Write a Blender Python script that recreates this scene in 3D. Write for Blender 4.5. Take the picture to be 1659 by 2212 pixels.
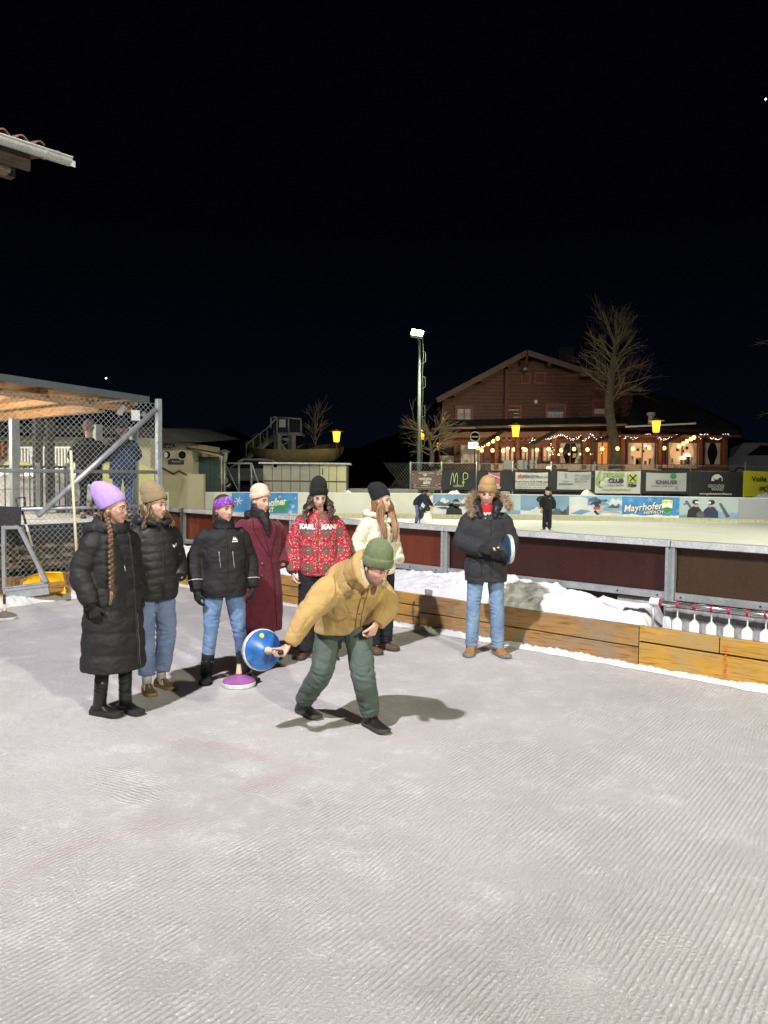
import bpy, bmesh, math, random
from mathutils import Vector, Matrix, Euler, noise
from mathutils.bvhtree import BVHTree
V = Vector
R = math.radians
random.seed(7)
for o in list(bpy.data.objects):
    bpy.data.objects.remove(o)
S = bpy.context.scene
COL = S.collection

# ------------------------------------------------------------ camera
H = 1.87; PITCH = R(2.83); ROLL = R(0.6); F = 1662.0
_f = V((0, math.cos(PITCH), -math.sin(PITCH))); _u = V((0, math.sin(PITCH), math.cos(PITCH))); _r = V((1, 0, 0))
CUP = _u*math.cos(ROLL) - _r*math.sin(ROLL); CRT = _r*math.cos(ROLL) + _u*math.sin(ROLL)
cam_d = bpy.data.cameras.new('camera'); cam = bpy.data.objects.new('camera', cam_d); COL.objects.link(cam)
m = Matrix.Identity(4)
for i, c in enumerate((CRT, CUP, -_f)):
    for j in range(3): m[j][i] = c[j]
m.translation = V((0, 0, H)); cam.matrix_world = m
cam_d.sensor_fit = 'VERTICAL'; cam_d.sensor_height = 36; cam_d.lens = 36*F/2212; cam_d.clip_end = 900; cam_d.clip_start = .05
S.camera = cam

# ------------------------------------------------------------ night sky
w = bpy.data.worlds.new('World'); S.world = w; w.use_nodes = True
nt = w.node_tree; bg = nt.nodes['Background']
# cloudless night: almost black overhead, a little blue low down
tc = nt.nodes.new('ShaderNodeTexCoord'); sx = nt.nodes.new('ShaderNodeSeparateXYZ'); nt.links.new(tc.outputs['Generated'], sx.inputs[0])
mr = nt.nodes.new('ShaderNodeMapRange'); mr.inputs[1].default_value = -.02; mr.inputs[2].default_value = .30; nt.links.new(sx.outputs[2], mr.inputs[0])
cr = nt.nodes.new('ShaderNodeValToRGB'); nt.links.new(mr.outputs[0], cr.inputs[0])
cr.color_ramp.elements[0].color = (.0018, .0025, .0062, 1); cr.color_ramp.elements[1].color = (.0006, .0007, .0012, 1)
nt.links.new(cr.outputs[0], bg.inputs[0]); bg.inputs[1].default_value = 1

# ------------------------------------------------------------ floodlights of the ice ground
def lamp(name, kind, loc, power, col, aim=None, angle=90, blend=.5, radius=.15):
    l = bpy.data.lights.new(name, kind); o = bpy.data.objects.new(name, l); COL.objects.link(o)
    l.energy = power; l.color = col; o.location = loc
    l.shadow_soft_size = radius
    if kind == 'SPOT': l.spot_size = R(angle); l.spot_blend = blend
    if aim is not None:
        o.rotation_euler = (V(aim)-V(loc)).to_track_quat('-Z', 'Y').to_euler()
    return o
lamp('eave_floodlight', 'SPOT', (-5.0, -1.0, 13), 15000, (1, .95, 1), (0, 14, 0), 97, 1, .22)
lamp('yard_floodlight', 'SPOT', (8, -7.5, 7.8), 10400, (1, .97, .76), (0, 7, .0), 64, 1, .22)
lamp('rink_floodlight', 'SPOT', (1.75, 37.2, 8.6), 8600, (1, .985, .72), (4, 33, 0), 80, .5, .2)
lamp('rink_floodlight', 'SPOT', (17, 16, 9), 11000, (1, .985, .77), (5, 27, .0), 92, .7, .2)
lamp('rink_floodlight', 'SPOT', (-12, 25, 9), 2000, (1, .985, .78), (-2, 27, 0), 110, .6, .2)
lamp('canopy_lamp', 'SPOT', (-8.4, 13.0, 2.75), 480, (1, .95, .80), (-6.6, 15.6, 1), 140, .6, .06)
lamp('terrace_floodlight', 'SPOT', (-10.5, 16.0, 5.6), 2200, (1, .97, .84), (-8.6, 18.4, 1), 110, .6, .1)
S.view_settings.view_transform = 'Standard'; S.view_settings.look = 'None'
S.view_settings.exposure = 0; S.view_settings.gamma = 1
S.cycles.use_denoising = True
S.cycles.max_bounces = 5; S.cycles.diffuse_bounces = 3; S.cycles.sample_clamp_indirect = 4

# ------------------------------------------------------------ helpers
def ray(u, v): return _f + CRT*((u-829.5)/F) - CUP*((v-1106)/F)
def at(u, v, d):                      # point at depth d (metres along the ground)
    r = ray(u, v); return V((0, 0, H)) + r*(d/r.y)
def gp(u, v, z=0):                    # point on the level z
    r = ray(u, v); return V((0, 0, H)) + r*((z-H)/r.z)
def zat(u, v, d): return at(u, v, d).z
OFF = {}
def thing(name, label, cat, loc=(0, 0, 0), group=None, rz=0, kind=None):
    o = bpy.data.objects.new(name, None); COL.objects.link(o); o.empty_display_size = .1
    o.location = loc; o.rotation_euler = (0, 0, rz)
    OFF[o.name] = V(loc)
    return tag(o, label, cat, group, kind)
def tag(o, label=None, cat=None, group=None, kind=None):
    if label: o['label'] = label
    if cat: o['category'] = cat
    if group: o['group'] = group
    if kind: o['kind'] = kind
    return o
def link(name, me, m, parent=None):
    o = bpy.data.objects.new(name, me); COL.objects.link(o)
    if m is not None:
        me.materials.clear()
        for q in (m if isinstance(m, (list, tuple)) else [m]): me.materials.append(q)
    if parent is not None:
        o.parent = parent; OFF[o.name] = OFF.get(parent.name, V((0, 0, 0)))
    return o
def dup(root, loc, label=None, group=None, rz=None):
    r = root.copy(); COL.objects.link(r); r.location = loc
    if rz is not None: r.rotation_euler = (0, 0, rz)
    if label: r['label'] = label
    if group: r['group'] = group
    for ch in list(root.children):
        c = ch.copy(); COL.objects.link(c); c.parent = r
        for g in list(ch.children):
            d = g.copy(); COL.objects.link(d); d.parent = c
    return r

class MB:
    def __init__(s): s.v = []; s.f = []; s.mi = []; s.cur = 0
    def add(s, vs, fs):
        n = len(s.v); s.v += [V(p) for p in vs]
        for f in fs: s.f.append([n+i for i in f]); s.mi.append(s.cur)
        return s
    def box(s, c, size, rz=0, M=None, bev=0):
        x, y, z = [q/2 for q in size]
        ps = [V((a*x, b*y, d*z)) for d in (-1, 1) for b in (-1, 1) for a in (-1, 1)]
        T = M if M is not None else Matrix.Translation(V(c)) @ Matrix.Rotation(rz, 4, 'Z')
        return s.add([T @ p for p in ps], [(0, 2, 3, 1), (4, 5, 7, 6), (0, 1, 5, 4), (2, 6, 7, 3), (0, 4, 6, 2), (1, 3, 7, 5)])
    def beam(s, a, b, wd, ht, up=(0, 0, 1)):   # box from a to b
        a = V(a); b = V(b); t = (b-a).normalized(); up = V(up)
        sd = t.cross(up)
        if sd.length < 1e-4: sd = t.cross(V((1, 0, 0)))
        sd.normalize(); uu = sd.cross(t)
        ps = [p + sd*(i*wd/2) + uu*(j*ht/2) for p in (a, b) for j in (-1, 1) for i in (-1, 1)]
        return s.add(ps, [(0, 1, 3, 2), (4, 6, 7, 5), (0, 4, 5, 1), (2, 3, 7, 6), (0, 2, 6, 4), (1, 5, 7, 3)])
    def rings(s, rs, cap=True):
        n = len(rs[0]); vs = [p for r in rs for p in r]; fs = []
        for i in range(len(rs)-1):
            for j in range(n):
                k = (j+1) % n
                fs.append((i*n+j, i*n+k, (i+1)*n+k, (i+1)*n+j))
        if cap:
            fs.append(tuple(reversed(range(n)))); fs.append(tuple((len(rs)-1)*n+j for j in range(n)))
        return s.add(vs, fs)
    def tube(s, pts, rad, seg=8, cap=True):
        pts = [V(p) for p in pts]
        if not isinstance(rad, (list, tuple)): rad = [rad]*len(pts)
        return s.rings(frames(pts, rad, seg), cap)
    def lathe(s, prof, c=(0, 0, 0), seg=24, M=None, cap=True):
        T = M if M is not None else Matrix.Translation(V(c))
        return s.rings([[T @ V((r*math.cos(2*math.pi*j/seg), r*math.sin(2*math.pi*j/seg), z)) for j in range(seg)] for r, z in prof], cap)
    def ell(s, c, r, seg=12, M=None):
        T = Matrix.Translation(V(c)) @ (M if M is not None else Matrix.Identity(4))
        n = seg//2; rs = []
        for i in range(1, n):
            a = math.pi*i/n
            rs.append([T @ V((r[0]*math.sin(a)*math.cos(2*math.pi*j/seg), r[1]*math.sin(a)*math.sin(2*math.pi*j/seg), -r[2]*math.cos(a))) for j in range(seg)])
        return s.rings(rs)
    def prism(s, poly, fn, t0, t1):    # poly 2d -> fn(a, b, depth)
        n = len(poly)
        vs = [fn(a, b, t0) for a, b in poly] + [fn(a, b, t1) for a, b in poly]
        fs = [tuple(range(n)), tuple(reversed(range(n, 2*n)))] + [(i, i+n, (i+1) % n+n, (i+1) % n) for i in range(n)]
        return s.add(vs, fs)
    def mesh(s, off=None):
        me = bpy.data.meshes.new('m')
        o = off or V((0, 0, 0))
        me.from_pydata([tuple(p-o) for p in s.v], [], s.f)
        me.polygons.foreach_set('material_index', s.mi)
        bm = bmesh.new(); bm.from_mesh(me); bmesh.ops.recalc_face_normals(bm, faces=bm.faces); bm.to_mesh(me); bm.free()
        return me
    def build(s, name, m, parent=None, smooth=False, bevel=0):
        me = s.mesh(OFF.get(parent.name) if parent else None)
        if bevel:
            bm = bmesh.new(); bm.from_mesh(me)
            bmesh.ops.bevel(bm, geom=bm.edges[:], offset=bevel, segments=1, affect='EDGES', profile=.5)
            bm.to_mesh(me); bm.free()
        if smooth: sm(me, smooth)
        me.name = name
        return link(name, me, m, parent)
def sm(me, ang=True):
    me.polygons.foreach_set('use_smooth', [True]*len(me.polygons))
    if ang is not True: me.set_sharp_from_angle(angle=R(ang))
    return me
def spline(pts, vals, step):          # catmull-rom resample of points and value tuples
    P = [V(p) for p in pts]; out = []; ov = []; n = len(P)
    for i in range(n-1):
        p0, p1, p2, p3 = P[max(i-1, 0)], P[i], P[i+1], P[min(i+2, n-1)]
        v0, v1, v2, v3 = vals[max(i-1, 0)], vals[i], vals[i+1], vals[min(i+2, n-1)]
        k = max(1, int((p2-p1).length/step))
        for j in range(k + (1 if i == n-2 else 0)):
            t = j/k; a = -.5*t+t*t-.5*t**3; b = 1-2.5*t*t+1.5*t**3; c = .5*t+2*t*t-1.5*t**3; d = -.5*t*t+.5*t**3
            out.append(p0*a+p1*b+p2*c+p3*d)
            ov.append(tuple(x0*a+x1*b+x2*c+x3*d for x0, x1, x2, x3 in zip(v0, v1, v2, v3)))
    return out, ov
def frames(pts, rad, seg, side=None, ex=2.0, phase=0):
    rs = []; prev = None
    for i, p in enumerate(pts):
        t = (pts[min(i+1, len(pts)-1)]-pts[max(i-1, 0)])
        if t.length < 1e-9: t = V((0, 0, 1))
        t.normalize()
        if side is not None: sd = (side - t*side.dot(t)).normalized()
        elif prev is None:
            h = V((1, 0, 0)) if abs(t.x) < .8 else V((0, 1, 0)); sd = (h-t*h.dot(t)).normalized()
        else:
            sd = prev - t*prev.dot(t)
            sd = sd.normalized() if sd.length > 1e-6 else t.orthogonal().normalized()
        prev = sd; w_ = t.cross(sd)
        r = rad[i]; ra, rb = (r if isinstance(r, (tuple, list)) else (r, r))[:2]
        ring = []
        for j in range(seg):
            a = 2*math.pi*j/seg+phase; ca, sa = math.cos(a), math.sin(a)
            ca = math.copysign(abs(ca)**(2/ex), ca); sa = math.copysign(abs(sa)**(2/ex), sa)
            ring.append(p + sd*(ca*ra) + w_*(sa*rb))
        rs.append(ring)
    return rs
class Pl:                              # a flat panel: origin, along, up, outward normal
    def __init__(s, o, x, up=(0, 0, 1)):
        s.o = V(o); s.x = V(x).normalized(); s.u = V(up).normalized(); s.n = s.x.cross(s.u).normalized()
    def __call__(s, a, b, d=0): return s.o + s.x*a + s.u*b + s.n*d
    def poly(s, name, polys, m, parent, d=.004, t=.003):
        mb = MB()
        for p in polys: mb.prism(p, s, d-t, d)
        return mb.build(name, m, parent)
def text_mesh(txt, size, shear=0, bold=0, align='CENTER', space=1):
    c = bpy.data.curves.new('t', 'FONT'); c.body = txt; c.size = size; c.shear = shear; c.offset = bold
    c.align_x = align; c.align_y = 'CENTER'; c.space_character = space; c.resolution_u = 3
    o = bpy.data.objects.new('t', c); COL.objects.link(o)
    dg = bpy.context.evaluated_depsgraph_get(); me = bpy.data.meshes.new_from_object(o.evaluated_get(dg))
    bpy.data.objects.remove(o); bpy.data.curves.remove(c)
    return me
def lettering(pl, txt, size, a, b, m, parent, d=.009, shear=0, bold=0, align='CENTER', space=1, wx=1, rot=0, name='lettering'):
    me = text_mesh(txt, size, shear, bold, align, space)
    off = OFF.get(parent.name, V((0, 0, 0))); c, s_ = math.cos(rot), math.sin(rot)
    for v in me.vertices:
        x, y = v.co.x*wx, v.co.y
        v.co = pl(a+x*c-y*s_, b+x*s_+y*c, d)-off
    return link(name, me, m, parent)

# ------------------------------------------------------------ materials
MATS = {}
def nodes(name):
    m = bpy.data.materials.new(name); m.use_nodes = True
    t = m.node_tree; return m, t, t.nodes['Principled BSDF'], t.nodes.new, t.links.new
def math_(t, op, a, b=None, c=None):
    n = t.nodes.new('ShaderNodeMath'); n.operation = op
    for i, q in enumerate((a, b, c)):
        if q is None: continue
        if isinstance(q, (int, float)): n.inputs[i].default_value = q
        else: t.links.new(q, n.inputs[i])
    return n.outputs[0]
def mixc(t, f, a, b, mode='MIX'):
    n = t.nodes.new('ShaderNodeMix'); n.data_type = 'RGBA'; n.blend_type = mode
    if isinstance(f, (int, float)): n.inputs[0].default_value = f
    else: t.links.new(f, n.inputs[0])
    for i, q in ((6, a), (7, b)):
        if isinstance(q, (tuple, list)): n.inputs[i].default_value = (*q[:3], 1)
        else: t.links.new(q, n.inputs[i])
    return n.outputs[2]
def noi(t, co, scale, detail=3, rough=.5, dist=0):
    n = t.nodes.new('ShaderNodeTexNoise'); n.inputs['Scale'].default_value = scale; n.inputs['Detail'].default_value = detail
    n.inputs['Roughness'].default_value = rough; n.inputs['Distortion'].default_value = dist
    if co is not None: t.links.new(co, n.inputs['Vector'])
    return n.outputs['Fac']
def ramp(t, f, lo, hi):
    n = t.nodes.new('ShaderNodeMapRange'); n.inputs[1].default_value = lo; n.inputs[2].default_value = hi
    t.links.new(f, n.inputs[0]); return n.outputs[0]
def coords(t, kind='Object', scale=None, rot=None):
    c = t.nodes.new('ShaderNodeTexCoord').outputs[kind]
    if scale or rot:
        m_ = t.nodes.new('ShaderNodeMapping'); t.links.new(c, m_.inputs[0])
        if scale: m_.inputs['Scale'].default_value = scale
        if rot: m_.inputs['Rotation'].default_value = rot
        c = m_.outputs[0]
    return c
def bumpn(t, b, h, strength, dist=.01):
    n = t.nodes.new('ShaderNodeBump'); n.inputs['Strength'].default_value = strength; n.inputs['Distance'].default_value = dist
    t.links.new(h, n.inputs['Height']); t.links.new(n.outputs[0], b.inputs['Normal'])
def mat(name, c, r=.6, var=.18, scale=9, bump=.15, bscale=90, metal=0, sheen=0, coat=0, bd=.004, stretch=None, spec=.4):
    if name in MATS: return MATS[name]
    m, t, b, N, L = nodes(name); co = coords(t, 'Object', stretch)
    f = noi(t, co, scale, 4)
    f = ramp(t, f, .3, .7)
    L(mixc(t, f, [q*(1-var) for q in c], [min(1, q*(1+var)) for q in c]), b.inputs['Base Color'])
    b.inputs['Roughness'].default_value = r; b.inputs['Metallic'].default_value = metal
    b.inputs['Sheen Weight'].default_value = sheen; b.inputs['Coat Weight'].default_value = coat
    b.inputs['Specular IOR Level'].default_value = spec
    if bump: bumpn(t, b, noi(t, co, bscale, 3), bump, bd)
    MATS[name] = m; return m
def emit(name, c, s, base=None):
    if name in MATS: return MATS[name]
    m, t, b, N, L = nodes(name); b.inputs['Base Color'].default_value = (*(base or c), 1)
    f = noi(t, coords(t), 4, 2)
    L(mixc(t, ramp(t, f, .3, .7), [q*.85 for q in c], c), b.inputs['Emission Color'])
    b.inputs['Emission Strength'].default_value = s
    MATS[name] = m; return m

def wood(name, c1, c2, along, r=.55, coat=0, knots=True, wear=None):   # 'along' = grain direction angle about Z (or 'z' upright)
    if name in MATS: return MATS[name]
    m, t, b, N, L = nodes(name)
    g = N('ShaderNodeNewGeometry').outputs['Position']
    mp = N('ShaderNodeMapping'); mp.vector_type = 'TEXTURE'; L(g, mp.inputs[0])
    if along == 'z': mp.inputs['Scale'].default_value = (1, 1, 14)
    else:
        mp.inputs['Rotation'].default_value = (0, 0, along); mp.inputs['Scale'].default_value = (14, 1, 1)
    f = noi(t, mp.outputs[0], 16, 8, .68, 1.2)
    col = mixc(t, ramp(t, f, .25, .7), c1, c2)
    f2 = noi(t, mp.outputs[0], 60, 2)
    col = mixc(t, ramp(t, f2, .30, .48), [q*.55 for q in c1], col)
    if knots:
        vo = N('ShaderNodeTexVoronoi'); vo.feature = 'F1'; vo.inputs['Scale'].default_value = 3.4
        mq = N('ShaderNodeMapping'); mq.vector_type = 'TEXTURE'; L(g, mq.inputs[0])
        if along != 'z': mq.inputs['Rotation'].default_value = (0, 0, along); mq.inputs['Scale'].default_value = (1.8, 1, .8)
        L(mq.outputs[0], vo.inputs['Vector'])
        kn = ramp(t, math_(t, 'ADD', vo.outputs['Distance'], math_(t, 'MULTIPLY', noi(t, g, 40), .05)), .13, .07)
        col = mixc(t, kn, col, [q*.3 for q in c1])
    if wear:
        wf = ramp(t, noi(t, g, 2.2, 6, .65), .46, .62)
        col = mixc(t, wf, col, wear)
    L(col, b.inputs['Base Color']); b.inputs['Roughness'].default_value = r; b.inputs['Coat Weight'].default_value = coat
    bumpn(t, b, math_(t, 'ADD', f, f2), .35, .004)
    MATS[name] = m; return m
def galv(name='galvanised_steel', c=(.40, .43, .45), r=.45, metal=.55):
    if name in MATS: return MATS[name]
    m, t, b, N, L = nodes(name)
    vo = N('ShaderNodeTexVoronoi'); vo.inputs['Scale'].default_value = 45; L(coords(t), vo.inputs['Vector'])
    f = math_(t, 'ADD', math_(t, 'MULTIPLY', vo.outputs['Distance'], .5), noi(t, coords(t), 6, 5))
    L(mixc(t, ramp(t, f, .4, 1.0), [q*.72 for q in c], [q*1.2 for q in c]), b.inputs['Base Color'])
    b.inputs['Metallic'].default_value = metal; b.inputs['Roughness'].default_value = r
    bumpn(t, b, noi(t, coords(t), 30), .1, .003)
    MATS[name] = m; return m
def snow_mat(name, c=(.80, .81, .84)):
    if name in MATS: return MATS[name]
    m, t, b, N, L = nodes(name); g = N('ShaderNodeNewGeometry').outputs['Position']
    f = noi(t, g, 5, 6, .6)
    L(mixc(t, ramp(t, f, .3, .75), [q*.86 for q in c], c), b.inputs['Base Color'])
    b.inputs['Roughness'].default_value = .75; b.inputs['Specular IOR Level'].default_value = .25
    bumpn(t, b, math_(t, 'ADD', noi(t, g, 26, 5, .65), math_(t, 'MULTIPLY', noi(t, g, 140, 2), .35)), .55, .02)
    MATS[name] = m; return m
def fabric(name, c, r=.85, var=.12, scale=14, bump=.35, bscale=260, sheen=.05, wr=.5, bd=.002, spec=.25):
    # woven cloth: fine weave bump + soft crumple bump
    if name in MATS: return MATS[name]
    m, t, b, N, L = nodes(name); co = coords(t)
    f = ramp(t, noi(t, co, scale, 4), .3, .7)
    L(mixc(t, f, [q*(1-var) for q in c], [min(1, q*(1+var)) for q in c]), b.inputs['Base Color'])
    b.inputs['Roughness'].default_value = r; b.inputs['Sheen Weight'].default_value = sheen; b.inputs['Specular IOR Level'].default_value = spec
    h = math_(t, 'ADD', math_(t, 'MULTIPLY', noi(t, co, bscale, 2), .25), math_(t, 'MULTIPLY', noi(t, co, 22, 4, .6, .8), wr*3))
    bumpn(t, b, h, bump, bd*3)
    MATS[name] = m; return m
# ============================================================ THE SETTING
E1 = V((.7513, -.66, 0)); N1 = V((.66, .7513, 0)); KA = V((1.83, 8.04, 0))
P0 = KA - E1*7.09; E2 = -N1
A1 = math.atan2(E1.y, E1.x)
BA = V((.79, 10.07, 0))
def tu(A, E, u, v=1200):
    r = ray(u, v); k = r.x/r.y
    return (k*A.y-A.x)/(E.x-k*E.y)
def nz(p, s=1, o=0): return noise.noise(V(p)*s+V((o, o*1.7, o*.6)))
def fbm(p, s=1, o=0): return nz(p, s, o)+.5*nz(p, s*2.1, o+3)+.25*nz(p, s*4.3, o+7)

def ice_mat():
    m, t, b, N, L = nodes('groomed_ice'); g = N('ShaderNodeNewGeometry').outputs['Position']
    sx = N('ShaderNodeSeparateXYZ'); L(g, sx.inputs[0]); X, Y = sx.outputs[0], sx.outputs[1]
    def dist(dx, dy, k): return math_(t, 'ADD', math_(t, 'ADD', math_(t, 'MULTIPLY', X, dx), math_(t, 'MULTIPLY', Y, dy)), k)
    warp = noi(t, g, .9, 4, .55); wf = noi(t, g, 11, 3, .6)
    def groove(dx, dy, per, wa, ww):
        q = math_(t, 'ADD', dist(dx, dy, 0), math_(t, 'ADD', math_(t, 'MULTIPLY', warp, wa), math_(t, 'MULTIPLY', wf, ww)))
        return math_(t, 'ADD', math_(t, 'MULTIPLY', math_(t, 'SINE', math_(t, 'MULTIPLY', q, 2*math.pi/per)), .5), .5)
    a = R(-37)
    g1 = groove(math.cos(a), math.sin(a), .028, .022, .010)
    g2 = groove(math.cos(a+R(9)), math.sin(a+R(8)), .025, .05, .012)
    g3 = groove(math.cos(R(62)), math.sin(R(62)), .027, .22, .016)
    m1 = ramp(t, noi(t, g, 1.1, 4, .6), .33, .55); m2 = ramp(t, noi(t, math_vec(t, g, 17), 1.6, 3, .6), .50, .63)
    m3 = ramp(t, noi(t, math_vec(t, g, 41), .7, 3, .6), .56, .68)
    crumb = ramp(t, noi(t, g, 70, 4, .75), .42, .66); patch = ramp(t, noi(t, g, .75, 5, .62), .3, .72)
    gr = math_(t, 'MAXIMUM', math_(t, 'MULTIPLY', g1, m1), math_(t, 'MAXIMUM', math_(t, 'MULTIPLY', g2, m2), math_(t, 'MULTIPLY', g3, m3)))
    brk = ramp(t, noi(t, g, 9, 4, .7), .28, .58)
    gr = math_(t, 'MULTIPLY', math_(t, 'POWER', gr, 1.7), math_(t, 'MULTIPLY', brk, math_(t, 'ADD', math_(t, 'MULTIPLY', crumb, .55), .62)))
    dull = mixc(t, patch, (.475, .465, .458), (.62, .61, .605))
    col = mixc(t, math_(t, 'MULTIPLY', gr, 1.0), dull, (.96, .945, .945))
    col = mixc(t, math_(t, 'MULTIPLY', crumb, .22), col, (.78, .78, .78))
    # scratches and snow crumbs
    vo = N('ShaderNodeTexVoronoi'); vo.feature = 'DISTANCE_TO_EDGE'; vo.inputs['Scale'].default_value = 1.0
    wv = N('ShaderNodeVectorMath'); wv.operation = 'ADD'; L(g, wv.inputs[0])
    nv = N('ShaderNodeTexNoise'); nv.inputs['Scale'].default_value = 3; nv.inputs['Detail'].default_value = 4; L(g, nv.inputs['Vector']); L(nv.outputs['Color'], wv.inputs[1]); L(wv.outputs[0], vo.inputs['Vector'])
    scr = math_(t, 'MULTIPLY', ramp(t, vo.outputs['Distance'], .012, .0), ramp(t, noi(t, g, 2.2, 3), .47, .58))
    col = mixc(t, math_(t, 'MULTIPLY', scr, .7), col, (.85, .85, .85))
    sp = ramp(t, noi(t, g, 26, 6, .8), .63, .70); col = mixc(t, math_(t, 'MULTIPLY', sp, .9), col, (.86, .86, .86))
    frost = math_(t, 'MULTIPLY', ramp(t, noi(t, math_vec(t, g, 71), 3.2, 7, .72), .52, .66), ramp(t, noi(t, g, 55, 4, .7), .38, .60)); col = mixc(t, math_(t, 'MULTIPLY', frost, .75), col, (.90, .89, .89))
    wet = ramp(t, noi(t, math_vec(t, g, 93), 1.3, 5, .6), .56, .70); col = mixc(t, math_(t, 'MULTIPLY', wet, .35), col, (.40, .395, .38))
    # old red markings bleeding through the ice
    def band(p, q, wd, s, seed):
        d = (q-p); d.z = 0; d.normalize(); n = V((-d.y, d.x, 0)); k = -n.dot(p)
        x = math_(t, 'ABSOLUTE', math_(t, 'ADD', dist(n.x, n.y, k), math_(t, 'MULTIPLY', math_(t, 'SUBTRACT', noi(t, g, 2.5, 4), .5), wd*2.4)))
        al = dist(d.x, d.y, -d.dot(p)); L_ = (q-p).length
        e = math_(t, 'MULTIPLY', ramp(t, al, -.1, .2), ramp(t, al, L_+.3, L_-.2))
        return math_(t, 'MULTIPLY', math_(t, 'MULTIPLY', ramp(t, x, wd, 0), math_(t, 'MULTIPLY', ramp(t, noi(t, math_vec(t, g, seed), 1.8, 5, .7), .38, .66), e)), s)
    for p, q, wd, s, seed in ((gp(-60, 1915), gp(640, 1665), .14, .36, 3), (gp(340, 1590), gp(650, 1655), .12, .42, 9), (gp(420, 1580), gp(830, 1600), .10, .3, 12),
                              (gp(300, 1700), gp(560, 2060), .3, .16, 15), (gp(700, 2000), gp(1350, 1980), .35, .15, 19), (gp(860, 1600), gp(960, 1520), .25, .2, 23)):
        col = mixc(t, band(p, q, wd, s, seed), col, (.60, .33, .38))
    tint = ramp(t, noi(t, math_vec(t, g, 55), .55, 4), .50, .72)
    col = mixc(t, math_(t, 'MULTIPLY', tint, .20), col, (.64, .55, .59))
    L(col, b.inputs['Base Color'])
    rr = N('ShaderNodeMapRange'); L(patch, rr.inputs[0]); rr.inputs[3].default_value = .5; rr.inputs[4].default_value = .72; L(rr.outputs[0], b.inputs['Roughness'])
    b.inputs['Specular IOR Level'].default_value = .3
    hgt = math_(t, 'ADD', math_(t, 'MULTIPLY', gr, .8), math_(t, 'ADD', math_(t, 'MULTIPLY', crumb, .3), math_(t, 'MULTIPLY', sp, .4)))
    bumpn(t, b, hgt, .95, .016)
    return m
def math_vec(t, v, o):
    n = t.nodes.new('ShaderNodeVectorMath'); n.operation = 'ADD'; n.inputs[1].default_value = (o, o*.7, o*.3); t.links.new(v, n.inputs[0]); return n.outputs[0]

def sheet(name, pts, z, m, kind='structure'):
    mb = MB(); mb.add([(p[0], p[1], z) for p in pts], [tuple(range(len(pts)))])
    return tag(mb.build(name, m), kind=kind)
sheet('ground', [(-400, -100), (400, -100), (400, 600), (-400, 600)], -.06, mat('frozen_ground', (.035, .036, .033), .9, .4, 1.5, .5, 12, bd=.05))
q0 = P0 + N1*.05 - E1*.05
lane = sheet('ice_lane', [q0, q0+E1*16, q0+E1*16+E2*26, q0+E2*26], 0, ice_mat())
def rink_mat():
    m, t, b, N, L = nodes('rink_ice'); g = N('ShaderNodeNewGeometry').outputs['Position']
    f = noi(t, g, .5, 6, .6, 1); f2 = noi(t, g, 5, 4, .7)
    col = mixc(t, ramp(t, f, .3, .7), (.66, .67, .60), (.76, .77, .72)); col = mixc(t, math_(t, 'MULTIPLY', ramp(t, f2, .5, .75), .25), col, (.84, .85, .82))
    L(col, b.inputs['Base Color']); b.inputs['Roughness'].default_value = .42; b.inputs['Specular IOR Level'].default_value = .3
    bumpn(t, b, f2, .1, .01); return m
RB = lambda t, s=0, z=0: BA + E1*t + N1*s + V((0, 0, z))
rk = sheet('rink_ice', [RB(-20, .1), RB(20, .1), (46, -3), (46, 34), (-26, 34)], .03, rink_mat())

SNOW = snow_mat('trampled_snow', (.85, .85, .86)); SNOWD = snow_mat('old_snow', (.72, .73, .72))
GALV = galv(); STEEL = galv('polished_steel', (.6, .6, .62), .25, .9)
DARK = mat('black_rubber', (.018, .018, .02), .7, .3, 12, .2)
BLACKP = mat('black_plastic', (.02, .02, .022), .45, .3, 12, .1)

# snow bank between kerb and boards
def snow_grid(name, fn, nt_, ns, kind='structure', m=None, label=None, cat=None):
    vs = [fn(i/(nt_-1), j/(ns-1)) for i in range(nt_) for j in range(ns)]
    fs = [(i*ns+j, i*ns+j+1, (i+1)*ns+j+1, (i+1)*ns+j) for i in range(nt_-1) for j in range(ns-1)]
    mb = MB(); mb.add(vs, fs); o = mb.build(name, m or SNOW, smooth=True)
    return tag(o, label, cat, kind=kind)
TR = tu(KA, E1, 1335, 1330)
def bank(a, s):
    t = -7.6+a*13.5; p = KA + E1*t + N1*(.03+s*.80)
    h = .40 + .17*math.sin(min(1, s*1.25)*math.pi*.5)
    h += .04*fbm((p.x, p.y, 0), 1.6, 2)+.040*fbm((p.x, p.y, 0), 5.5, 5)+.026*nz((p.x, p.y, 0), 16, 4)+.012*nz((p.x, p.y, 0), 38, 9)
    h += .10*math.exp(-((t-tu(KA, E1, 985, 1260))/.6)**2)
    q_ = max(0, min(1, (t-(TR-.75))/.45)); h -= .07*q_; dip = max(0, min(1, (t-(TR+.10))/.14)); h = h*(1-dip)+(.24+.02*nz(p, 9))*dip
    if s < .06: h = min(h, .30)
    if s > .94: h -= .15
    p.z = h; return p
snow_grid('snow_bank', bank, 420, 44)
def ridge(name, A, E, N, t0, t1, wd, h, seed, n=260):
    def f(a, s):
        t = t0+a*(t1-t0); p = A+E*t; k = fbm(p, 1.1, seed)
        wv = wd*(1+.6*k+.3*nz(p, 6, seed)); q = p - N*(s*wv)
        q.z = .004+h*max(0, 1+.9*k)*math.sin(min(1, (1-s)*1.4)*math.pi*.5)*(1+.5*nz(q, 22, seed)+.4*nz(q, 47, seed))*(1 if s < .99 else 0)
        return q
    snow_grid(name, f, n, 9, 'stuff', SNOWD, None, None)
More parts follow.
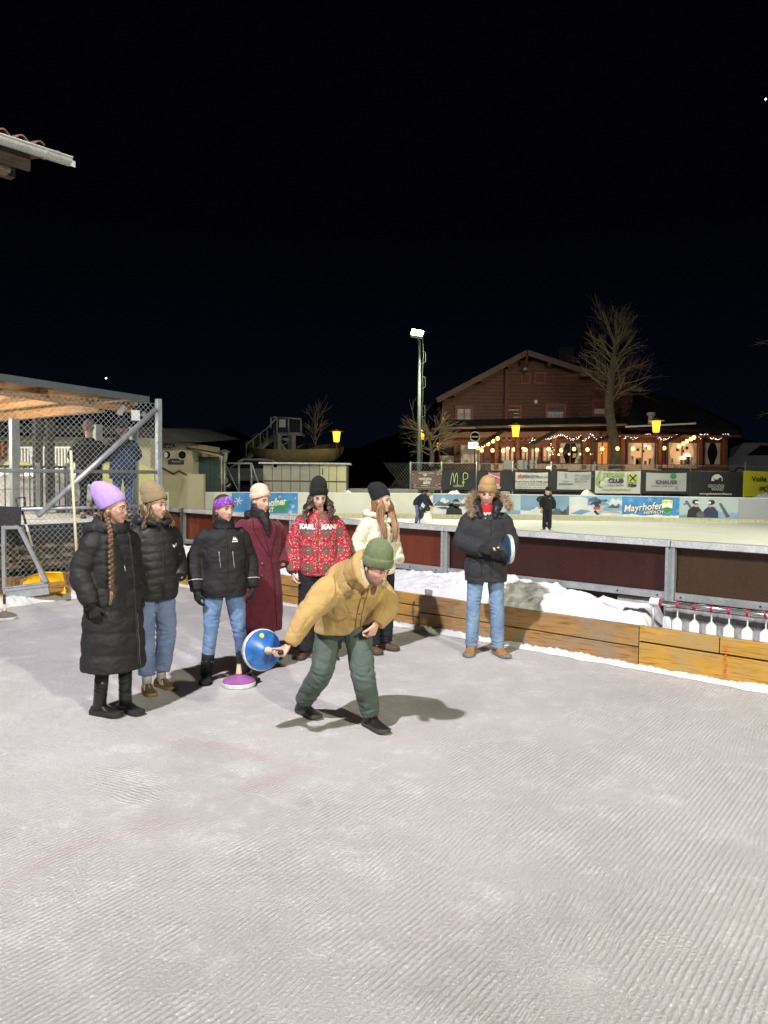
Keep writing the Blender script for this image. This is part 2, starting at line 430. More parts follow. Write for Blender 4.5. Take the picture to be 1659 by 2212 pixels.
ridge('kerb_snow', KA-N1*.0, E1, N1, -7.0, 5.5, .10, .036, 3, 520)
ridge('kerb_snow', P0, E2, -V(E1), .2, 6, .28, .07, 8, 240)

# timber kerb sections, each plank its own part
W_OLD = wood('weathered_plank', (.25, .135, .045), (.43, .245, .08), A1, .5, .12, True, (.27, .20, .13))
W_OLD2 = wood('wet_weathered_plank', (.25, .14, .045), (.42, .25, .08), A1, .42, .2, True, (.50, .27, .04))
W_YEL = wood('varnished_plank', (.40, .215, .032), (.58, .325, .05), A1, .38, .3, True, (.40, .27, .10))
PURP = mat('faded_purple_paint', (.20, .06, .08), .7, .5, 30); ORNG = mat('orange_spray', (.85, .16, .03), .7, .4, 60)
def kerb(label, t0, t1, rows, m, ends=(), s=0):
    c = KA+E1*((t0+t1)/2)
    th = thing('timber_kerb', label, 'timber kerb', (c.x, c.y, 0), 'timber kerbs around the ice lane')
    for z0, z1, js in rows:
        cuts = [t0]+list(js)+[t1]
        for a, b in zip(cuts, cuts[1:]):
            mb = MB(); mb.beam(KA+E1*(a+.004)+N1*(.035+s+random.uniform(-.003, .003))+V((0, 0, (z0+z1)/2)), KA+E1*(b-.004)+N1*(.035+s+random.uniform(-.003, .003))+V((0, 0, (z0+z1)/2)), .06, z1-z0-.006)
            mb.build('plank', m, th, bevel=.005)
    MB().beam(KA+E1*t0+N1*(.09+s)+V((0, 0, .2)), KA+E1*t1+N1*(.09+s)+V((0, 0, .2)), .04, .39).build('added_gap_backing', W_DK, th)  # dark board added so no light shows through the plank gaps
    return th
W_DK = wood('dark_backing', (.05, .04, .03), (.09, .07, .05), A1, .8, 0, False)
j1 = tu(KA, E1, 1378, 1420); j2 = tu(KA, E1, 905, 1330); j3 = tu(KA, E1, 1553, 1400)
k1 = kerb('yellow varnished timber kerb below the ladle rack', j1, 6.5, ((.0, .255, ()), (.265, .42, (j3,))), W_YEL)
kb = kerb('weathered brown timber kerb behind the man in the fur hooded parka', j2, j1, ((.0, .20, ()), (.205, .415, ())), W_OLD)
kc = kerb('oldest timber kerb with stacked planks behind the row of women', -7.0, j2, ((.0, .13, (-4, -2.6)), (.135, .27, (-5, -3.1)), (.275, .415, (-4.4, -2.9))), W_OLD2)
pl = Pl(KA-N1*.002, E1)
def scrawl(pl_, a, b0, b1, wd, seed):
    rnd = random.Random(seed); polys = []; n = 14
    for i in range(n):
        y0 = b0+(b1-b0)*i/n; y1 = y0+(b1-b0)/n*rnd.uniform(.5, .9); w_ = wd*rnd.uniform(.4, 1); o = rnd.uniform(-.01, .01)
        polys.append([(a+o-w_/2, y0), (a+o+w_/2, y0+.004), (a+o+w_/2-.004, y1), (a+o-w_/2+.003, y1-.003)])
    return polys
pl.poly('spray_mark', scrawl(pl, tu(KA, E1, 1567, 1440), .06, .36, .035, 1), ORNG, k1, .004, .002)
pl.poly('paint_mark', scrawl(pl, tu(KA, E1, 893, 1320), .03, .33, .04, 2), PURP, kc, .004, .002)
mb = MB(); c = at(917, 1290, 9.5); c = KA+E1*tu(KA, E1, 917, 1285)+N1*.14
mb.lathe([(.085, .1), (.085, .46), (.08, .475), (.0, .475)], c, 18)
tag(mb.build('post_stub', mat('grey_post', (.30, .30, .27), .8), smooth=40), 'short grey post stub poking from the snow behind the timber kerb', 'post')
# left kerb : low plank with a red foot rail
lk = thing('timber_kerb', 'low timber kerb under the chain link fence at the left', 'timber kerb', P0+E2*3, 'timber kerbs around the ice lane')
W_L = wood('orange_plank', (.28, .13, .03), (.50, .27, .07), A1+R(90), .5, .2)
for z0, z1 in ((.05, .135),):
    MB().beam(P0+E2*.1-E1*.05+V((0, 0, (z0+z1)/2)), P0+E2*9-E1*.05+V((0, 0, (z0+z1)/2)), .06, z1-z0).build('plank', W_L, lk, bevel=.005)
MB().beam(P0+E2*.1-E1*.02+V((0, 0, .022)), P0+E2*9-E1*.02+V((0, 0, .022)), .09, .045).build('foot_rail', mat('dark_red_steel', (.10, .02, .02), .5), lk)

# ------------------------------------------------------------ rink boards on the near side
P960 = BA.copy(); SP = 2.98
def panel_mat(name, c, r=.38):
    m, t, b, N, L = nodes(name); g = N('ShaderNodeNewGeometry').outputs['Position']
    mp = N('ShaderNodeMapping'); L(g, mp.inputs[0]); mp.inputs['Scale'].default_value = (5, 5, .8)
    f = noi(t, mp.outputs[0], 2, 6, .7); f2 = noi(t, g, 120, 2)
    col = mixc(t, ramp(t, f, .3, .75), [q*.75 for q in c], [q*1.25 for q in c]); col = mixc(t, math_(t, 'MULTIPLY', ramp(t, f2, .55, .75), .3), col, [q*1.6 for q in c])
    mq = N('ShaderNodeMapping'); L(g, mq.inputs[0]); mq.inputs['Rotation'].default_value = (0, .5, -A1); mq.inputs['Scale'].default_value = (1.2, 1, 16)
    sc_ = math_(t, 'MULTIPLY', ramp(t, noi(t, mq.outputs[0], 3.5, 3, .6), .68, .72), ramp(t, noi(t, g, 1.7, 3), .5, .62)); col = mixc(t, math_(t, 'MULTIPLY', sc_, .30), col, (.30, .27, .25))
    fr = ramp(t, noi(t, g, 34, 5, .75), .60, .72); col = mixc(t, math_(t, 'MULTIPLY', fr, .10), col, (.5, .5, .5))
    L(col, b.inputs['Base Color']); b.inputs['Roughness'].default_value = r; bumpn(t, b, f2, .08, .002); return m
PRED = panel_mat('red_faced_plywood', (.125, .026, .012)); PMAR = panel_mat('maroon_faced_plywood', (.034, .0085, .0075)); PBRN = panel_mat('brown_faced_plywood', (.046, .024, .012))
CAPM = galv('cap_rail_steel', (.55, .57, .58), .5, .35)
blabels = {-5: 'rink board hidden by the fence corner', -4: 'red rink board farthest left behind the women', -3: 'red rink board behind the woman with the headband',
           -2: 'red rink board between burgundy coat and patterned jacket', -1: 'red rink board right behind the woman in the cream jacket', 0: 'dark maroon rink board behind the man in the parka',
           1: 'brown rink board above the ladle rack', 2: 'brown rink board running out of frame past the ladle rack'}
for i in range(-4, 3):
    a = P960+E1*(SP*i); b = a+E1*SP
    th = thing('rink_board', blabels[i], 'rink board', a, 'rink boards beside the ice lane')
    mp_ = PRED if i < 0 else PMAR if i == 0 else PBRN
    def bm_(s, z, w_, h, name, m, t0=.0, t1=SP, bev=0):
        return MB().beam(a+E1*t0+N1*s+V((0, 0, z)), a+E1*t1+N1*s+V((0, 0, z)), w_, h).build(name, m, th, bevel=bev)
    bm_(.10, .885, .018, .49, 'panel', mp_, .004, SP-.004)
    bm_(.10, .30, .018, .54, 'panel', mp_, .004, SP-.004)
    bm_(.06, 1.165, .15, .07, 'cap_rail', CAPM, .006, SP-.006, .006)
    bm_(.04, .605, .055, .075, 'middle_rail', GALV, .055, SP-.055, .004)
    pm = MB()
    for dx, w_ in ((-.035, .03), (.035, .03)):
        pm.beam(a+E1*dx+N1*.03+V((0, 0, 0)), a+E1*dx+N1*.03+V((0, 0, 1.128)), w_, .07, N1)
    pm.beam(a+N1*.045, a+N1*.045+V((0, 0, 1.126)), .05, .05, N1)
    pm.build('post', GALV, th, bevel=.003)
    hb = MB()
    for t in (.12, .9, 1.6, 2.4, 2.85):
        M_ = Matrix.Translation(a+E1*t+N1*.0115+V((0, 0, .605))) @ Matrix.Rotation(A1, 4, 'Z') @ Matrix.Rotation(R(90), 4, 'X')
        hb.lathe([(.011, 0), (.011, .003), (0, .003)], seg=8, M=M_)
    hb.build('bolt', DARK, th)

# ------------------------------------------------------------ boards on the far side with their printed adverts
CREAM = mat('cream_board', (.62, .63, .55), .5, .06, 2, .05)
farx = [(230, 28.4), (365, 30.0), (501, 31.2), (643, 32.0), (790, 32.3), (935, 32.4), (1030, 32.4), (1124, 32.4), (1229, 32.3), (1343, 32.0), (1467, 31.5), (1594, 31.0), (1760, 30.2)]
FP = [V((at(u, 1110, d).x, d, 0)) for u, d in farx]
BLUE = mat('print_blue', (.06, .27, .62), .4, .25, 2.5, 0); PALE = mat('print_pale_sky', (.40, .50, .52), .5, .15, 1, 0); WHT = mat('print_white', (.78, .78, .75), .5, .05, 5, 0)
PBLK = mat('print_black', (.02, .021, .025), .5, .2, 5, 0); PGRN = mat('print_green', (.04, .24, .07), .5, .2, 5, 0); PGRY = mat('print_grey', (.34, .36, .38), .6, .1, 1, 0)
PRCK = mat('print_rock', (.10, .12, .15), .5, .5, 3, 0); PSKN = mat('print_skin', (.50, .30, .22), .5, .1, 3, 0); PSNW = mat('print_snow', (.66, .70, .70), .5, .12, 2, 0)
PRD = mat('print_red', (.55, .08, .06), .5, .1, 3, 0); PNVY = mat('print_navy', (.03, .04, .10), .5, .2, 3, 0); PYEL = mat('print_yellow', (.72, .55, .05), .5, .1, 3, 0); PSKY = mat('print_sky', (.20, .33, .46), .5, .2, .8, 0)
PLBL = mat('print_light_blue', (.22, .50, .75), .5, .15, 4, 0); PBRW = mat('print_brown', (.12, .075, .06), .6, .15, 3, 0); PPNK = mat('print_rose', (.50, .14, .19), .6, .1, 3, 0); PLIME = mat('print_lime', (.30, .52, .10), .5, .1, 3, 0)
def ell2(a, b, ra, rb, n=18, t0=0, t1=360): return [(a+ra*math.cos(R(t0+(t1-t0)*i/n)), b+rb*math.sin(R(t0+(t1-t0)*i/n))) for i in range(n + (0 if t1-t0 == 360 else 1))]
def jag(a0, a1, base, hs, seed, n=24):
    rnd = random.Random(seed); out = [(a0, base)]
    for i in range(n+1):
        x = a0+(a1-a0)*i/n; k = i/n*(len(hs)-1); j = min(int(k), len(hs)-2); h = hs[j]+(hs[j+1]-hs[j])*(k-j)
        out.append((x, base+max(.004, h*(1+rnd.uniform(-.16, .16)))))
    return out+[(a1, base)]
def flake(a, b, r):
    out = []
    for k in range(6):
        an = R(60*k+10); c, s = math.cos(an), math.sin(an); w_ = r*.09
        out.append([(a-s*w_, b+c*w_), (a+c*r-s*w_, b+s*r+c*w_), (a+c*r+s*w_, b+s*r-c*w_), (a+s*w_, b-c*w_)])
        for sg in (-1, 1):
            a2 = an+sg*R(55); x, y = a+c*r*.6, b+s*r*.6; c2, s2 = math.cos(a2), math.sin(a2)
            out.append([(x-s2*w_*.7, y+c2*w_*.7), (x+c2*r*.32, y+s2*r*.32), (x+s2*w_*.7, y-c2*w_*.7)])
    return out
HB = 1.02
flabels = ['cream far rink board behind the chain link fence', 'cream far rink board with printed heads of two children', 'blue far rink board with snowflakes and the word ending ofner', 'plain cream far rink board behind the black beanies',
           'plain cream far rink board behind the bending skater', 'far rink board printed with a goggled skier before snowy peaks', 'far rink board printed with pale sky and low peaks', 'far rink board printed with a face in profile under pale blue sky',
           'far rink board printed with a skier racing down a slope', 'blue far rink board lettered Mayrhofen Hippach with a shield', 'far rink board printed with two skiers carrying skis', 'plain grey far rink board at the right edge']
FB = []
for i in range(len(FP)-1):
    a, b = FP[i], FP[i+1]; W_ = (b-a).length; x = (b-a).normalized(); n = x.cross(V((0, 0, 1)))
    th = thing('far_rink_board', flabels[i], 'rink board', a, 'rink boards on the far side')
    base = PGRY if i == 11 else CREAM
    MB().beam(a-n*.03+V((0, 0, .03+HB/2)), b-n*.03+V((0, 0, .03+HB/2)), .05, HB).build('panel', base, th)
    MB().beam(a+x*.004-n*.03+V((0, 0, .03+HB+.012)), b-x*.004-n*.03+V((0, 0, .03+HB+.012)), .07, .024).build('top_edge', WHT, th)
    MB().beam(a+x*.004-n*.002+V((0, 0, .13)), b-x*.004-n*.002+V((0, 0, .13)), .012, .14).build('kick_plate', mat('kick_plate_yellow', (.55, .52, .30), .5), th)
    FB.append((Pl(a+V((0, 0, .03)), x), W_, th))
p, W_, th = FB[1]
def head_print(p, th, a, b, s, cap, skin, cap2):
    p.poly('printed_face', [ell2(a, b, .10*s, .13*s), ], skin, th, .008)
    p.poly('printed_beanie', [ell2(a, b+.06*s, .135*s, .15*s, 14, 0, 180)+[(a-.13*s, b+.02*s), (a+.13*s, b+.02*s)]], cap, th, .011)
    p.poly('printed_eyes', [ell2(a-.04*s, b+.0*s, .02*s, .012*s, 8), ell2(a+.04*s, b+.0*s, .02*s, .012*s, 8), ell2(a, b-.075*s, .03*s, .012*s, 8)], cap2, th, .011)
uW = lambda u, u0, u1: (u-u0)/(u1-u0)
head_print(p, th, W_*uW(410, 365, 501), .50, .9, PRCK, PSKN, PBLK); head_print(p, th, W_*uW(428, 365, 501)+.1, .56, 1.25, PGRN, PSKN, PBLK)
p, W_, th = FB[2]
p.poly('blue_print', [[(.0, .16), (W_, .16), (W_, HB-.01), (.0, HB-.01)]], BLUE, th, .006)
p.poly('snowflake', flake(.26, .68, .17)+flake(W_-.2, .45, .09)+flake(W_-.3, .22, .10)+flake(W_-.75, .85, .07)+flake(W_-.1, .8, .05), WHT, th, .010)
p.poly('leaf_emblem', [[(1.25, .25), (1.45, .45), (1.42, .6), (1.62, .58), (1.7, .78), (1.82, .66), (1.98, .88), (2.05, .70), (2.25, .80), (2.22, .66), (2.52, .72), (2.3, .55), (2.42, .42), (2.15, .4), (2.2, .2), (1.9, .3)]], PGRN, th, .010)
lettering(p, 'Mayrhofner', .42, W_-1.22, .58, WHT, th, .016, .25, .012, wx=.72, rot=.12); lettering(p, 'ADVENT', .26, W_-1.42, .27, WHT, th, .016, .2, .008, wx=.8, rot=.08)
p, W_, th = FB[5]
p.poly('printed_sky', [[(0, .2), (W_, .2), (W_, HB-.01), (0, HB-.01)]], PSKY, th, .006)
p.poly('printed_snowfield', [jag(0, W_, .2, (.45, .62, .5, .66, .45), 4, 30)], PSNW, th, .009)
p.poly('printed_rocks', [jag(.05, W_*.5, .52, (.05, .22, .10, .2, .05), 5, 20), jag(W_*.35, W_, .50, (.05, .25, .12, .22, .1), 6, 20), [(.1, .45), (.5, .5), (.8, .40), (.4, .38)]], PRCK, th, .012)
p.poly('printed_skier', [[(.55, .16), (.58, .4), (.72, .52), (.95, .52), (1.2, .4), (1.25, .16)], ell2(.98, .62, .17, .20)], PBLK, th, .016)
p.poly('printed_goggles', [[(.85, .62), (1.16, .60), (1.16, .70), (.86, .71)]], PGRY, th, .020)
p, W_, th = FB[6]
p.poly('printed_sky', [[(0, .2), (W_, .2), (W_, HB-.01), (0, HB-.01)]], PALE, th, .006)
p.poly('printed_peaks', [jag(0, W_, .2, (.18, .10, .16, .08, .14, .2), 9, 30)], PSKY, th, .010)
p, W_, th = FB[7]
p.poly('printed_sky', [[(0, .2), (W_, .2), (W_, HB-.01), (0, HB-.01)]], PSKY, th, .006)
p.poly('printed_peaks', [jag(0, W_, .2, (.18, .14, .3, .2, .1, .12, .2), 10, 34)], PSNW, th, .010)
p.poly('printed_rocks', [jag(W_*.62, W_, .2, (.05, .3, .15, .38), 11, 18)], PRCK, th, .013)
p.poly('printed_face', [[(W_*.40, .28), (W_*.42, .42), (W_*.38, .52), (W_*.40, .60), (W_*.40, .8), (W_*.52, .86), (W_*.58, .7), (W_*.55, .35), (W_*.5, .22)]], PSKN, th, .016)
p.poly('printed_helmet', [ell2(W_*.47, .84, .30, .16, 16)], PBLK, th, .020)
p, W_, th = FB[8]
p.poly('printed_sky', [[(0, .2), (W_, .2), (W_, HB-.01), (0, HB-.01)]], PLBL, th, .006)
p.poly('printed_slope', [[(0, .2), (0, .95), (.45, .98), (1.2, .75), (W_, .3), (W_, .2)], jag(1.2, W_, .3, (.4, .45, .62, .5), 3, 12)], PSNW, th, .009)
p.poly('printed_rocks', [jag(.75, W_*.75, .62, (.3, .36, .18, .2, .06), 12, 20), jag(1.4, W_, .40, (.1, .26, .16, .30, .2), 13, 24), [(.05, .25), (.5, .45), (.9, .38), (.5, .22)]], PSKY, th, .012)
p.poly('printed_rocks', [jag(.8, W_*.72, .78, (.12, .2, .08, .1), 14, 16), jag(1.6, W_-.1, .52, (.05, .16, .08, .18), 15, 18)], PRCK, th, .014)
p.poly('printed_skier', [[(.82, .62), (.95, .75), (1.15, .80), (1.35, .72), (1.2, .68), (1.28, .55), (1.05, .55), (1.02, .68)], [(1.0, .36), (1.08, .44), (1.2, .30), (1.3, .26), (1.14, .22)], ell2(1.24, .78, .06, .06, 10)], PNVY, th, .019)
p.poly('printed_trousers', [[(.98, .56), (1.28, .56), (1.24, .45), (1.02, .44)]], PRD, th, .022)
p.poly('printed_ski', [[(.80, .60), (.83, .60), (1.08, .2), (1.04, .2)], [(1.22, .22), (1.5, .40), (1.52, .38), (1.26, .2)]], WHT, th, .022)
p, W_, th = FB[9]
p.poly('blue_print', [[(.0, .22), (W_, .22), (W_, HB-.01), (.0, HB-.01)]], BLUE, th, .006)
p.poly('printed_snowdrift', [jag(0, W_, .17, (.08, .12, .06, .12, .07, .1), 21, 30)], WHT, th, .010)
p.poly('snowflake', sum((flake(a, b, r) for a, b, r in ((.35, .86, .11), (1.1, .90, .13), (1.9, .86, .08), (.2, .45, .08), (1.0, .32, .10), (2.2, .45, .09), (1.5, .28, .06), (2.25, .8, .07))), []), PLBL, th, .010)
lettering(p, 'Mayrhofen', .42, W_*.37, .57, PBLK, th, .014, .25, .03, wx=.86, rot=.11)
lettering(p, 'Mayrhofen', .42, W_*.37, .575, WHT, th, .019, .25, .008, wx=.86, rot=.11); lettering(p, 'HIPPACH', .20, W_*.55, .37, PBLK, th, .019, .2, .02, wx=.95, rot=.08); lettering(p, 'HIPPACH', .20, W_*.55, .375, WHT, th, .023, .2, .004, wx=.95, rot=.08)
sx_ = W_*.79
sh = lambda s: [(sx_-.23*s, .60+.30*s), (sx_-.1*s, .60+.33*s), (sx_+.1*s, .60+.33*s), (sx_+.23*s, .60+.30*s), (sx_+.22*s, .60-.05*s), (sx_+.12*s, .60-.22*s), (sx_, .60-.32*s), (sx_-.12*s, .60-.22*s), (sx_-.22*s, .60-.05*s)]
p.poly('shield', [sh(1.08)], PGRN, th, .014); p.poly('shield_field', [sh(.92)], WHT, th, .018)
p.poly('shield_sun', [[(sx_-.2, .86), (sx_+.2, .86), (sx_+.2, .74), (sx_+.06, .84), (sx_-.03, .74), (sx_-.12, .80), (sx_-.2, .70)]], PYEL, th, .022)
p.poly('shield_meadow', [[(sx_-.20, .55), (sx_, .60), (sx_+.20, .55), (sx_+.12, .42), (sx_, .32), (sx_-.12, .42)]], PGRN, th, .022)
p, W_, th = FB[10]
p.poly('printed_sky', [[(0, .18), (W_, .18), (W_, HB-.01), (0, HB-.01)]], PALE, th, .006)
p.poly('printed_peaks', [jag(0, W_, .18, (.10, .16, .1, .14, .34, .2, .26), 16, 34)], PSKY, th, .010)
for a, sg in ((.62, 1), (1.22, -1)):
    p.poly('printed_skier', [[(a-.32, .2), (a-.28, .5), (a-.1, .66), (a+.12, .64), (a+.26, .45), (a+.28, .2)]], PBLK if sg > 0 else PNVY, th, .014)
    p.poly('printed_face', [ell2(a+.03*sg, .74, .09, .12, 12)], PSKN, th, .017); p.poly('printed_cap', [ell2(a+.0*sg, .83, .14, .10, 12)], PBLK, th, .020)
    p.poly('printed_goggles', [[(a-.02, .78), (a+.15*sg, .78), (a+.15*sg, .85), (a-.02, .86)]], WHT, th, .023)
p.poly('printed_ski', [[(.2, .86), (.3, .90), (.5, .58), (.42, .55)], [(.14, .75), (.3, .80), (.33, .74), (.16, .70)], ell2(.82, .32, .16, .15, 12), [(1.5, .8), (1.6, .8), (1.95, .25), (1.8, .22)]], PRCK, th, .023)

# snow heaps thrown over the far boards
def mound(name, c, rx, ry, h, label=None, seed=0, m=None, kind='structure'):
    def f(a, s):
        an = 2*math.pi*a; p = V((c[0]+rx*s*math.cos(an), c[1]+ry*s*math.sin(an), 0))
        k = max(0, 1-s*s); p.z = c[2]+h*k*(1+.35*fbm(p, 1.4/max(.3, rx*.5), seed))+.06*h*nz(p, 6, seed)*(1-s**6); return p
    return snow_grid(name, f, 40, 14, kind, m or SNOWD, label)
for u0, u1, h in ((1216, 1318, .30), (955, 1010, .25), (1610, 1700, .3), (700, 800, .12)):
    a, b = at(u0, 1064, 33.2), at(u1, 1064, 33.2)
    mound('snow_heap', ((a.x+b.x)/2, 33.3, .62), (b.x-a.x)/2, .75, .36+h*.6, seed=u0)
# ============================================================ BANNERS AND FENCE BEHIND THE RINK
DB = 34.6
tf = thing('tennis_fence', 'tall wire fence with steel posts carrying the advert banners', 'fence', at(1200, 1050, DB+.1))
FPOST = galv('fence_post_steel', (.26, .28, .27), .5, .4)
for u in (886, 953, 1029, 1107, 1190, 1283, 1384, 1490, 1608, 1700):
    a = at(u, 1066, DB+.08); b = at(u, 997, DB+.08)
    MB().tube([(a.x, a.y, 0), (a.x, a.y, b.z)], .035, 8).build('post', FPOST, tf, True)
xl, xr = at(886, 1050, DB).x, at(1700, 1050, DB).x; zt = zat(1200, 1003, DB)
mb = MB(); mb.tube([(xl, DB+.05, zt), (xr, DB+.05, zt)], .012, 5)
mb.build('top_wire', FPOST, tf)
mb = MB(); n = 0; x = xl-1.2
while x < xr:
    for s in (1, -1):
        a = V((x if s > 0 else x+1.2, DB+.05, .9)); b = V((x+1.2 if s > 0 else x, DB+.05, zt))
        mb.tube([a, b], .0035, 3, False)
    x += .14
tag(mb.build('wire_mesh', FPOST, tf), kind='stuff')
def cloth_panel(u0, u1, v0, v1, d, m, name, parent, amp=.02, seed=0, th=.004):
    a, b = at(u0, v1, d), at(u1, v1, d); z0, z1 = zat((u0+u1)/2, v1, d), zat((u0+u1)/2, v0, d)
    n = 14; vs = []
    for k in (0, th):
        for j in range(6):
            for i in range(n+1):
                f = i/n; g = j/5
                vs.append((a.x+(b.x-a.x)*f, d+k+amp*nz((f*3+seed, g*2, seed)), z0+(z1-z0)*g-.03*math.sin(f*math.pi)*(g > .9)))
    N_ = 6*(n+1); fs = []
    for j in range(5):
        for i in range(n):
            q = j*(n+1)+i; fs += [(q, q+1, q+n+2, q+n+1), (q+N_, q+n+1+N_, q+n+2+N_, q+1+N_)]
    for i in range(n): fs += [(i, i+N_, i+1+N_, i+1), (5*(n+1)+i, 5*(n+1)+i+1, 5*(n+1)+i+1+N_, 5*(n+1)+i+N_)]
    for j in range(5):
        l = j*(n+1); r = l+n; fs += [(l, l+n+1, l+n+1+N_, l+N_), (r, r+N_, r+n+1+N_, r+n+1)]
    mb = MB(); mb.add(vs, fs); return mb.build(name, m, parent, smooth=50)
BBLK = mat('banner_black', (.022, .024, .026), .6, .25, 2, .3, 6, bd=.03); BWHT = mat('banner_white', (.62, .63, .60), .55, .06, 2, .3, 5, bd=.03); BGRY = mat('banner_grey', (.46, .48, .46), .55, .06, 2, .3, 5, bd=.03)
BYEL = mat('banner_yellow', (.62, .58, .02), .55, .06, 2, .3, 5, bd=.03); BBRN = mat('banner_brown', (.15, .10, .085), .6, .2, 3, .3, 6, bd=.03)
def banner(label, u0, u1, v0, v1, m, inner=None, im=None, seed=1):
    c = at((u0+u1)/2, v1, DB); th = thing('advert_banner', label, 'banner', c, 'advert banners on the tennis fence')
    cloth_panel(u0, u1, v0, v1, DB-.05, m, 'cloth', th, .03, seed)
    if inner: cloth_panel(*inner, DB-.095, im, 'print_field', th, .015, seed+2)
    q = lambda u, v: (at(u, v, DB).x, at(u, v, DB).z)
    return th, Pl((0, DB-.125, 0), (1, 0, 0)), q
def put(th, pl, q, s, u, v, hpx, m, **k):
    a, b = q(u, v); return lettering(pl, s, hpx*DB/F*1.38, a, b, m, th, **k)
th, p, q = banner('brown banner with wheat ears and the word Wiesen', 887, 953, 1016, 1058, BBRN)
put(th, p, q, 'WIESEN', 918, 1035, 5.5, WHT, bold=.003); put(th, p, q, 'alm', 921, 1042, 8, WHT, shear=.2, bold=.006); put(th, p, q, 'Gemeinsam auf der', 920, 1022, 3, WHT, shear=.3)
a, b = q(918, 1027); p.poly('wheat_ears', [ell2(a, b+.03, .02, .06, 10), [(a-.1, b+.02), (a-.05, b+.05), (a-.01, b-.03)], [(a+.1, b+.02), (a+.05, b+.05), (a+.01, b-.03)]], WHT, th)
a, b = q(917, 1049); p.poly('label_box', [[(a-.16, b-.02), (a+.16, b-.02), (a+.16, b+.03), (a-.16, b+.03)], [(a-.45, b-.09), (a+.5, b-.09), (a+.5, b-.075), (a-.45, b-.075)]], mat('print_sand', (.40, .33, .22), .6), th)
for u, v, s in ((892, 1020, 1), (893, 1050, 2), (946, 1050, 3), (949, 1021, 4)):
    a, b = q(u, v); p.poly('printed_blossom', [ell2(a+random.uniform(-.1, .1), b+random.uniform(-.1, .1), .06, .035, 8) for k in range(7)], mat('print_blossom', (.40, .30, .28), .6), th)
th, p, q = banner('black banner with looping green MP tennis lettering', 954, 1027, 1017, 1058, BBLK, seed=4)
a, b = q(973, 1047)
stro = [(0, 0), (.05, .3), (.12, .46), (.17, .3), (.19, .08), (.24, .3), (.31, .46), (.36, .3), (.35, .0), (.44, -.02), (.44, -.02)]
mb = MB(); mb.tube([p(a+x*.9-.02, b+z*1.15, .012) for x, z in spline([(x, z, 0) for x, z in stro], [(0,)]*len(stro), .03)[0] for x, z in [(x, z)]] if False else [p(a+c.x*.9-.02, b+c.y*1.15, .012) for c in spline([(x, z, 0) for x, z in stro], [(0,)]*len(stro), .03)[0]], .014, 6)
lo = [(.63, -.06), (.62, .2), (.62, .42), (.72, .47), (.84, .40), (.82, .26), (.66, .20)]
mb.tube([p(a+c.x*.9, b+c.y*1.15, .012) for c in spline([(x, z, 0) for x, z in lo], [(0,)]*7, .03)[0]], .014, 6)
mb.build('monogram', mat('print_pale_green', (.55, .66, .42), .6), th); put(th, p, q, 'TENNIS', 988, 1050, 4.5, mat('print_pale_green', (.5, .6, .4)))
a, b = q(1000, 1042); p.poly('ball_dot', [ell2(a, b, .06, .06)], PLIME, th, .016)
th, p, q = banner('black banner with rose square reading Tennis mit Danny', 1031, 1107, 1017, 1059, BBLK, (1054, 1079.5, 1020, 1056.5), PPNK, 7)
put(th, p, q, 'Tennis', 1066.5, 1047.5, 6.5, WHT, bold=.004, wx=.95); put(th, p, q, 'MIT DANNY', 1066.5, 1053.5, 3.8, WHT, bold=.004, wx=.98)
a, b = q(1055, 1030); c_, d_ = q(1079, 1034); e_, f_ = q(1062, 1048)
p.poly('court_line', [[(a, b+.14), (c_, d_+.06), (c_, d_+.02), (a, b+.10)], [((a+c_)/2-.01, (b+d_)/2+.1), ((a+c_)/2+.025, (b+d_)/2+.1), (e_+.02, f_), (e_-.02, f_)]], WHT, th, .012)
th, p, q = banner('white electrician banner in a black border with red word sky', 1108, 1190, 1016, 1061, BBLK, (1113, 1183, 1020, 1056), BWHT, 9)
put(th, p, q, 'sky', 1117, 1028.5, 8, PRD, bold=.008, align='LEFT', shear=.1); put(th, p, q, 'electric', 1129.5, 1028.5, 8, PGRY if False else mat('print_slate', (.13, .14, .17)), bold=.004, align='LEFT'); put(th, p, q, 'Leisnig GmbH', 1158, 1030, 3.6, PBLK, align='LEFT', bold=.002)
put(th, p, q, 'Riesaer Strasse 72-74, 04328 Leipzig', 1148, 1040.5, 3.6, PBLK, bold=.002); put(th, p, q, 'Fon +49 341 252 0020  Fax 252 0021', 1148, 1045.5, 3, PBLK); put(th, p, q, 'info@skyelectric.de   www.skyelectric.de', 1148, 1052.5, 3, PBLK)
for v in (1034.5, 1049):
    a, b = q(1116, v); c_, d_ = q(1180, v); p.poly('rule_line', [[(a, b), (c_, d_), (c_, d_+.02), (a, b+.02)]], PGRY, th)
th, p, q = banner('pale grey banner wishing a good match in a black border', 1191, 1283, 1016, 1062, BBLK, (1203, 1276, 1018.5, 1057.5), BGRY, 11)
put(th, p, q, 'B', 1221, 1029, 11, mat('print_slate', (.13, .14, .17)), bold=-.004, wx=.7); put(th, p, q, 'CHALET', 1221, 1040, 2.6, PBLK); put(th, p, q, 'BERGHOF', 1221, 1046, 4.2, mat('print_slate', (.13, .14, .17)), bold=.004, space=1.25)
for s, v in (('Wir wünschen', 1027.5), ('ein GUTES', 1034), ('MATCH!', 1040.5)): put(th, p, q, s, 1240, v, 5, mat('print_slate', (.13, .14, .17)), align='LEFT')
a, b = q(1240, 1047); p.poly('rule_line', [[(a, b), (a+.5, b), (a+.5, b+.015), (a, b+.015)]], PGRY, th)
th, p, q = banner('white tennis club banner with green racket swirl', 1285, 1383, 1017, 1066, BWHT, seed=13)
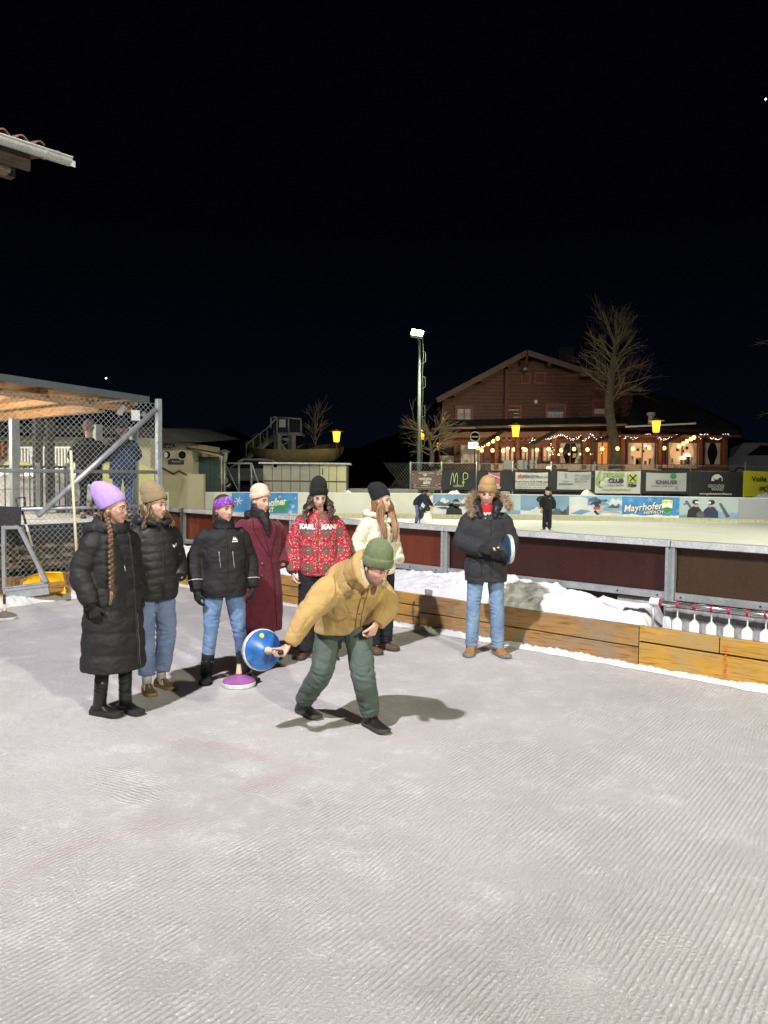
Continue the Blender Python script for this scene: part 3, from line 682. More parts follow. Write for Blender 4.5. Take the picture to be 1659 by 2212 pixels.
put(th, p, q, 'TENNIS', 1304, 1026, 9.5, PLIME, bold=.012, align='LEFT', wx=.98); put(th, p, q, 'CLUB', 1313, 1038.5, 9.5, PBLK, bold=.012, align='LEFT'); put(th, p, q, 'mayrhofen', 1313, 1047.5, 5.5, mat('print_midgrey', (.25, .25, .25)), bold=.004, align='LEFT'); put(th, p, q, 'www.tc-mayrhofen.at', 1331, 1057, 5, PLIME, bold=.004)
put(th, p, q, 'RBM', 1364, 1048.5, 6.5, PBLK, bold=.010)
a, b = q(1365, 1033); p.poly('bank_square', [[(a-.2, b-.19), (a+.2, b-.19), (a+.2, b+.19), (a-.2, b+.19)]], PYEL if False else mat('print_bright_lime', (.50, .62, .06)), th, .012)
p.poly('crossed_bars', [[(a-.16, b-.13), (a-.12, b-.16), (a+.13, b+.09), (a+.09, b+.13)], [(a+.16, b-.13), (a+.12, b-.16), (a-.13, b+.09), (a-.09, b+.13)], ell2(a-.12, b+.12, .05, .04, 8), ell2(a+.12, b+.12, .05, .04, 8)], PBLK, th, .017)
a, b = q(1300, 1044)
p.poly('racket_swirl', [ell2(a-.02, b-.02, .17, .17), [(a-.24, b-.1), (a-.25, b+.2), (a-.14, b+.5), (a-.02, b+.62), (a-.12, b+.3), (a-.1, b+.02)], [(a-.05, b+.14), (a+.02, b+.16), (a+.12, b+.3), (a+.10, b+.42), (a+.05, b+.26)]], PLIME, th, .012)
p.poly('tennis_ball', [ell2(a-.0, b-.02, .13, .13)], BWHT, th, .017)
th, p, q = banner('grey banner with green dot in a black border', 1384, 1489, 1015, 1067, BBLK, (1395, 1482, 1021, 1061), BGRY, 15)
put(th, p, q, 'KNAUER', 1438, 1042, 8, mat('print_slate', (.13, .14, .17)), bold=.012, wx=1.08); put(th, p, q, 'Ihr Partner in jeder Saison', 1428, 1050, 3.2, PBLK, shear=.4)
a, b = q(1452.5, 1028.5); p.poly('green_dot', [ell2(a, b, .14, .14)], mat('print_teal_green', (.03, .30, .13)), th, .012)
a, b = q(1467, 1039.5); p.poly('leaf_dot', [ell2(a, b, .045, .045)], PLIME, th, .012); a, b = q(1460, 1054); p.poly('grey_dot', [ell2(a, b, .08, .08)], PGRY, th, .012)
th, p, q = banner('black banner with white round bird emblem', 1491, 1602, 1018, 1074, BBLK, seed=17)
a, b = q(1546, 1036); p.poly('round_emblem', [ell2(a, b, .25, .24, 22, 0, 180)+[(a-.25, b-.06), (a+.25, b-.06)]], WHT, th, .012)
p.poly('bird_emblem', [[(a-.18, b+.1), (a-.1, b), (a+.05, b+.02), (a+.12, b+.1), (a+.22, b+.06), (a+.2, b-.1), (a+.02, b-.16), (a+.05, b-.22), (a-.1, b-.22), (a-.1, b-.1)]], PBLK, th, .016)
put(th, p, q, 'GSCHÖSS', 1544, 1050, 6.5, BGRY, bold=.005, wx=.9); put(th, p, q, 'WAND', 1547, 1057, 6.5, BGRY, bold=.005, wx=.9); put(th, p, q, 'www.gschoesswandhaus.at', 1543, 1066.5, 4.6, WHT, bold=.003)
th, p, q = banner('yellow banner at the right edge starting with the word Volle', 1604, 1712, 1017, 1073, BYEL, seed=19)
put(th, p, q, 'Volle Power', 1621, 1035, 11, PBLK, bold=.006, align='LEFT'); a, b = q(1665, 1056); p.poly('oval_ring', [ell2(a, b, .42, .17, 24)], PBLK, th, .012); p.poly('oval_field', [ell2(a, b, .39, .145, 24)], BYEL, th, .016); put(th, p, q, 'SPORT', 1652, 1056, 8, PBLK, shear=.25, bold=.006, d=.02)
# junk low behind the boards
tag(MB().box((at(1092, 1064, 33).x, 33, .97), (.36, .3, .42)).build('crate', mat('grey_crate', (.30, .30, .27), .7), bevel=.02), 'small grey crate on the ledge below the electrician banner', 'crate')
tag(MB().box((at(820, 1060, 34).x, 34.6, .6), (3.4, .6, 1.2)).build('rolled_mats', mat('grey_mats', (.20, .20, .18), .8)), 'long grey padding rolls lying behind the cream board', 'padding')

# ============================================================ FLOODLIGHT POLE, LANTERNS
PGREEN = mat('grey_green_paint', (.16, .19, .16), .5, .15, 5, .1)
a = at(904, 1005, 37.5); b = at(905, 738, 37.5)
fp = thing('floodlight_pole', 'tall pole with a glaring floodlight above the rink', 'street lamp', (a.x, a.y, 0))
MB().tube([(a.x, 37.5, 0), (a.x+.02, 37.5, 4), (b.x+.03, 37.5, b.z)], [.115, .09, .06], 12).build('pole', PGREEN, fp, True)
mb = MB()
for z in (3.2, 4.6, 6, 7.2): mb.tube([(a.x+.1, 37.4, z), (a.x+.28, 37.4, z+.1), (a.x+.26, 37.4, z+.55), (a.x+.1, 37.4, z+.6)], .012, 5)
for k in range(4): mb.tube([(a.x+.12+.04*math.sin(k), 37.38, 2+k*1.6), (a.x+.17, 37.38, 2.8+k*1.6), (a.x+.12, 37.38, 3.6+k*1.6)], .012, 5)
tag(mb.build('climbing_bracket', PGREEN, fp), kind='stuff')
c = at(901, 722, 37.5)
M_ = Matrix.Translation(c) @ Matrix.Rotation(R(-38), 4, 'X') @ Matrix.Rotation(R(14), 4, 'Y')
MB().box((0, 0, 0), (.62, .2, .42), M=M_).build('lamp_head', mat('lamp_housing', (.3, .3, .3), .5), fp, bevel=.04)
MB().box((0, 0, 0), (.56, .02, .36), M=M_ @ Matrix.Translation((0, -.112, 0))).build('lamp_glass', emit('floodlight_glass', (1, .97, .72), 60), fp, bevel=.004)
MB().tube([(b.x+.03, 37.5, b.z), c+V((0, .12, -.1))], .05, 8).build('bracket', PGREEN, fp)
LY = emit('lantern_glass', (1, .50, .03), 2.3); LH = mat('lantern_brass', (.30, .20, .07), .4, .2, 9, .1, metal=.4); LPM = mat('lantern_pole', (.03, .03, .03), .5)
def lantern(label, u, v, d, s, vb):
    c = at(u, v, d); g = at(u, vb, d)
    th = thing('street_lantern', label, 'lantern', (c.x, d, max(0, g.z)), 'yellow lanterns')
    MB().lathe([(.135*s, -.30*s), (.15*s, -.29*s), (.21*s, .24*s), (.20*s, .26*s)], c, 12).build('glass', LY, th, 30)
    MB().lathe([(.40*s, .26*s), (.41*s, .28*s), (.12*s, .36*s), (.05*s, .42*s), (0, .42*s)], c, 16).build('hat', LH, th, 30)
    MB().lathe([(.04*s, -.42*s), (.15*s, -.31*s), (.14*s, -.295*s)], c, 10).build('cup', LH, th, 30)
    MB().tube([(c.x, d, max(0, g.z)), (c.x, d, c.z-.36*s)], .035, 8).build('pole', LPM, th, True)
    l = lamp('lantern_light', 'POINT', (c.x, d-.35, c.z-.05), 16*s, (1, .58, .12), radius=.12); l.parent = th; l.location = V((c.x, d-.35, c.z-.05))-V(th.location)
lantern('yellow lantern before the middle of the wooden inn', 1114, 931, 39, 1.0, 1010); lantern('yellow lantern right of the big bare tree', 1417.5, 921, 38, 1.0, 1012)
lantern('yellow lantern beside the floodlight pole', 910, 938, 40, .9, 1000); lantern('small yellow lantern among the twigs of the low tree', 949, 964, 46, .72, 1000); lantern('yellow lantern standing right of the water slide', 727, 943, 42, 1.0, 997)

# ============================================================ THE WOODEN INN
DH = 45.0
q = lambda u, v, d=DH: at(u, v, d)
hz = lambda v, d=DH: zat(1150, v, d)
DKW = wood('dark_log_wall', (.080, .034, .020), (.185, .082, .046), 0, .7, 0, False); DKW2 = wood('brown_log_wall', (.09, .030, .019), (.21, .072, .042), 0, .7, 0, False); REDW = mat('red_window_frame', (.27, .070, .052), .6, .2, 6); ROOFM = mat('dark_roof_tiles', (.017, .015, .015), .85, .4, 3, .4, 8, bd=.05)
BARGE = mat('brown_barge_board', (.13, .085, .055), .7, .2, 3); CURT = mat('lace_curtain', (.52, .50, .44), .9, .12, 20, .3, 40)
inn = thing('wooden_inn', 'big dark wooden inn with steep gable and lit ground floor', 'building', (9, DH, 0))
xl, xr, xr2 = q(955, 900).x, q(1365, 900).x, q(1380, 900).x
rid = q(1131, 771); le = q(941, 872); re_ = q(1372, 850)
zb = zat(1150, 918, DH); n = 22; zt = rid.z
zL = lambda x: le.z+(rid.z-le.z)*(x-le.x)/(rid.x-le.x) if x < rid.x else rid.z+(re_.z-rid.z)*(x-rid.x)/(re_.x-rid.x)
def xat(z, left): return le.x+(z-le.z)/(rid.z-le.z)*(rid.x-le.x) if left else rid.x+(rid.z-z)/(rid.z-re_.z)*(re_.x-rid.x)
pl = Pl((0, DH, 0), (1, 0, 0)); z = zb-1.2
while z < zt-.35:
    z2 = min(z+.205, zt-.2)
    a0, a1 = max(xl, xat(z, True)), min(xr, xat(z, False)); b0, b1 = max(xl, xat(z2, True)), min(xr, xat(z2, False))
    mb = MB(); off = random.uniform(0, .015)
    mb.prism([(a0, z+.012), (a1, z+.012), (b1, z2), (b0, z2)], pl, -.12, off); mb.build('log', random.choice((DKW, DKW2)), inn); z += .205
mb = MB(); mb.box(((xl+xr)/2, DH+5.2, zb-1.6), (xr-xl-.1, 10, 4.8)); tag(mb.build('wall', DKW, inn))
for A, B in ((le, rid), (rid, re_)):
    a, b = V((A.x, 0, A.z)), V((B.x, 0, B.z))
    mb = MB(); f = (b-a)
    for y0, y1 in ((DH-1.1, DH+11),):
        mb.add([V((p.x, y, p.z+o)) for y in (y0, y1) for p in (a, b) for o in (.06, .24)], [(0, 2, 3, 1), (4, 5, 7, 6), (0, 1, 5, 4), (2, 6, 7, 3), (1, 3, 7, 5), (0, 4, 6, 2)])
    mb.build('roof', ROOFM, inn)
    MB().beam(V((a.x, DH-1.14, a.z+.08)), V((b.x, DH-1.14, b.z+.08)), .05, .30).build('barge_board', BARGE, inn)
    for k in (.2, .5, .8):
        p_ = a+(b-a)*k; MB().beam((p_.x, DH-1.05, p_.z-.10), (p_.x, DH+.1, p_.z-.10), .16, .2).build('purlin', DKW2, inn)
x0 = q(1205, 770).x; mb = MB(); mb.box((q(1220, 770, 49).x, 49, zat(1220, 780, 49)), (.95, .8, 1.6)); mb.build('chimney', mat('chimney_render', (.045, .043, .045), .9), inn)
p_ = q(1094, 860); MB().box((q(1092, 820).x+.05, DH-.15, (hz(770)+hz(918))/2-.3), (.22, .2, 3.6)).build('wall_post', DKW2, inn)
WDARK = mat('window_dark', (.010, .010, .012), .12, .2, 5, 0); WLIT = emit('window_lit', (1, .70, .36), .85, (.4, .3, .2)); WDIM = emit('window_dim', (.8, .66, .5), .10, (.1, .1, .1)); WGRN = emit('window_grey_light', (.55, .62, .60), .12, (.1, .1, .1)); WORG = emit('window_orange', (1, .38, .08), .55, (.3, .15, .05)); WROOM = emit('room_light', (1, .60, .27), .48, (.35, .25, .18))
def window(parent, u0, u1, v0, v1, d, pane, frame=REDW, fw=.14, cross=True, curt=0, low=0, proud=.03, mull=1):
    a, b = at(u0, v1, d), at(u1, v1, d); z0, z1 = zat((u0+u1)/2, v1, d), zat((u0+u1)/2, v0, d)
    pl = Pl((0, d-proud, 0), (1, 0, 0)); x0, x1 = a.x, b.x
    mb = MB()
    for s in ([(x0-fw, z0-fw), (x0, z0-fw), (x0, z1+fw), (x0-fw, z1+fw)], [(x1, z0-fw), (x1+fw, z0-fw), (x1+fw, z1+fw), (x1, z1+fw)], [(x0, z0-fw), (x1, z0-fw), (x1, z0), (x0, z0)], [(x0, z1), (x1, z1), (x1, z1+fw), (x0, z1+fw)]):
        mb.prism(s, pl, -.05, .05)
    wn = mb.build('window', frame, parent)
    mb = MB(); mb.prism([(x0, z0), (x1, z0), (x1, z1), (x0, z1)], pl, -.045, -.03); mb.build('pane', pane, wn)
    if cross:
        mb = MB()
        for k in range(1, mull+1): xm = x0+(x1-x0)*k/(mull+1); mb.prism([(xm-.03, z0), (xm+.03, z0), (xm+.03, z1), (xm-.03, z1)], pl, -.03, .02)
        mb.build('mullion', frame, wn)
    def curtain(xa, xb, za, zb_, tie=0):
        n = 26; vs = []
        for j in range(7):
            g = j/6
            for i in range(n+1):
                f = i/n; x = xa+(xb-xa)*f
                if tie: x = (x0 if tie < 0 else x1)+(x-(x0 if tie < 0 else x1))*(1-.55*math.sin(math.pi*min(1, (1-g)*1.1)))
                vs.append(pl(x, za+(zb_-za)*g, -.012+.012*math.sin(i*2.4)))
        fs = [(j*(n+1)+i, j*(n+1)+i+1, (j+1)*(n+1)+i+1, (j+1)*(n+1)+i) for j in range(6) for i in range(n)]
        mb = MB(); mb.add(vs, fs); mb.build('curtain', CURT, wn, True)
    if low: curtain(x0, x1, z0, z0+(z1-z0)*low)
    if curt: curtain(x0, x0+(x1-x0)*curt, z0, z1, -1); curtain(x1-(x1-x0)*curt, x1, z0, z1, 1)
    return wn, pl, x0, x1, z0, z1
window(inn, 988, 1017, 882, 906, DH, WGRN, low=.95); 
wn, pl_, x0, x1, z0, z1 = window(inn, 1091, 1121, 880, 906, DH, WLIT, cross=False)
pl_.poly('wall_picture', [[(x0+.12, z0+.08), (x0+.5, z0+.08), (x0+.5, z0+.42), (x0+.12, z0+.42)]], PBLK, wn, -.01, .01)
pl_.poly('picture_print', [ell2(x0+.33, z0+.26, .10, .12, 10), [(x0+.2, z0+.10), (x0+.45, z0+.10), (x0+.4, z0+.2)]], PBRW, wn, .0, .004)
window(inn, 1182, 1217, 877, 902, DH, WGRN, low=.5, cross=False); window(inn, 1283, 1312, 868, 894, DH, WDARK, low=.42, cross=False)
window(inn, 1128, 1143, 810, 826, DH, WDARK, cross=False, fw=.10); window(inn, 1157, 1174, 808, 826, DH, WDARK, cross=False, fw=.10)
p_ = q(1157, 868); MB().box((p_.x, DH-.06, p_.z), (.16, .08, .2)).build('wall_box', WHT, inn)
p_ = q(1131, 800); MB().ell((p_.x, DH-.5, p_.z), (.14, .2, .10)).build('gable_lamp', mat('lamp_grey', (.4, .4, .4), .4), inn, True)
p_ = q(1131, 790); MB().beam((p_.x, DH-1.1, rid.z-.05), (p_.x, DH-.1, rid.z-1.0), .14, .14).build('brace', DKW2, inn)
# ground floor with its verandah
DG = 43.0
gz = lambda v: zat(1250, v, DG)
x0, x1 = at(950, 950, DG).x, at(1570, 950, DG).x
ln = MB(); ln.add([at(940, 927, DG-1.2), at(1368, 922, DG-1.2), at(1368, 902, DH-.02)+V((0, .4, 0)), at(945, 910, DH-.02)+V((0, .4, 0))] + [p_+V((0, 0, .14)) for p_ in (at(940, 927, DG-1.2), at(1368, 922, DG-1.2), at(1368, 902, DH-.02)+V((0, .4, 0)), at(945, 910, DH-.02)+V((0, .4, 0)))], [(0, 1, 2, 3), (4, 7, 6, 5), (0, 4, 5, 1), (1, 5, 6, 2), (2, 6, 7, 3), (3, 7, 4, 0)])
ln.build('lean_to_roof', ROOFM, inn)
MB().tube([at(1030, 922.5, DG-1.3), at(1368, 916, DG-1.3)], .07, 8).build('gutter', mat('brown_gutter', (.25, .17, .11), .45, .1, 4, 0, metal=.3), inn, True)
MB().tube([at(950, 926, DG-1.3), at(1028, 923, DG-1.3)], .07, 8).build('gutter', mat('brown_gutter', (.25, .17, .11)), inn, True)
hr = MB(); pts = [at(1355, 928, DG-2.2), at(1595, 938, DG-1), at(1470, 872, DG+3), at(1375, 850, DG+3)]
hr.add(pts+[p_+V((0, .1, .25)) for p_ in pts], [(0, 1, 2, 3), (4, 7, 6, 5), (0, 4, 5, 1), (1, 5, 6, 2), (2, 6, 7, 3), (3, 7, 4, 0)])
pts = [at(1595, 938, DG-1), at(1603, 930, DG+8), at(1475, 870, DG+5)]; hr.add(pts+[p_+V((.1, .1, .2)) for p_ in pts], [(0, 1, 2), (3, 5, 4), (0, 3, 4, 1), (1, 4, 5, 2), (2, 5, 3, 0)])
hr.build('verandah_roof', ROOFM, inn)
MB().beam(at(1351, 922, DG-2.25), at(1503, 914.5, DG-2.25), .08, .08).build('white_edge', WHT, inn)
mb = MB(); mb.box(((at(1290, 950, DG).x+at(1580, 950, DG).x)/2, DG-.4, gz(941)), (at(1580, 950, DG).x-at(1290, 950, DG).x, 1.4, .10)); mb.build('soffit', DKW2, inn)
MB().beam(at(1433, 871, DG+2.2), at(1466, 881, DG+2.0), .05, .06).build('lit_ridge_strip', emit('ridge_glow', (1, .55, .3), 1.2), inn)
for u, v in ((1406, 905),): p_ = at(u, v, DG-2); MB().lathe([(.0, -.28), (.16, -.26), (.14, .12), (.24, .2), (.22, .34), (0, .36)], p_, 10).build('roof_vent', mat('pale_vent', (.42, .40, .36), .6), inn, 40)
z = gz(1016); zt_ = gz(944)
while z < zt_-.05:
    mb = MB(); mb.box(((x0+x1)/2, DG+.06+random.uniform(0, .012), z+.10), (x1-x0, .12, .19)); mb.build('log', random.choice((DKW, DKW2)), inn); z += .2
mb = MB(); mb.box(((x0+x1)/2, DG+1.0, gz(985)), (x1-x0-.3, 1.5, 3.4)); mb.build('wall', DKW, inn)
MB().beam(at(1032, 1010, DG-.15), at(1505, 1010, DG-.15), .1, .34).build('plinth', mat('cream_plinth', (.50, .42, .32), .8), inn)
BR = mat('brown_window_frame', (.16, .055, .03), .55, .2, 6)
window(inn, 950, 980, 963, 1000, DG, WDARK, BR, .08, low=.42, cross=False, proud=.06); window(inn, 995, 1036, 961, 1000, DG, WDIM, BR, .08, low=.48, curt=.25, proud=.06, cross=False)
for a, b, c_, d_, pm in ((1083, 1099, 967, 995, WROOM), (1103, 1116, 967, 995, WROOM), (1127, 1142, 969, 995, WROOM), (1147, 1162, 969, 995, WROOM), (1173, 1189, 967, 995, WROOM)):
    window(inn, a, b, c_, d_, DG, pm, BR, .07, low=.32, cross=True, proud=.06)
wn5 = window(inn, 1209, 1253, 958, 1000, DG, WDARK, BR, .07, curt=.28, proud=.06, cross=True)
wn5[1].poly('pinned_notice', [[(wn5[2]+.7+.3*k, wn5[4]+.3+.25*(k % 2)), (wn5[2]+.9+.3*k, wn5[4]+.3+.25*(k % 2)), (wn5[2]+.9+.3*k, wn5[4]+.55+.25*(k % 2)), (wn5[2]+.7+.3*k, wn5[4]+.55+.25*(k % 2))] for k in range(2)], BGRY, wn5[0], .02, .01)
window(inn, 1288, 1311, 956, 1002, DG, WORG, BR, .07, proud=.06, cross=True)
def room(wt, seed):
    wn, pl_, x0, x1, z0, z1 = wt; rnd = random.Random(seed); W_, Hh = x1-x0, z1-z0; ps = []
    for k in range(7):
        a = x0+W_*rnd.uniform(.1, .85); h = Hh*rnd.uniform(.15, .42); ps.append([(a, z0), (a+W_*.10, z0), (a+W_*.09, z0+h), (a+W_*.01, z0+h)])
    for q_ in ps: pl_.poly('furniture', [q_], PBRW, wn, -.022, .006)
    ps = [[(x0+W_*a, z0+Hh*b), (x0+W_*(a+.1), z0+Hh*b), (x0+W_*(a+.1), z0+Hh*(b+.13)), (x0+W_*a, z0+Hh*(b+.13))] for a, b in ((.3, .62), (.48, .55), (.62, .7))]
    for q_ in ps: pl_.poly('wall_picture', [q_], PBLK, wn, -.021, .005)
room(window(inn, 1355, 1417, 957, 1003, DG, WROOM, BR, .07, curt=.22, proud=.06, cross=True, mull=1), 3)
room(window(inn, 1440, 1503, 957, 1003, DG, WROOM, BR, .07, curt=.20, proud=.06, cross=True, mull=1), 5)
window(inn, 1521, 1554, 957, 1003, DG, WDARK, BR, .07, curt=.36, proud=.06, cross=False)
for u in (1072, 1118, 1196, 1262, 1318, 1345, 1426, 1512, 1566):
    MB().beam(at(u, 1012, DG-.25), at(u, 944, DG-.25), .2, .2).build('timber_post', BR, inn)
MB().beam(at(955, 940, DG-.4), at(1340, 937, DG-.4), .16, .30).build('carved_beam', wood('carved_beam_wood', (.10, .045, .022), (.21, .10, .05), 0, .6, 0, False), inn)
# carved arches under the beam
mb = MB()
for k in range(9):
    u0 = 1060+k*16; pts = [at(u0+t*20, 948-5*math.sin(t*math.pi*2+k), DG-.50) for t in (0, .25, .5, .75, 1)]; mb.tube(pts, .02, 5)
tag(mb.build('carved_scroll', mat('carved_pale_wood', (.28, .15, .08), .6), inn), kind='stuff')
# lampshades inside
for u, v, s in ((1485, 983, 1), (1475, 989, 1), (1130, 968, .6), (1097, 968, .6), (1395, 963, .5)):
    p_ = at(u, v, DG-.13); MB().lathe([(.20*s, -.07*s), (.07*s, .09*s), (0, .09*s)], p_, 12).build('table_lamp_shade', emit('lamp_shade', (1, .80, .5), 3.2), inn, True)
sg = thing('round_sign', 'round sign on a thin post before the inn', 'sign', at(1026, 1005, DG-3))
mb = MB(); p_ = at(1026, 943.5, DG-3); mb.lathe([(.27, -.03), (.27, .03), (0, .03)], seg=20, M=Matrix.Translation(p_) @ Matrix.Rotation(R(90), 4, 'X')); mb.build('disc', mat('sign_dark', (.05, .05, .045), .5), sg)
mb = MB(); mb.lathe([(.27, .0), (.27, .05), (.22, .05), (.22, .0)], seg=20, M=Matrix.Translation(p_+V((0, -.03, 0))) @ Matrix.Rotation(R(90), 4, 'X')); mb.box(p_+V((0, -.05, 0)), (.34, .03, .06)); mb.build('ring', mat('sign_grey', (.4, .4, .36), .5), sg)
MB().tube([(p_.x, p_.y+.05, 0), (p_.x, p_.y+.05, p_.z)], .03, 8).build('post', LPM, sg)
sb = thing('lit_sign', 'glowing white sign box hanging under the round sign', 'sign', at(1022, 961, DG-3.1))
p_ = at(1022, 962, DG-3.2); MB().box(p_, (.50, .12, .32)).build('light_box', emit('sign_glow', (1, .86, .6), 2.4), sb, bevel=.02)
mb = MB(); mb.beam(p_+V((-.1, -.07, -.08)), p_+V((.1, -.07, .06)), .02, .06); mb.build('arrow', PBLK, sb)
# awnings
AWN = fabric('awning_cloth', (.045, .035, .03), .9)
for lab, (ua, va, ub, vb, w_) in (('dark awning sloping over the terrace at the left of the inn', (1033, 962, 1084, 930, 60)), ('dark awning sloping over the middle of the terrace', (1142, 960, 1195, 932, 70)), ('dark awning sloping beside the bare tree', (1278, 957, 1320, 938, 60)), ('dark awning sloping over the right window of the inn', (1431, 956, 1476, 936, 50))):
    a = at(ua, va, DG-3.2); b = at(ub, vb, DG-.6); o = V((.30, 0, 0))
    th = thing('awning', lab, 'awning', b, 'awnings over the inn terrace')
    mb = MB(); mb.add([a, a+o, b+o, b]+[p_+V((0, 0, .05)) for p_ in (a, a+o, b+o, b)], [(0, 1, 2, 3), (4, 7, 6, 5), (0, 4, 5, 1), (1, 5, 6, 2), (2, 6, 7, 3), (3, 7, 4, 0)]); mb.build('cloth', AWN, th)
    mb = MB(); mb.beam(a, a+o, .07, .09); mb.build('front_bar', LPM, th)
    for e in (V((0, 0, 0)), o): MB().tube([V((a.x, a.y, 0))+e, a+e], .03, 8).build('support', LPM, th)
# strings of bulbs
def bulbs(label, pts, d, s, glow=True):
    th = thing('light_string', label, 'string lights', at(*pts[0], d), 'strings of warm bulbs on the terrace')
    ps = [at(u, v, d+(.0 if len(pts) > 9 else i*.25)) for i, (u, v) in enumerate(pts)]
    for p_ in ps: MB().ell(p_, (.105*s, .105*s, .125*s), 10).build('bulb', emit('warm_bulb', (1, .62, .20), 3.2), th, True)
    mb = MB(); mb.tube(sum([[p_+V((0, 0, .10*s)), (p_+ps[min(i+1, len(ps)-1)])/2+V((0, 0, .04))] for i, p_ in enumerate(ps)], []), .008, 4); mb.build('cable', LPM, th)
bulbs('string of warm bulbs climbing the left awning edge', [(1033, 968), (1043.5, 963), (1054.5, 959), (1065, 953), (1075, 947)], DG-3, 1)
bulbs('long row of warm bulbs across the terrace front', [(1041, 973), (1064, 973), (1087, 973.5), (1110.5, 971), (1135, 971.5), (1160, 972), (1185, 970), (1212, 973), (1240, 970), (1269, 971), (1301, 969.5), (1334, 969), (1367, 969), (1402, 967), (1435, 968)], DG-2.5, .95)
bulbs('string of warm bulbs climbing the right awning edge', [(1467, 964), (1476, 958.5), (1484, 953), (1492.5, 948.5), (1499, 945)], DG-3, 1)
bulbs('row of small warm bulbs along the terrace rail', [(1207, 982), (1229.5, 981), (1253, 981), (1277, 981), (1300, 979), (1400, 982)], DG-1, .55)
def fairy(label, rng, seed):
    rnd = random.Random(seed); mb = MB(); th = thing('fairy_lights', label, 'fairy lights', at(rng[0][0], rng[0][2], DG-.7), 'fairy lights on the eaves')
    for u0, u1, v0, v1, n_ in rng:
        for k in range(n_):
            f = (k+.5)/n_; p_ = at(u0+(u1-u0)*f+rnd.uniform(-2, 2), v0+(v1-v0)*(.5+.4*math.sin(f*9+seed))+rnd.uniform(-2.5, 2.5), DG-.75); mb.ell(p_, (.019, .019, .019), 6)
    tag(mb.build('tiny_bulbs', emit('fairy_bulb', (1, .86, .72), 5), th), kind='stuff')
fairy('white fairy lights draped left of the bare tree', [(1145, 1160, 948, 955, 10), (1180, 1255, 938, 950, 42), (1258, 1305, 938, 954, 26), (1188, 1196, 955, 985, 14)], 1)
fairy('white fairy lights draped right of the bare tree', [(1333, 1360, 938, 948, 14), (1362, 1472, 937, 950, 52)], 2)
fairy('white fairy lights draped on the right corner of the inn', [(1510, 1575, 938, 950, 40), (1512, 1517, 935, 950, 8)], 3)
p_ = at(1186, 1012, DG-3.5); tag(MB().ell(p_, (.14, .14, .14)).build('globe_lamp', emit('globe_glow', (1, .62, .2), 9), smooth=True), 'glowing round lamp among greenery on the terrace rail', 'lamp')
for u, e in ((1050, 30), (1110, 34), (1200, 36), (1310, 34), (1400, 40), (1480, 44)):
    p_ = at(u, 968, DG-1.4); lamp('terrace_glow', 'POINT', p_, e, (1, .62, .28), radius=.3)  # hidden point lights added for the warm glow on the terrace
# planter and terrace furniture silhouettes
PLNT = mat('dark_leaf', (.02, .035, .014), .7, .4, 12)
def clump(name, c, rx, rz, n_, seed, label, cat, m=PLNT, sz=.07):
    rnd = random.Random(seed); th = thing(name, label, cat, c)
    mb = MB()
    for k in range(n_):
        p_ = V(c)+V((rnd.gauss(0, rx*.5), rnd.gauss(0, .2), abs(rnd.gauss(0, rz*.6)))); d_ = V((rnd.uniform(-1, 1), rnd.uniform(-1, 1), rnd.uniform(0, 1))).normalized(); s_ = d_.orthogonal().normalized()
        mb.add([p_-s_*sz*.3, p_+d_*sz*.7-s_*sz*.2, p_+d_*sz*1.6, p_+s_*sz*.3+d_*sz*.5], [(0, 1, 2, 3)])
    tag(mb.build('foliage', m, th), kind='stuff'); MB().box((c[0], c[1], c[2]-.14), (rx*2, .4, .3)).build('box', mat('planter_box', (.06, .04, .03), .8), th)
clump('planter', at(980, 1014, DG-4), 1.0, .35, 220, 1, 'dark planter of greenery at the left of the terrace', 'planter'); clump('planter', at(1186, 1013, DG-4), .9, .45, 220, 2, 'planter of greenery around the glowing round lamp', 'planter'); clump('planter', at(1480, 1012, DG-4), 1.1, .3, 180, 3, 'planter of greenery below the right window', 'planter')
for k, u in enumerate((1050, 1100, 1130, 1150)):
    p_ = at(u, 1020, DG-3); th = thing('terrace_chair', ('pale terrace chair left of the awning support', 'rounded terrace chair in the middle', 'dark terrace chair beside the rounded one', 'pale terrace chair before the lit windows')[k], 'chair', (p_.x, p_.y, p_.z))
    MB().box(p_+V((0, 0, .10)), (.55, .5, .08)).build('seat', PBRW, th, bevel=.02); MB().box(p_+V((0, .24, .38)), (.55, .06, .5)).build('backrest', random.choice((BGRY, PBRW)), th, bevel=.02)
    for a_ in (-.24, .24):
        for b_ in (-.2, .2): MB().box(p_+V((a_, b_, -.2)), (.04, .04, .5)).build('leg', PBRW, th)
# round water basin clad in birch bark at the right end
p_ = at(1532, 1030, DG-4.5); tag(MB().lathe([(1.0, -.5), (1.02, .28), (.96, .30), (.9, .2), (0, .2)], p_, 24).build('terrace_tub', mat('rough_bark', (.34, .30, .27), .9, .5, 6, .6, 20, bd=.03), smooth=40), 'round pale rough tub at the right end of the terrace', 'tub')
# low dark terrain and hedge line so the rink ends against something
tag(MB().box((0, 60, .4), (160, 1, 1.0)).build('garden_wall', mat('dark_garden_wall', (.03, .03, .03), .9)), 'low dark garden wall running behind the inn', 'wall')

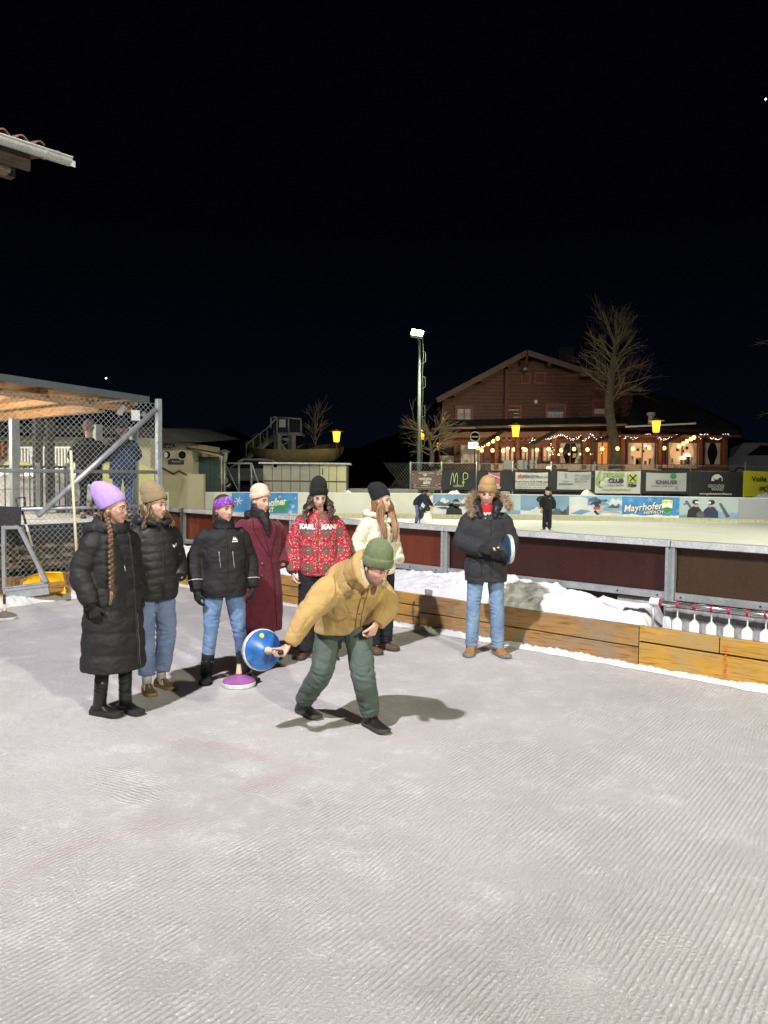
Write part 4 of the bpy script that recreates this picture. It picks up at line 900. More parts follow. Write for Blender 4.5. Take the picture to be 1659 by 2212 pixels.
# ============================================================ TREES
BARK = mat('grey_bark', (.12, .10, .065), .9, .3, 7, .7, 25, bd=.02); TWIG = mat('twig_bark', (.25, .19, .11), .9, .3, 7)
def grow(mb, p, d, L_, r, depth, rnd, up, spread, kids, taper=.62, seg=5):
    n_ = max(2, int(L_/.35)); pts = [V(p)]; q_ = V(p); dd = V(d)
    for i in range(n_):
        dd = (dd+V((rnd.uniform(-1, 1), rnd.uniform(-1, 1), rnd.uniform(-1, 1)))*.12+V((0, 0, up))).normalized(); q_ = q_+dd*(L_/n_); pts.append(q_)
    mb.tube(pts, [r*(1-(1-taper)*i/n_) for i in range(n_+1)], seg, False)
    if depth:
        for k in range(kids):
            f = rnd.uniform(.25, 1); i = min(n_, max(1, int(f*n_))); a = rnd.uniform(0, 2*math.pi)
            s_ = dd.orthogonal().normalized(); s_.rotate(Matrix.Rotation(a, 3, dd))
            grow(mb, pts[i], (dd+s_*spread).normalized(), L_*rnd.uniform(.45, .8), r*taper*rnd.uniform(.5, .8), depth-1, rnd, up, spread, kids, taper, max(3, seg-1))
def bare_tree(label, pts, rads, limbs, seed, twigs=None, twr=.012, depth=2, kids=4, up=.10):
    rnd = random.Random(seed); th = thing('bare_tree', label, 'tree', (pts[0].x, pts[0].y, max(0, pts[0].z)))
    mb = MB(); sp, rr = spline(pts, [(r,) for r in rads], .25); mb.tube([p_+V((nz(p_, 2, seed)*.05, 0, 0)) for p_ in sp], [r[0]*(1+.10*nz(p_, 3)) for p_, r in zip(sp, rr)], 12); mb.build('trunk', BARK, th, True)
    mb = MB(); tw = MB()
    for p_, d, L_, r in limbs:
        grow(tw, p_, V(d).normalized(), L_, r, depth, rnd, up, .75, kids)
    tag(tw.build('crown', TWIG, th), kind='stuff'); return th
DT = 41.0
tp = [at(1331, 1012, DT), at(1328, 960, DT), at(1318, 900, DT), at(1317, 850, DT), at(1324, 790, DT), at(1330, 745, DT), at(1332, 720, DT)]
rnd = random.Random(5); limbs = []
for k in range(30):
    f = (k+.5)/30; v = 748+124*f; p_ = at(1324-2*f, v, DT); a = k*2.4+rnd.uniform(-.4, .4)
    up_ = rnd.uniform(.55, 1.0) if f < .4 else rnd.uniform(.05, .55)
    limbs.append((p_, (math.cos(a), math.sin(a)*.7, up_), rnd.uniform(1.3, 1.9)*(.75+.65*f), rnd.uniform(.022, .038)))
for k in range(9): limbs.append((at(1331+rnd.uniform(-3, 3), 735+rnd.uniform(-8, 20), DT), (rnd.uniform(-.8, .7), rnd.uniform(-.4, .4), 1), rnd.uniform(1.2, 2.1), .026))
bare_tree('big pollarded bare tree standing before the inn', tp, [.34, .26, .25, .235, .17, .09, .025], limbs, 11, depth=2, kids=4, up=.05)
DS = 38.5
tp = [at(930, 1008, DS), at(934, 985, DS), at(927, 950, DS), at(912, 925, DS)]
limbs = [(at(932, 985-rnd.uniform(0, 60), DS), (rnd.uniform(-1, 1), rnd.uniform(-.6, .6), rnd.uniform(0, .6)), rnd.uniform(.8, 1.5), .03) for k in range(26)]
bare_tree('low spreading bare tree beside the floodlight pole', tp, [.14, .11, .08, .04], limbs, 12, depth=2, kids=3, up=.04)
tp = [at(680, 990, 46), at(682, 950, 46), at(678, 900, 46)]
limbs = [(at(680, 985-rnd.uniform(0, 80), 46), (rnd.uniform(-.8, .8), rnd.uniform(-.6, .6), rnd.uniform(.5, 1)), rnd.uniform(.8, 1.6), .02) for k in range(14)]
bare_tree('faint slim bare tree behind the water slide', tp, [.08, .05, .02], limbs, 13, depth=1, kids=4, up=.08)
tp = [at(1668, 1010, 40), at(1672, 850, 40), at(1676, 600, 40)]
limbs = [(at(1668, v, 40), (-1, 0, rnd.uniform(-.2, .2)), rnd.uniform(.5, 1.0), .02) for v in (735, 745, 890)]
bare_tree('dim bare tree reaching in from the right edge', tp, [.2, .15, .06], limbs, 14, depth=1, kids=4, up=0)
# dark wooded hill behind everything
mb = MB(); n = 60; vs = []
for i in range(n+1):
    x = -260+520*i/n; h = 14+10*nz((x*.02, 0, 0))+6*nz((x*.07, 3, 0))
    vs += [(x, 230, -1), (x, 260, h)]
mb.add(vs, [(2*i, 2*i+2, 2*i+3, 2*i+1) for i in range(n)]); tag(mb.build('hill', mat('night_forest', (.008, .010, .010), 1, .5, .1), smooth=True), kind='structure')
for lab, u, v in (('tiny white light far up on the dark mountainside at the left', 229, 817), ('tiny light far up the mountain at the right edge', 1654, 214)):
    p_ = at(u, v, 228); th = thing('distant_lamp', lab, 'distant light', p_)
    MB().ell(p_, (.28, .28, .28), 8).build('glow', emit('distant_glow', (1, .85, .7), 6), th, True); MB().tube([p_-V((0, 0, 3)), p_-V((0, 0, .3))], .05, 6).build('pole', LPM, th)
# parked van on the far right
def car(label, u, v, d, L_, Hc, m, yaw, van=False):
    c = gp(u, v, 0) if d is None else at(u, v, d); c.z = 0 if d is None else max(0, c.z)
    th = thing('parked_car', label, 'van' if van else 'car', c, None, yaw)
    prof = [(-.5, .18), (-.5, .55), (-.46, .62), (-.38, .95), (-.30, 1.0), (.28, 1.0), (.40, .62), (.49, .52), (.5, .2)] if van else [(-.5, .2), (-.5, .55), (-.42, .62), (-.28, .95), (-.15, 1.0), (.12, .98), (.28, .64), (.46, .56), (.5, .3), (.49, .2)]
    rings = []
    for k, (yy, sx) in enumerate(((-.85, .96), (-.8, 1), (.8, 1), (.85, .96))):
        rings.append([V((x*L_*sx, yy, z*Hc)) for x, z in prof])
    OFF[th.name] = V((0, 0, 0))
    mb = MB(); mb.rings(rings); mb.build('body', m, th, 35)
    g = MB()
    for s in (-1, 1): g.add([V((x*L_, s*.856, z*Hc)) for x, z in ((-.36, .64), (-.25, .92), (.08, .93), (.24, .64))], [(0, 1, 2, 3)])
    g.build('side_window', WDARK, th)
    for x in (-.32, .32):
        for s in (-.8, .8):
            M_ = Matrix.Translation((x*L_, s, .31)) @ Matrix.Rotation(R(90), 4, 'X')
            wq = MB(); wq.lathe([(.2, -.1), (.31, -.09), (.31, .09), (.2, .1)], seg=16, M=M_); wl = wq.build('wheel', DARK, th, 40)
            MB().lathe([(0, -.105), (.19, -.105), (.19, .105), (0, .105)], seg=12, M=M_).build('rim', GALV, wl)
    for s in (-.6, .6): MB().box((L_*.485, s, Hc*.47), (.08, .28, .12)).build('headlight', mat('headlight_glass', (.5, .5, .5), .1), th, bevel=.02)
car('grey van parked behind the yellow banner', 1638, 1032, 44, 4.6, 1.95, mat('van_paint', (.16, .18, .20), .35, .1, 2, 0, coat=.5), R(180), True)
car('dark car parked behind the wire gate', 545, 1050, 42, 4.3, 1.5, mat('car_paint', (.12, .13, .13), .35, .1, 2, 0, coat=.6), R(185)); car('black car with gleaming bonnet by the pizza hut', 430, 1056, 42, 4.3, 1.5, mat('black_car_paint', (.02, .022, .02), .2, .1, 2, 0, coat=1), R(20))
# ============================================================ LEFT SIDE: EAVE, FENCE, CANOPY, TERRACE
# eave with gutter at the top left
ge = at(150, 344, 9.7); ZG = ge.z; UPH = -E1
ev = thing('roof_eave', 'tiled roof eave with a pale gutter high at the left edge', 'roof', ge)
ga = ge - N1*4.0
GUT = galv('gutter_zinc', (.50, .51, .47), .5, .25)
mb = MB()
def half(p0, p1, r, seg=10, th=.006):
    rs = []
    for p in (p0, p1):
        o = [p + E1*(r*math.cos(math.pi+math.pi*i/seg)) + V((0, 0, r*math.sin(math.pi+math.pi*i/seg))) for i in range(seg+1)]
        o += [p + E1*((r-th)*math.cos(2*math.pi-math.pi*i/seg)) + V((0, 0, (r-th)*math.sin(2*math.pi-math.pi*i/seg))) for i in range(seg+1)]
        rs.append(o)
    mb.rings(rs)
half(ga, ge, .085); mb.tube([ga+E1*.085, ge+E1*.085], .012, 6); half(ge-N1*.34, ge-N1*.30, .092)
mb.box(ge-V((0, 0, .04)), (.004, .15, .075), A1)
mb.build('gutter', GUT, ev, 50)
EAVW = wood('dark_eave_wood', (.05, .035, .025), (.10, .07, .05), A1+R(90), .7, 0, False)
MB().beam(ga-E1*.16-V((0, 0, .12)), ge-N1*.42-E1*.16-V((0, 0, .12)), .05, .22).build('fascia_board', EAVW, ev)
MB().beam(ga-E1*.30-V((0, 0, .20)), ge-N1*.62-E1*.30-V((0, 0, .20)), .16, .18).build('purlin', wood('pale_beam_end', (.16, .12, .07), (.26, .2, .12), A1+R(90), .7, 0, False), ev)
MB().beam(ga-E1*.62-V((0, 0, .12)), ge-N1*.42-E1*.62-V((0, 0, .12)), .14, .18).build('purlin', EAVW, ev)
TILE = mat('clay_tile', (.16, .085, .055), .8, .4, 9, .4, 30)
for k in range(17):
    s0 = ge-N1*(.10+k*.215)
    if k == 0: s0 = s0 - E1*.0 - V((0, 0, .03))
    rs = []
    for j, (ax, az) in enumerate(((.02, .05), (-1.2, .30))):
        o = []
        for i in range(9):
            f = i/8; o.append(s0-N1*(f*.215)+E1*ax+V((0, 0, az+.035*math.sin(f*2*math.pi)+(.02 if k else 0))))
        o += [p_-V((0, 0, .016)) for p_ in reversed(o)]; rs.append(o)
    t_ = MB(); t_.rings(rs); t_.build('tile', TILE, ev, 60)
mb = MB(); mb.add([ga+V((0, 0, .0))-E1*.03, ge-N1*.3-E1*.03, ge-N1*.3-E1*1.3+V((0, 0, .28)), ga-E1*1.3+V((0, 0, .28))], [(0, 1, 2, 3)]); mb.build('roof_deck', EAVW, ev)

# chain link fence
FO = at(343, 1020, 12.9); FO.z = 0
fen = thing('chain_link_fence', 'galvanised chain link fence with a braced corner post', 'fence', FO)
ZF, ZM = 3.02, 1.86; LF = 7.2
fp_ = lambda s, z: FO+E2*s+V((0, 0, z))
WIRE = galv('fence_wire', (.42, .45, .45), .4, .3)
MB().beam(fp_(0, .0), fp_(0, ZF+.06), .085, .085, N1).build('post', GALV, fen, bevel=.006)
MB().beam(fp_(5.4, .0), fp_(5.4, ZF), .07, .07, N1).build('post', GALV, fen, bevel=.006)
MB().tube([fp_(.05, ZM), fp_(LF, ZM)], .030, 10).build('rail', GALV, fen, True)
bs = 2.05
MB().tube([fp_(.06, ZF-.12)+E1*.03, fp_(bs, 1.2)+E1*.03], .042, 10).build('brace', GALV, fen, True)
MB().tube([fp_(.05, 1.30), fp_(bs+.3, 1.30)], .028, 10).build('rail', GALV, fen, True)
mb = MB()
for z in (.42, 1.0, 1.6, 2.3, ZF-.02): mb.tube([fp_(.04, z), fp_(LF*.5, z-.015), fp_(LF, z)], .003, 4)
mb.build('tension_wire', mat('green_wire', (.10, .28, .22), .5), fen)
mb = MB(); pit = .088; z0 = .30; hgt = ZF-.03-z0; s = -hgt
while s < LF:
    for sg in (1, -1):
        a0, b0 = s, s+hgt; za, zb_ = (z0, z0+hgt) if sg > 0 else (z0+hgt, z0)
        t0 = max(0, -a0/hgt); t1 = min(1, (LF-a0)/hgt)
        if t1 > t0: mb.tube([fp_(a0+hgt*t0, za+(zb_-za)*t0)+E1*.003*sg, fp_(a0+hgt*t1, za+(zb_-za)*t1)+E1*.003*sg], .0027, 4, False)
    s += pit
tag(mb.build('wire_mesh', WIRE, fen), kind='stuff')
MB().beam(at(263, 885, 13.1)-V((0, 0, .0)), at(263, 885, 13.1)+V((0, 0, .001)), .01, .01)
pn = tag(MB().box((0, 0, 0), (.15, .012, .17), M=Matrix.Translation(at(293, 897, 12.7)) @ Matrix.Rotation(R(48), 4, 'Z')).build('notice_plate', WHT), 'small white notice plate hung on the fence near the corner post', 'sign')

# canopy over the terrace
C0 = at(322, 866, 13.6); ZC = C0.z
can = thing('canopy_roof', 'open timber canopy with a grey metal edge over the terrace', 'canopy', (C0.x, C0.y, ZC))
WC = wood('lit_larch_beam', (.34, .155, .05), (.55, .30, .11), A1, .6, 0, False); WC2 = wood('lit_larch_board', (.32, .16, .06), (.52, .30, .12), A1+R(90), .6, 0, False)
GF = mat('grey_sheet_metal', (.19, .225, .27), .5, .15, 3, .1, metal=.3)
cp = lambda s, t, z=0: C0+E2*s-E1*t+V((0, 0, z+.055*s))
MB().beam(cp(0, 0, .02), cp(8, 0, .02), .03, .11).build('metal_edge', GF, can)
MB().beam(cp(0, .02, .02), cp(0, 6, .02), .03, .10).build('metal_edge', GF, can)
mb = MB(); mb.add([cp(0, .02, .05), cp(8, .02, .05), cp(8, 6, .05), cp(0, 6, .05)]+[cp(0, .02, .08), cp(8, .02, .08), cp(8, 6, .08), cp(0, 6, .08)], [(0, 1, 2, 3), (7, 6, 5, 4), (0, 4, 5, 1), (1, 5, 6, 2), (2, 6, 7, 3), (3, 7, 4, 0)]); mb.build('roof_sheet', GF, can)
n = 24
for k in range(n): MB().beam(cp(8*k/n+.005, .05, .035), cp(8*k/n+.005, 6, .035), .01, .02) if False else None
for k in range(20):
    t = .08+k*.29; MB().beam(cp(.04, t+.14, .03), cp(8, t+.14, .03), .275, .028).build('ceiling_board', WC2, can)
for k in range(11):
    s = .22+k*.75; MB().beam(cp(s, .06, -.045), cp(s, 6, -.045), .09, .12).build('rafter', WC, can, bevel=.006)
MB().beam(cp(.12, .40, -.15), cp(8, .40, -.15), .12, .10).build('purlin', WC2, can, bevel=.006)
MB().beam(cp(.62, .5, -.17), cp(.62, 6, -.17), .14, .16).build('end_beam', WC, can, bevel=.008)
for u, d, zt_ in ((33, 13.2, 2.75), (212, 14.2, 2.72), (290, 14.6, 2.7)):
    p_ = at(u, 1100, d); MB().beam((p_.x, p_.y, 1.05), (p_.x, p_.y, zt_), .13, .13, N1).build('post', GALV, can, bevel=.008)
p_ = at(82, 1000, 15.5); MB().beam((p_.x, p_.y, 1.05), (p_.x, p_.y, 2.9), .14, .14, N1).build('post', mat('dark_post', (.05, .045, .04), .6), can)
p_ = at(108, 1000, 16); MB().beam((p_.x, p_.y, 1.05), (p_.x, p_.y, 2.9), .14, .14, N1).build('post', mat('dark_post', (.05, .045, .04), .6), can)
p_ = at(262, 885, 13.4); M_ = Matrix.Translation(p_) @ Matrix.Rotation(R(25), 4, 'Y')
MB().lathe([(.02, .09), (.04, .08), (.055, -.06), (.05, -.09), (0, -.1)], seg=12, M=M_).build('spot_lamp', mat('lamp_shell', (.55, .56, .56), .35), can, 40)
MB().lathe([(.02, .09), (.04, .08), (.05, -.06), (0, -.07)], seg=12, M=Matrix.Translation(at(316, 899, 13.4)) @ Matrix.Rotation(R(-50), 4, 'Y')).build('spot_lamp', mat('lamp_shell', (.55, .56, .56), .35), can, 40)

# terrace: floor, fascia, stone base
ZT = 1.02
TO = FO - E1*.75
tp_ = lambda s, t, z: TO+E2*s-E1*t+V((0, 0, z))
fl = MB(); fl.add([tp_(-.1, 0, ZT), tp_(10, 0, ZT), tp_(10, 12, ZT), tp_(-.1, 12, ZT), tp_(-.1, 0, ZT-.05), tp_(10, 0, ZT-.05), tp_(10, 12, ZT-.05), tp_(-.1, 12, ZT-.05)], [(0, 1, 2, 3), (7, 6, 5, 4), (0, 4, 5, 1), (1, 5, 6, 2), (2, 6, 7, 3), (3, 7, 4, 0)])
tag(fl.build('terrace_floor', SNOW), kind='structure')
rw = thing('retaining_wall', 'rough stone retaining wall under the snowy terrace', 'wall', tp_(3, 0, 0))
STN = [mat('stone_a', (.20, .15, .09), .85, .4, 9, .7, 25, bd=.02), mat('stone_b', (.27, .21, .13), .85, .4, 9, .7, 25, bd=.02), mat('stone_c', (.14, .11, .08), .85, .4, 9, .7, 25, bd=.02)]
mb = MB(); mb.beam(tp_(0, .12, .36), tp_(10, .12, .36), .16, .74); mb.build('core', mat('wall_mortar', (.10, .08, .055), .9), rw)
rnd = random.Random(4)
for r_, (za, zb_) in enumerate(((.05, .22), (.23, .40), (.41, .56), (.57, .72))):
    s = rnd.uniform(0, .15)
    while s < 8:
        L_ = rnd.uniform(.16, .40); mb = MB()
        c = tp_(s+L_/2, .02+rnd.uniform(0, .03), (za+zb_)/2+rnd.uniform(-.01, .01))
        mb.ell(c, (.11, L_/2*.98, (zb_-za)/2*rnd.uniform(.85, 1.02)), 8, Matrix.Rotation(A1, 4, 'Z')); mb.build('stone', rnd.choice(STN), rw, 50); s += L_+.012
MB().beam(tp_(-.1, -.03, .88), tp_(10, -.03, .88), .04, .28).build('fascia', mat('black_fascia', (.02, .02, .022), .4), rw)
MB().beam(tp_(2.2, -.10, .735), tp_(3.2, -.10, .735), .12, .03).build('coping', STN[1], rw)
# wooden bench behind the fence
bn = thing('bench', 'worn wooden bench behind the chain link fence', 'bench', tp_(3.2, -.4, 0))
WB = wood('bench_wood', (.12, .075, .04), (.20, .13, .075), A1+R(90), .7, 0, False)
MB().beam(tp_(.9, -.38, .43), tp_(6, -.38, .43), .22, .05).build('seat', WB, bn, bevel=.005); MB().beam(tp_(.9, -.16, .43), tp_(6, -.16, .43), .16, .05).build('seat', WB, bn, bevel=.005)
for s in (1.3, 2.6, 2.85, 4.2):
    MB().beam(tp_(s, -.38, 0), tp_(s+.12, -.34, .405), .06, .06).build('leg', WB, bn)
tag(MB().box((0, 0, 0), (.35, 7, .30), M=Matrix.Translation(tp_(4.0, -.52, .13)) @ Matrix.Rotation(A1, 4, 'Z')).build('sand_bed', mat('ochre_gravel', (.33, .21, .10), .95, .5, 20, .8, 60, bd=.02)), kind='structure')

# bar railing on the terrace
br = thing('bar_railing', 'dark steel bar railing on the terrace behind the fence', 'railing', tp_(2.5, 1.0, ZT))
BARM = mat('dark_bar_steel', (.06, .065, .06), .5)
a, b = at(-30, 1118, 14.4), at(146, 1120, 15.5); a.z = b.z = ZT
for z in (.12, .92): MB().beam(a+V((0, 0, z)), b+V((0, 0, z)), .04, .05).build('rail', mat('purple_dark_steel', (.05, .035, .06), .5) if z < .5 else BARM, br)
L_ = (b-a).length; k = 0
while k*.115 < L_:
    p_ = a+(b-a)*(k*.115/L_); MB().beam(p_+V((0, 0, .14)), p_+V((0, 0, .91)), .018, .018, N1).build('bar', BARM, br); k += 1
for f in (.33, .62, 1): p_ = a+(b-a)*f; MB().beam(p_, p_+V((0, 0, 1.0)), .07, .07, N1).build('post', GALV, br)
MB().beam(at(147, 1040, 15.4), at(160, 1118, 15.4), .05, .05).build('stay', mat('blue_green_steel', (.05, .10, .10), .5), br)
# snow piles on the terrace
for u, d, rx, ry, h, sd in ((30, 17.6, 1.9, 1.0, .85, 1), (125, 18.4, 1.7, .9, .92, 2), (75, 17.2, 2.0, 1.2, .55, 3)):
    c = at(u, 1080, d); mound('snow_heap', (c.x, c.y, ZT-.1), rx, ry, h, None, sd, SNOW)
# olive mountain silhouette panel
OL = mat('olive_panel_paint', (.30, .28, .085), .6, .12, 2); D2 = 19.8
mp = thing('mountain_cutout', 'olive painted panel cut like a mountain skyline', 'painted panel', at(70, 1068, D2))
pl = Pl((0, D2, 0), (1, 0, 0)); qq = lambda u, v: (at(u, v, D2).x, at(u, v, D2).z)
for poly in ([(-60, 1100), (-60, 1004), (0, 1008), (22, 991), (40, 994), (62, 1001), (82, 1015), (82, 1100)], [(83, 1100), (83, 1014), (98, 1012), (110, 991), (119, 1003), (128, 1016), (145, 1010), (175, 1017), (175, 1100)]):
    mb = MB(); mb.prism([qq(*p_) for p_ in poly], pl, -.06, 0); mb.build('panel', OL, mp)
for k, u in enumerate((176, 215, 255, 295)):
    mb = MB(); mb.prism([qq(*p_) for p_ in ((u, 1100), (u, 1012), (u+12, 996+6*(k % 2)), (u+38, 1014), (u+38, 1100))], pl, -.06, 0); mb.build('panel', OL, mp)
# long cream building behind
D3 = 25.0; CRW = mat('cream_render', (.34, .305, .20), .8, .08, 2, .2, 30)
lb = thing('long_building', 'long low cream building behind the terrace', 'building', at(120, 1040, D3))
a, b = at(-60, 1060, D3), at(325, 1060, D3)
mb = MB(); mb.box(((a.x+b.x)/2, D3+.3, zat(150, 944, D3)/2), (b.x-a.x, .6, zat(150, 944, D3))); mb.build('wall', CRW, lb)
mb = MB(); zr = zat(150, 940, D3); mb.add([(a.x-.5, D3-1.1, zr), (b.x+.2, D3-1.1, zr), (b.x+.2, D3+.8, zr+.12), (a.x-.5, D3+.8, zr+.12)]+[(a.x-.5, D3-1.1, zr+.22), (b.x+.2, D3-1.1, zr+.22), (b.x+.2, D3+.8, zr+.34), (a.x-.5, D3+.8, zr+.34)], [(0, 1, 2, 3), (7, 6, 5, 4), (0, 4, 5, 1), (1, 5, 6, 2), (2, 6, 7, 3), (3, 7, 4, 0)]); mb.build('roof', ROOFM, lb)
window(lb, -8, 10, 957, 986, D3, WORG, mat('brown_window_frame', (.16, .055, .03)), .08, cross=True)
window(lb, 221, 236, 971, 986, D3, WORG, mat('brown_window_frame', (.16, .055, .03)), .06, cross=False)
for u in (68, 226): p_ = at(u, 975, D3-.1); MB().lathe([(.02, .12), (.12, .10), (.15, -.05), (.07, -.16), (0, -.17)], p_, 10).build('wall_lamp', WHT, lb, 40)
mb = MB()
wr = thing('white_railing', 'white baluster railing before the cream building', 'railing', at(90, 1000, D3-2))
a, b = at(20, 990, D3-2), at(160, 990, D3-2)
for z in (0, .62): MB().beam(a+V((0, 0, z-.3)), b+V((0, 0, z-.3)), .05, .05).build('rail', WHT, wr)
for k in range(22): p_ = a+(b-a)*(k/21); MB().beam(p_-V((0, 0, .28)), p_+V((0, 0, .30)), .03, .03, N1).build('baluster', WHT, wr)
for k in range(4): p_ = a+(b-a)*(k/3); MB().beam((p_.x, p_.y, 0), (p_.x, p_.y, p_.z-.3), .06, .06, N1).build('post', WHT, wr)

# pizza hut
D4 = 30.0
ph = thing('pizza_hut', 'cream hut lettered PIZZA with two porthole windows', 'building', at(380, 1060, D4))
pl = Pl((0, D4, 0), (1, 0, 0)); qq = lambda u, v: (at(u, v, D4).x, at(u, v, D4).z)
a, b = at(330, 1060, D4), at(416, 1060, D4); zt_ = zat(380, 957, D4)
mb = MB(); mb.box(((a.x+b.x)/2, D4+2.5, zt_/2), (b.x-a.x, 5, zt_)); mb.build('wall', CRW, ph)
mb = MB(); r0 = [at(300, 925, D4-.8), at(352, 929, D4-.8), at(438, 955, D4-.8), at(300, 958, D4-.8)]
mb.add(r0+[p_+V((.2, 6.5, .4)) for p_ in r0], [(0, 3, 2, 1), (4, 5, 6, 7), (0, 1, 5, 4), (1, 2, 6, 5), (2, 3, 7, 6), (3, 0, 4, 7)]); mb.build('roof', ROOFM, ph)
a_, b_ = qq(362, 964); lettering(pl, 'PIZZA', 9.6*D4/F*1.38, a_, b_, PNVY, ph, .02, bold=.008)
for u in (361, 394.5):
    a_, b_ = qq(u, 983)
    M_ = Matrix.Translation((a_, D4-.03, b_)) @ Matrix.Rotation(R(90), 4, 'X'); r_ = 8.5*D4/F
    wn = MB().lathe([(r_*.99, -.02), (r_*1.28, -.02), (r_*1.28, .05), (r_*.99, .05)], seg=24, M=M_, cap=False).build('porthole_window', mat('porthole_rim', (.34, .31, .22), .5), ph, 40)
    MB().lathe([(r_, -.015), (r_, .005), (0, .005)], seg=20, M=M_).build('pane', WDARK, wn)
    pl.poly('painted_reflection', [ell2(a_-r_*.25, b_, r_*.5, r_*.8, 14)], mat('pale_reflection', (.40, .42, .38), .5) if u < 380 else WDARK, wn, .045)  # oval painted on the pane as a reflection, pale on the left porthole
a_, b_ = qq(364, 1003); c_, d_ = qq(398, 991); pl.poly('dark_sign', [[(a_, b_), (c_, b_), (c_, d_), (a_, d_)]], PBLK, ph, .05, .04); lettering(pl, 'Rausch', 5*D4/F*1.38, (a_+c_)/2, (b_+d_)/2, PGRY, ph, .055, shear=.3)
zz = [(345, 1006), (376, 1022), (387, 1015), (404, 1025), (404, 1028), (387, 1019), (376, 1026), (345, 1011)]
pl.poly('zigzag_stripe', [[qq(*p_) for p_ in zz]], PBLK, ph, .02, .01)
a, b = at(404, 1062, D4-1.5), at(439, 1062, D4-1.5); mb = MB(); z1 = zat(420, 1024, D4-1.5); mb.box(((a.x+b.x)/2, D4-1.3, z1/2), (b.x-a.x, .3, z1)); mb.build('low_wall', CRW, ph)
an = thing('dark_shed', 'dark green shed beside the pizza hut', 'shed', at(446, 1060, 31)); p_ = at(446, 1060, 31)
GRN = mat('dark_green_cladding', (.02, .045, .038), .6)
for k in range(6):
    u0 = 417+k*9.5; a, b = at(u0, 1060, 31), at(u0+9.2, 1060, 31); mb = MB(); z1 = zat(446, 987, 31); mb.box(((a.x+b.x)/2, 31, z1/2), (b.x-a.x, .08, z1)); mb.build('panel', GRN, an)
mb = MB(); mb.beam(at(412, 969, 30.6), at(477, 982, 30.6), 1.4, .08); mb.build('roof', ROOFM, an)
MB().tube([at(413, 971, 29.8), at(477, 985, 29.8)], .05, 8).build('gutter', mat('brown_gutter', (.25, .17, .11)), an, True)
# net posts with blue ballast buckets
POLE = galv('pale_pole', (.55, .57, .54), .45, .2)
def netframe(label, top, b1, b2, cross):
    d = 32.0; th = thing('net_post', label, 'net post', at(*b2, d)); T_ = at(*top, d); A_, B_ = at(*b1, d), at(*b2, d)
    MB().tube([B_, T_], .045, 8).build('post', POLE, th, True); MB().tube([A_, T_], .035, 8).build('strut', POLE, th, True)
    f = cross; MB().tube([A_+(T_-A_)*f, B_+(T_-B_)*f], .028, 8).build('crossbar', POLE, th, True)
netframe('slanting white net post left of the shed', (418, 984), (382, 1058), (415, 1058), .42); netframe('taller white net post with a slanting strut', (478, 980), (442, 1060), (478, 1062), .40)
BUC = mat('blue_bucket_plastic', (.02, .09, .38), .4, .2, 6)
for lab, u in (('leftmost blue ballast bucket on the boards', 381), ('second blue ballast bucket from the left', 397), ('blue ballast bucket under the left net post', 416), ('blue ballast bucket under the right strut', 437.5)):
    p_ = at(u, 1066, 31.6); th = thing('bucket', lab, 'bucket', p_, 'blue ballast buckets'); MB().lathe([(.12, 0), (.15, .17), (.165, .17), (.165, .20), (.14, .20), (.12, .05), (0, .05)], p_, 14).build('pail', BUC, th, 40); MB().tube([p_+V((.15*math.cos(a), -.02, .18-.09*math.sin(a)*.0+.07*math.sin(a))) for a in [math.pi*i/8 for i in range(9)]], .006, 4).build('handle', POLE, th)
tag(MB().beam(at(300, 1068, 31.6), at(512, 1068, 31.6), .5, .06).build('ledge', mat('dark_ledge', (.05, .05, .05), .8)), 'dark ledge behind the cream boards carrying the buckets', 'ledge')
gt = thing('wire_gate', 'tall galvanised gate frame before the parked car', 'gate', at(515, 1062, 33))
for A_, B_ in (((486, 1000), (486, 1064)), ((516, 1000), (516, 1064)), ((543, 1000), (543, 1064))): MB().tube([at(*A_, 33), at(*B_, 33)], .05, 8).build('post', FPOST, gt, True)
MB().tube([at(486, 1000.5, 33), at(543, 1001, 33)], .04, 8).build('rail', FPOST, gt, True); MB().tube([at(488, 1004, 33), at(514, 1060, 33)], .02, 6).build('stay', FPOST, gt); MB().tube([at(545, 1004, 33), at(560, 1050, 33)], .03, 6).build('stay', FPOST, gt)
ul = thing('street_lantern', 'unlit lantern on a pole beside the wire gate', 'lantern', at(484, 1062, 32.5)); p_ = at(484.5, 985, 32.5)
MB().lathe([(.10, -.25), (.17, .15), (.28, .17), (.10, .26), (0, .27)], p_, 12).build('hood', mat('dull_lantern', (.20, .20, .17), .5), ul, 40); MB().tube([p_-V((0, 0, .25)), at(484, 1064, 32.5)], .04, 8).build('pole', POLE, ul, True)
# water slide
D5 = 44.0
ws = thing('water_slide', 'closed water slide tower with stairs and a yellow chute', 'water slide', at(620, 1000, D5))
SL = mat('slide_steel', (.14, .15, .145), .6, .2, 4); SLY = mat('slide_yellow_plastic', (.20, .165, .07), .5, .2, 4); SLD = mat('slide_dark', (.035, .04, .04), .7)
def tb(A_, B_, r, name, m=SL, dd=0, dd2=None): return MB().tube([at(*A_, D5+dd), at(*B_, D5+(dd if dd2 is None else dd2))], r, 6).build(name, m, ws, True)
for u in (600, 630):
    for dd in (0, 2.2): MB().beam(at(u, 940, D5+dd), at(u, 1000, D5+dd), .36, .3, N1).build('post', SL, ws)
tb((600, 949), (632, 949), .10, 'cross_beam'); tb((602, 952), (630, 992), .10, 'brace'); tb((600, 994), (632, 994), .10, 'cross_beam')
a, b = at(597, 937, D5), at(650, 937, D5); mb = MB(); mb.box(((a.x+b.x)/2, D5+1.2, a.z), (b.x-a.x, 2.4, .18)); mb.build('deck', SL, ws)
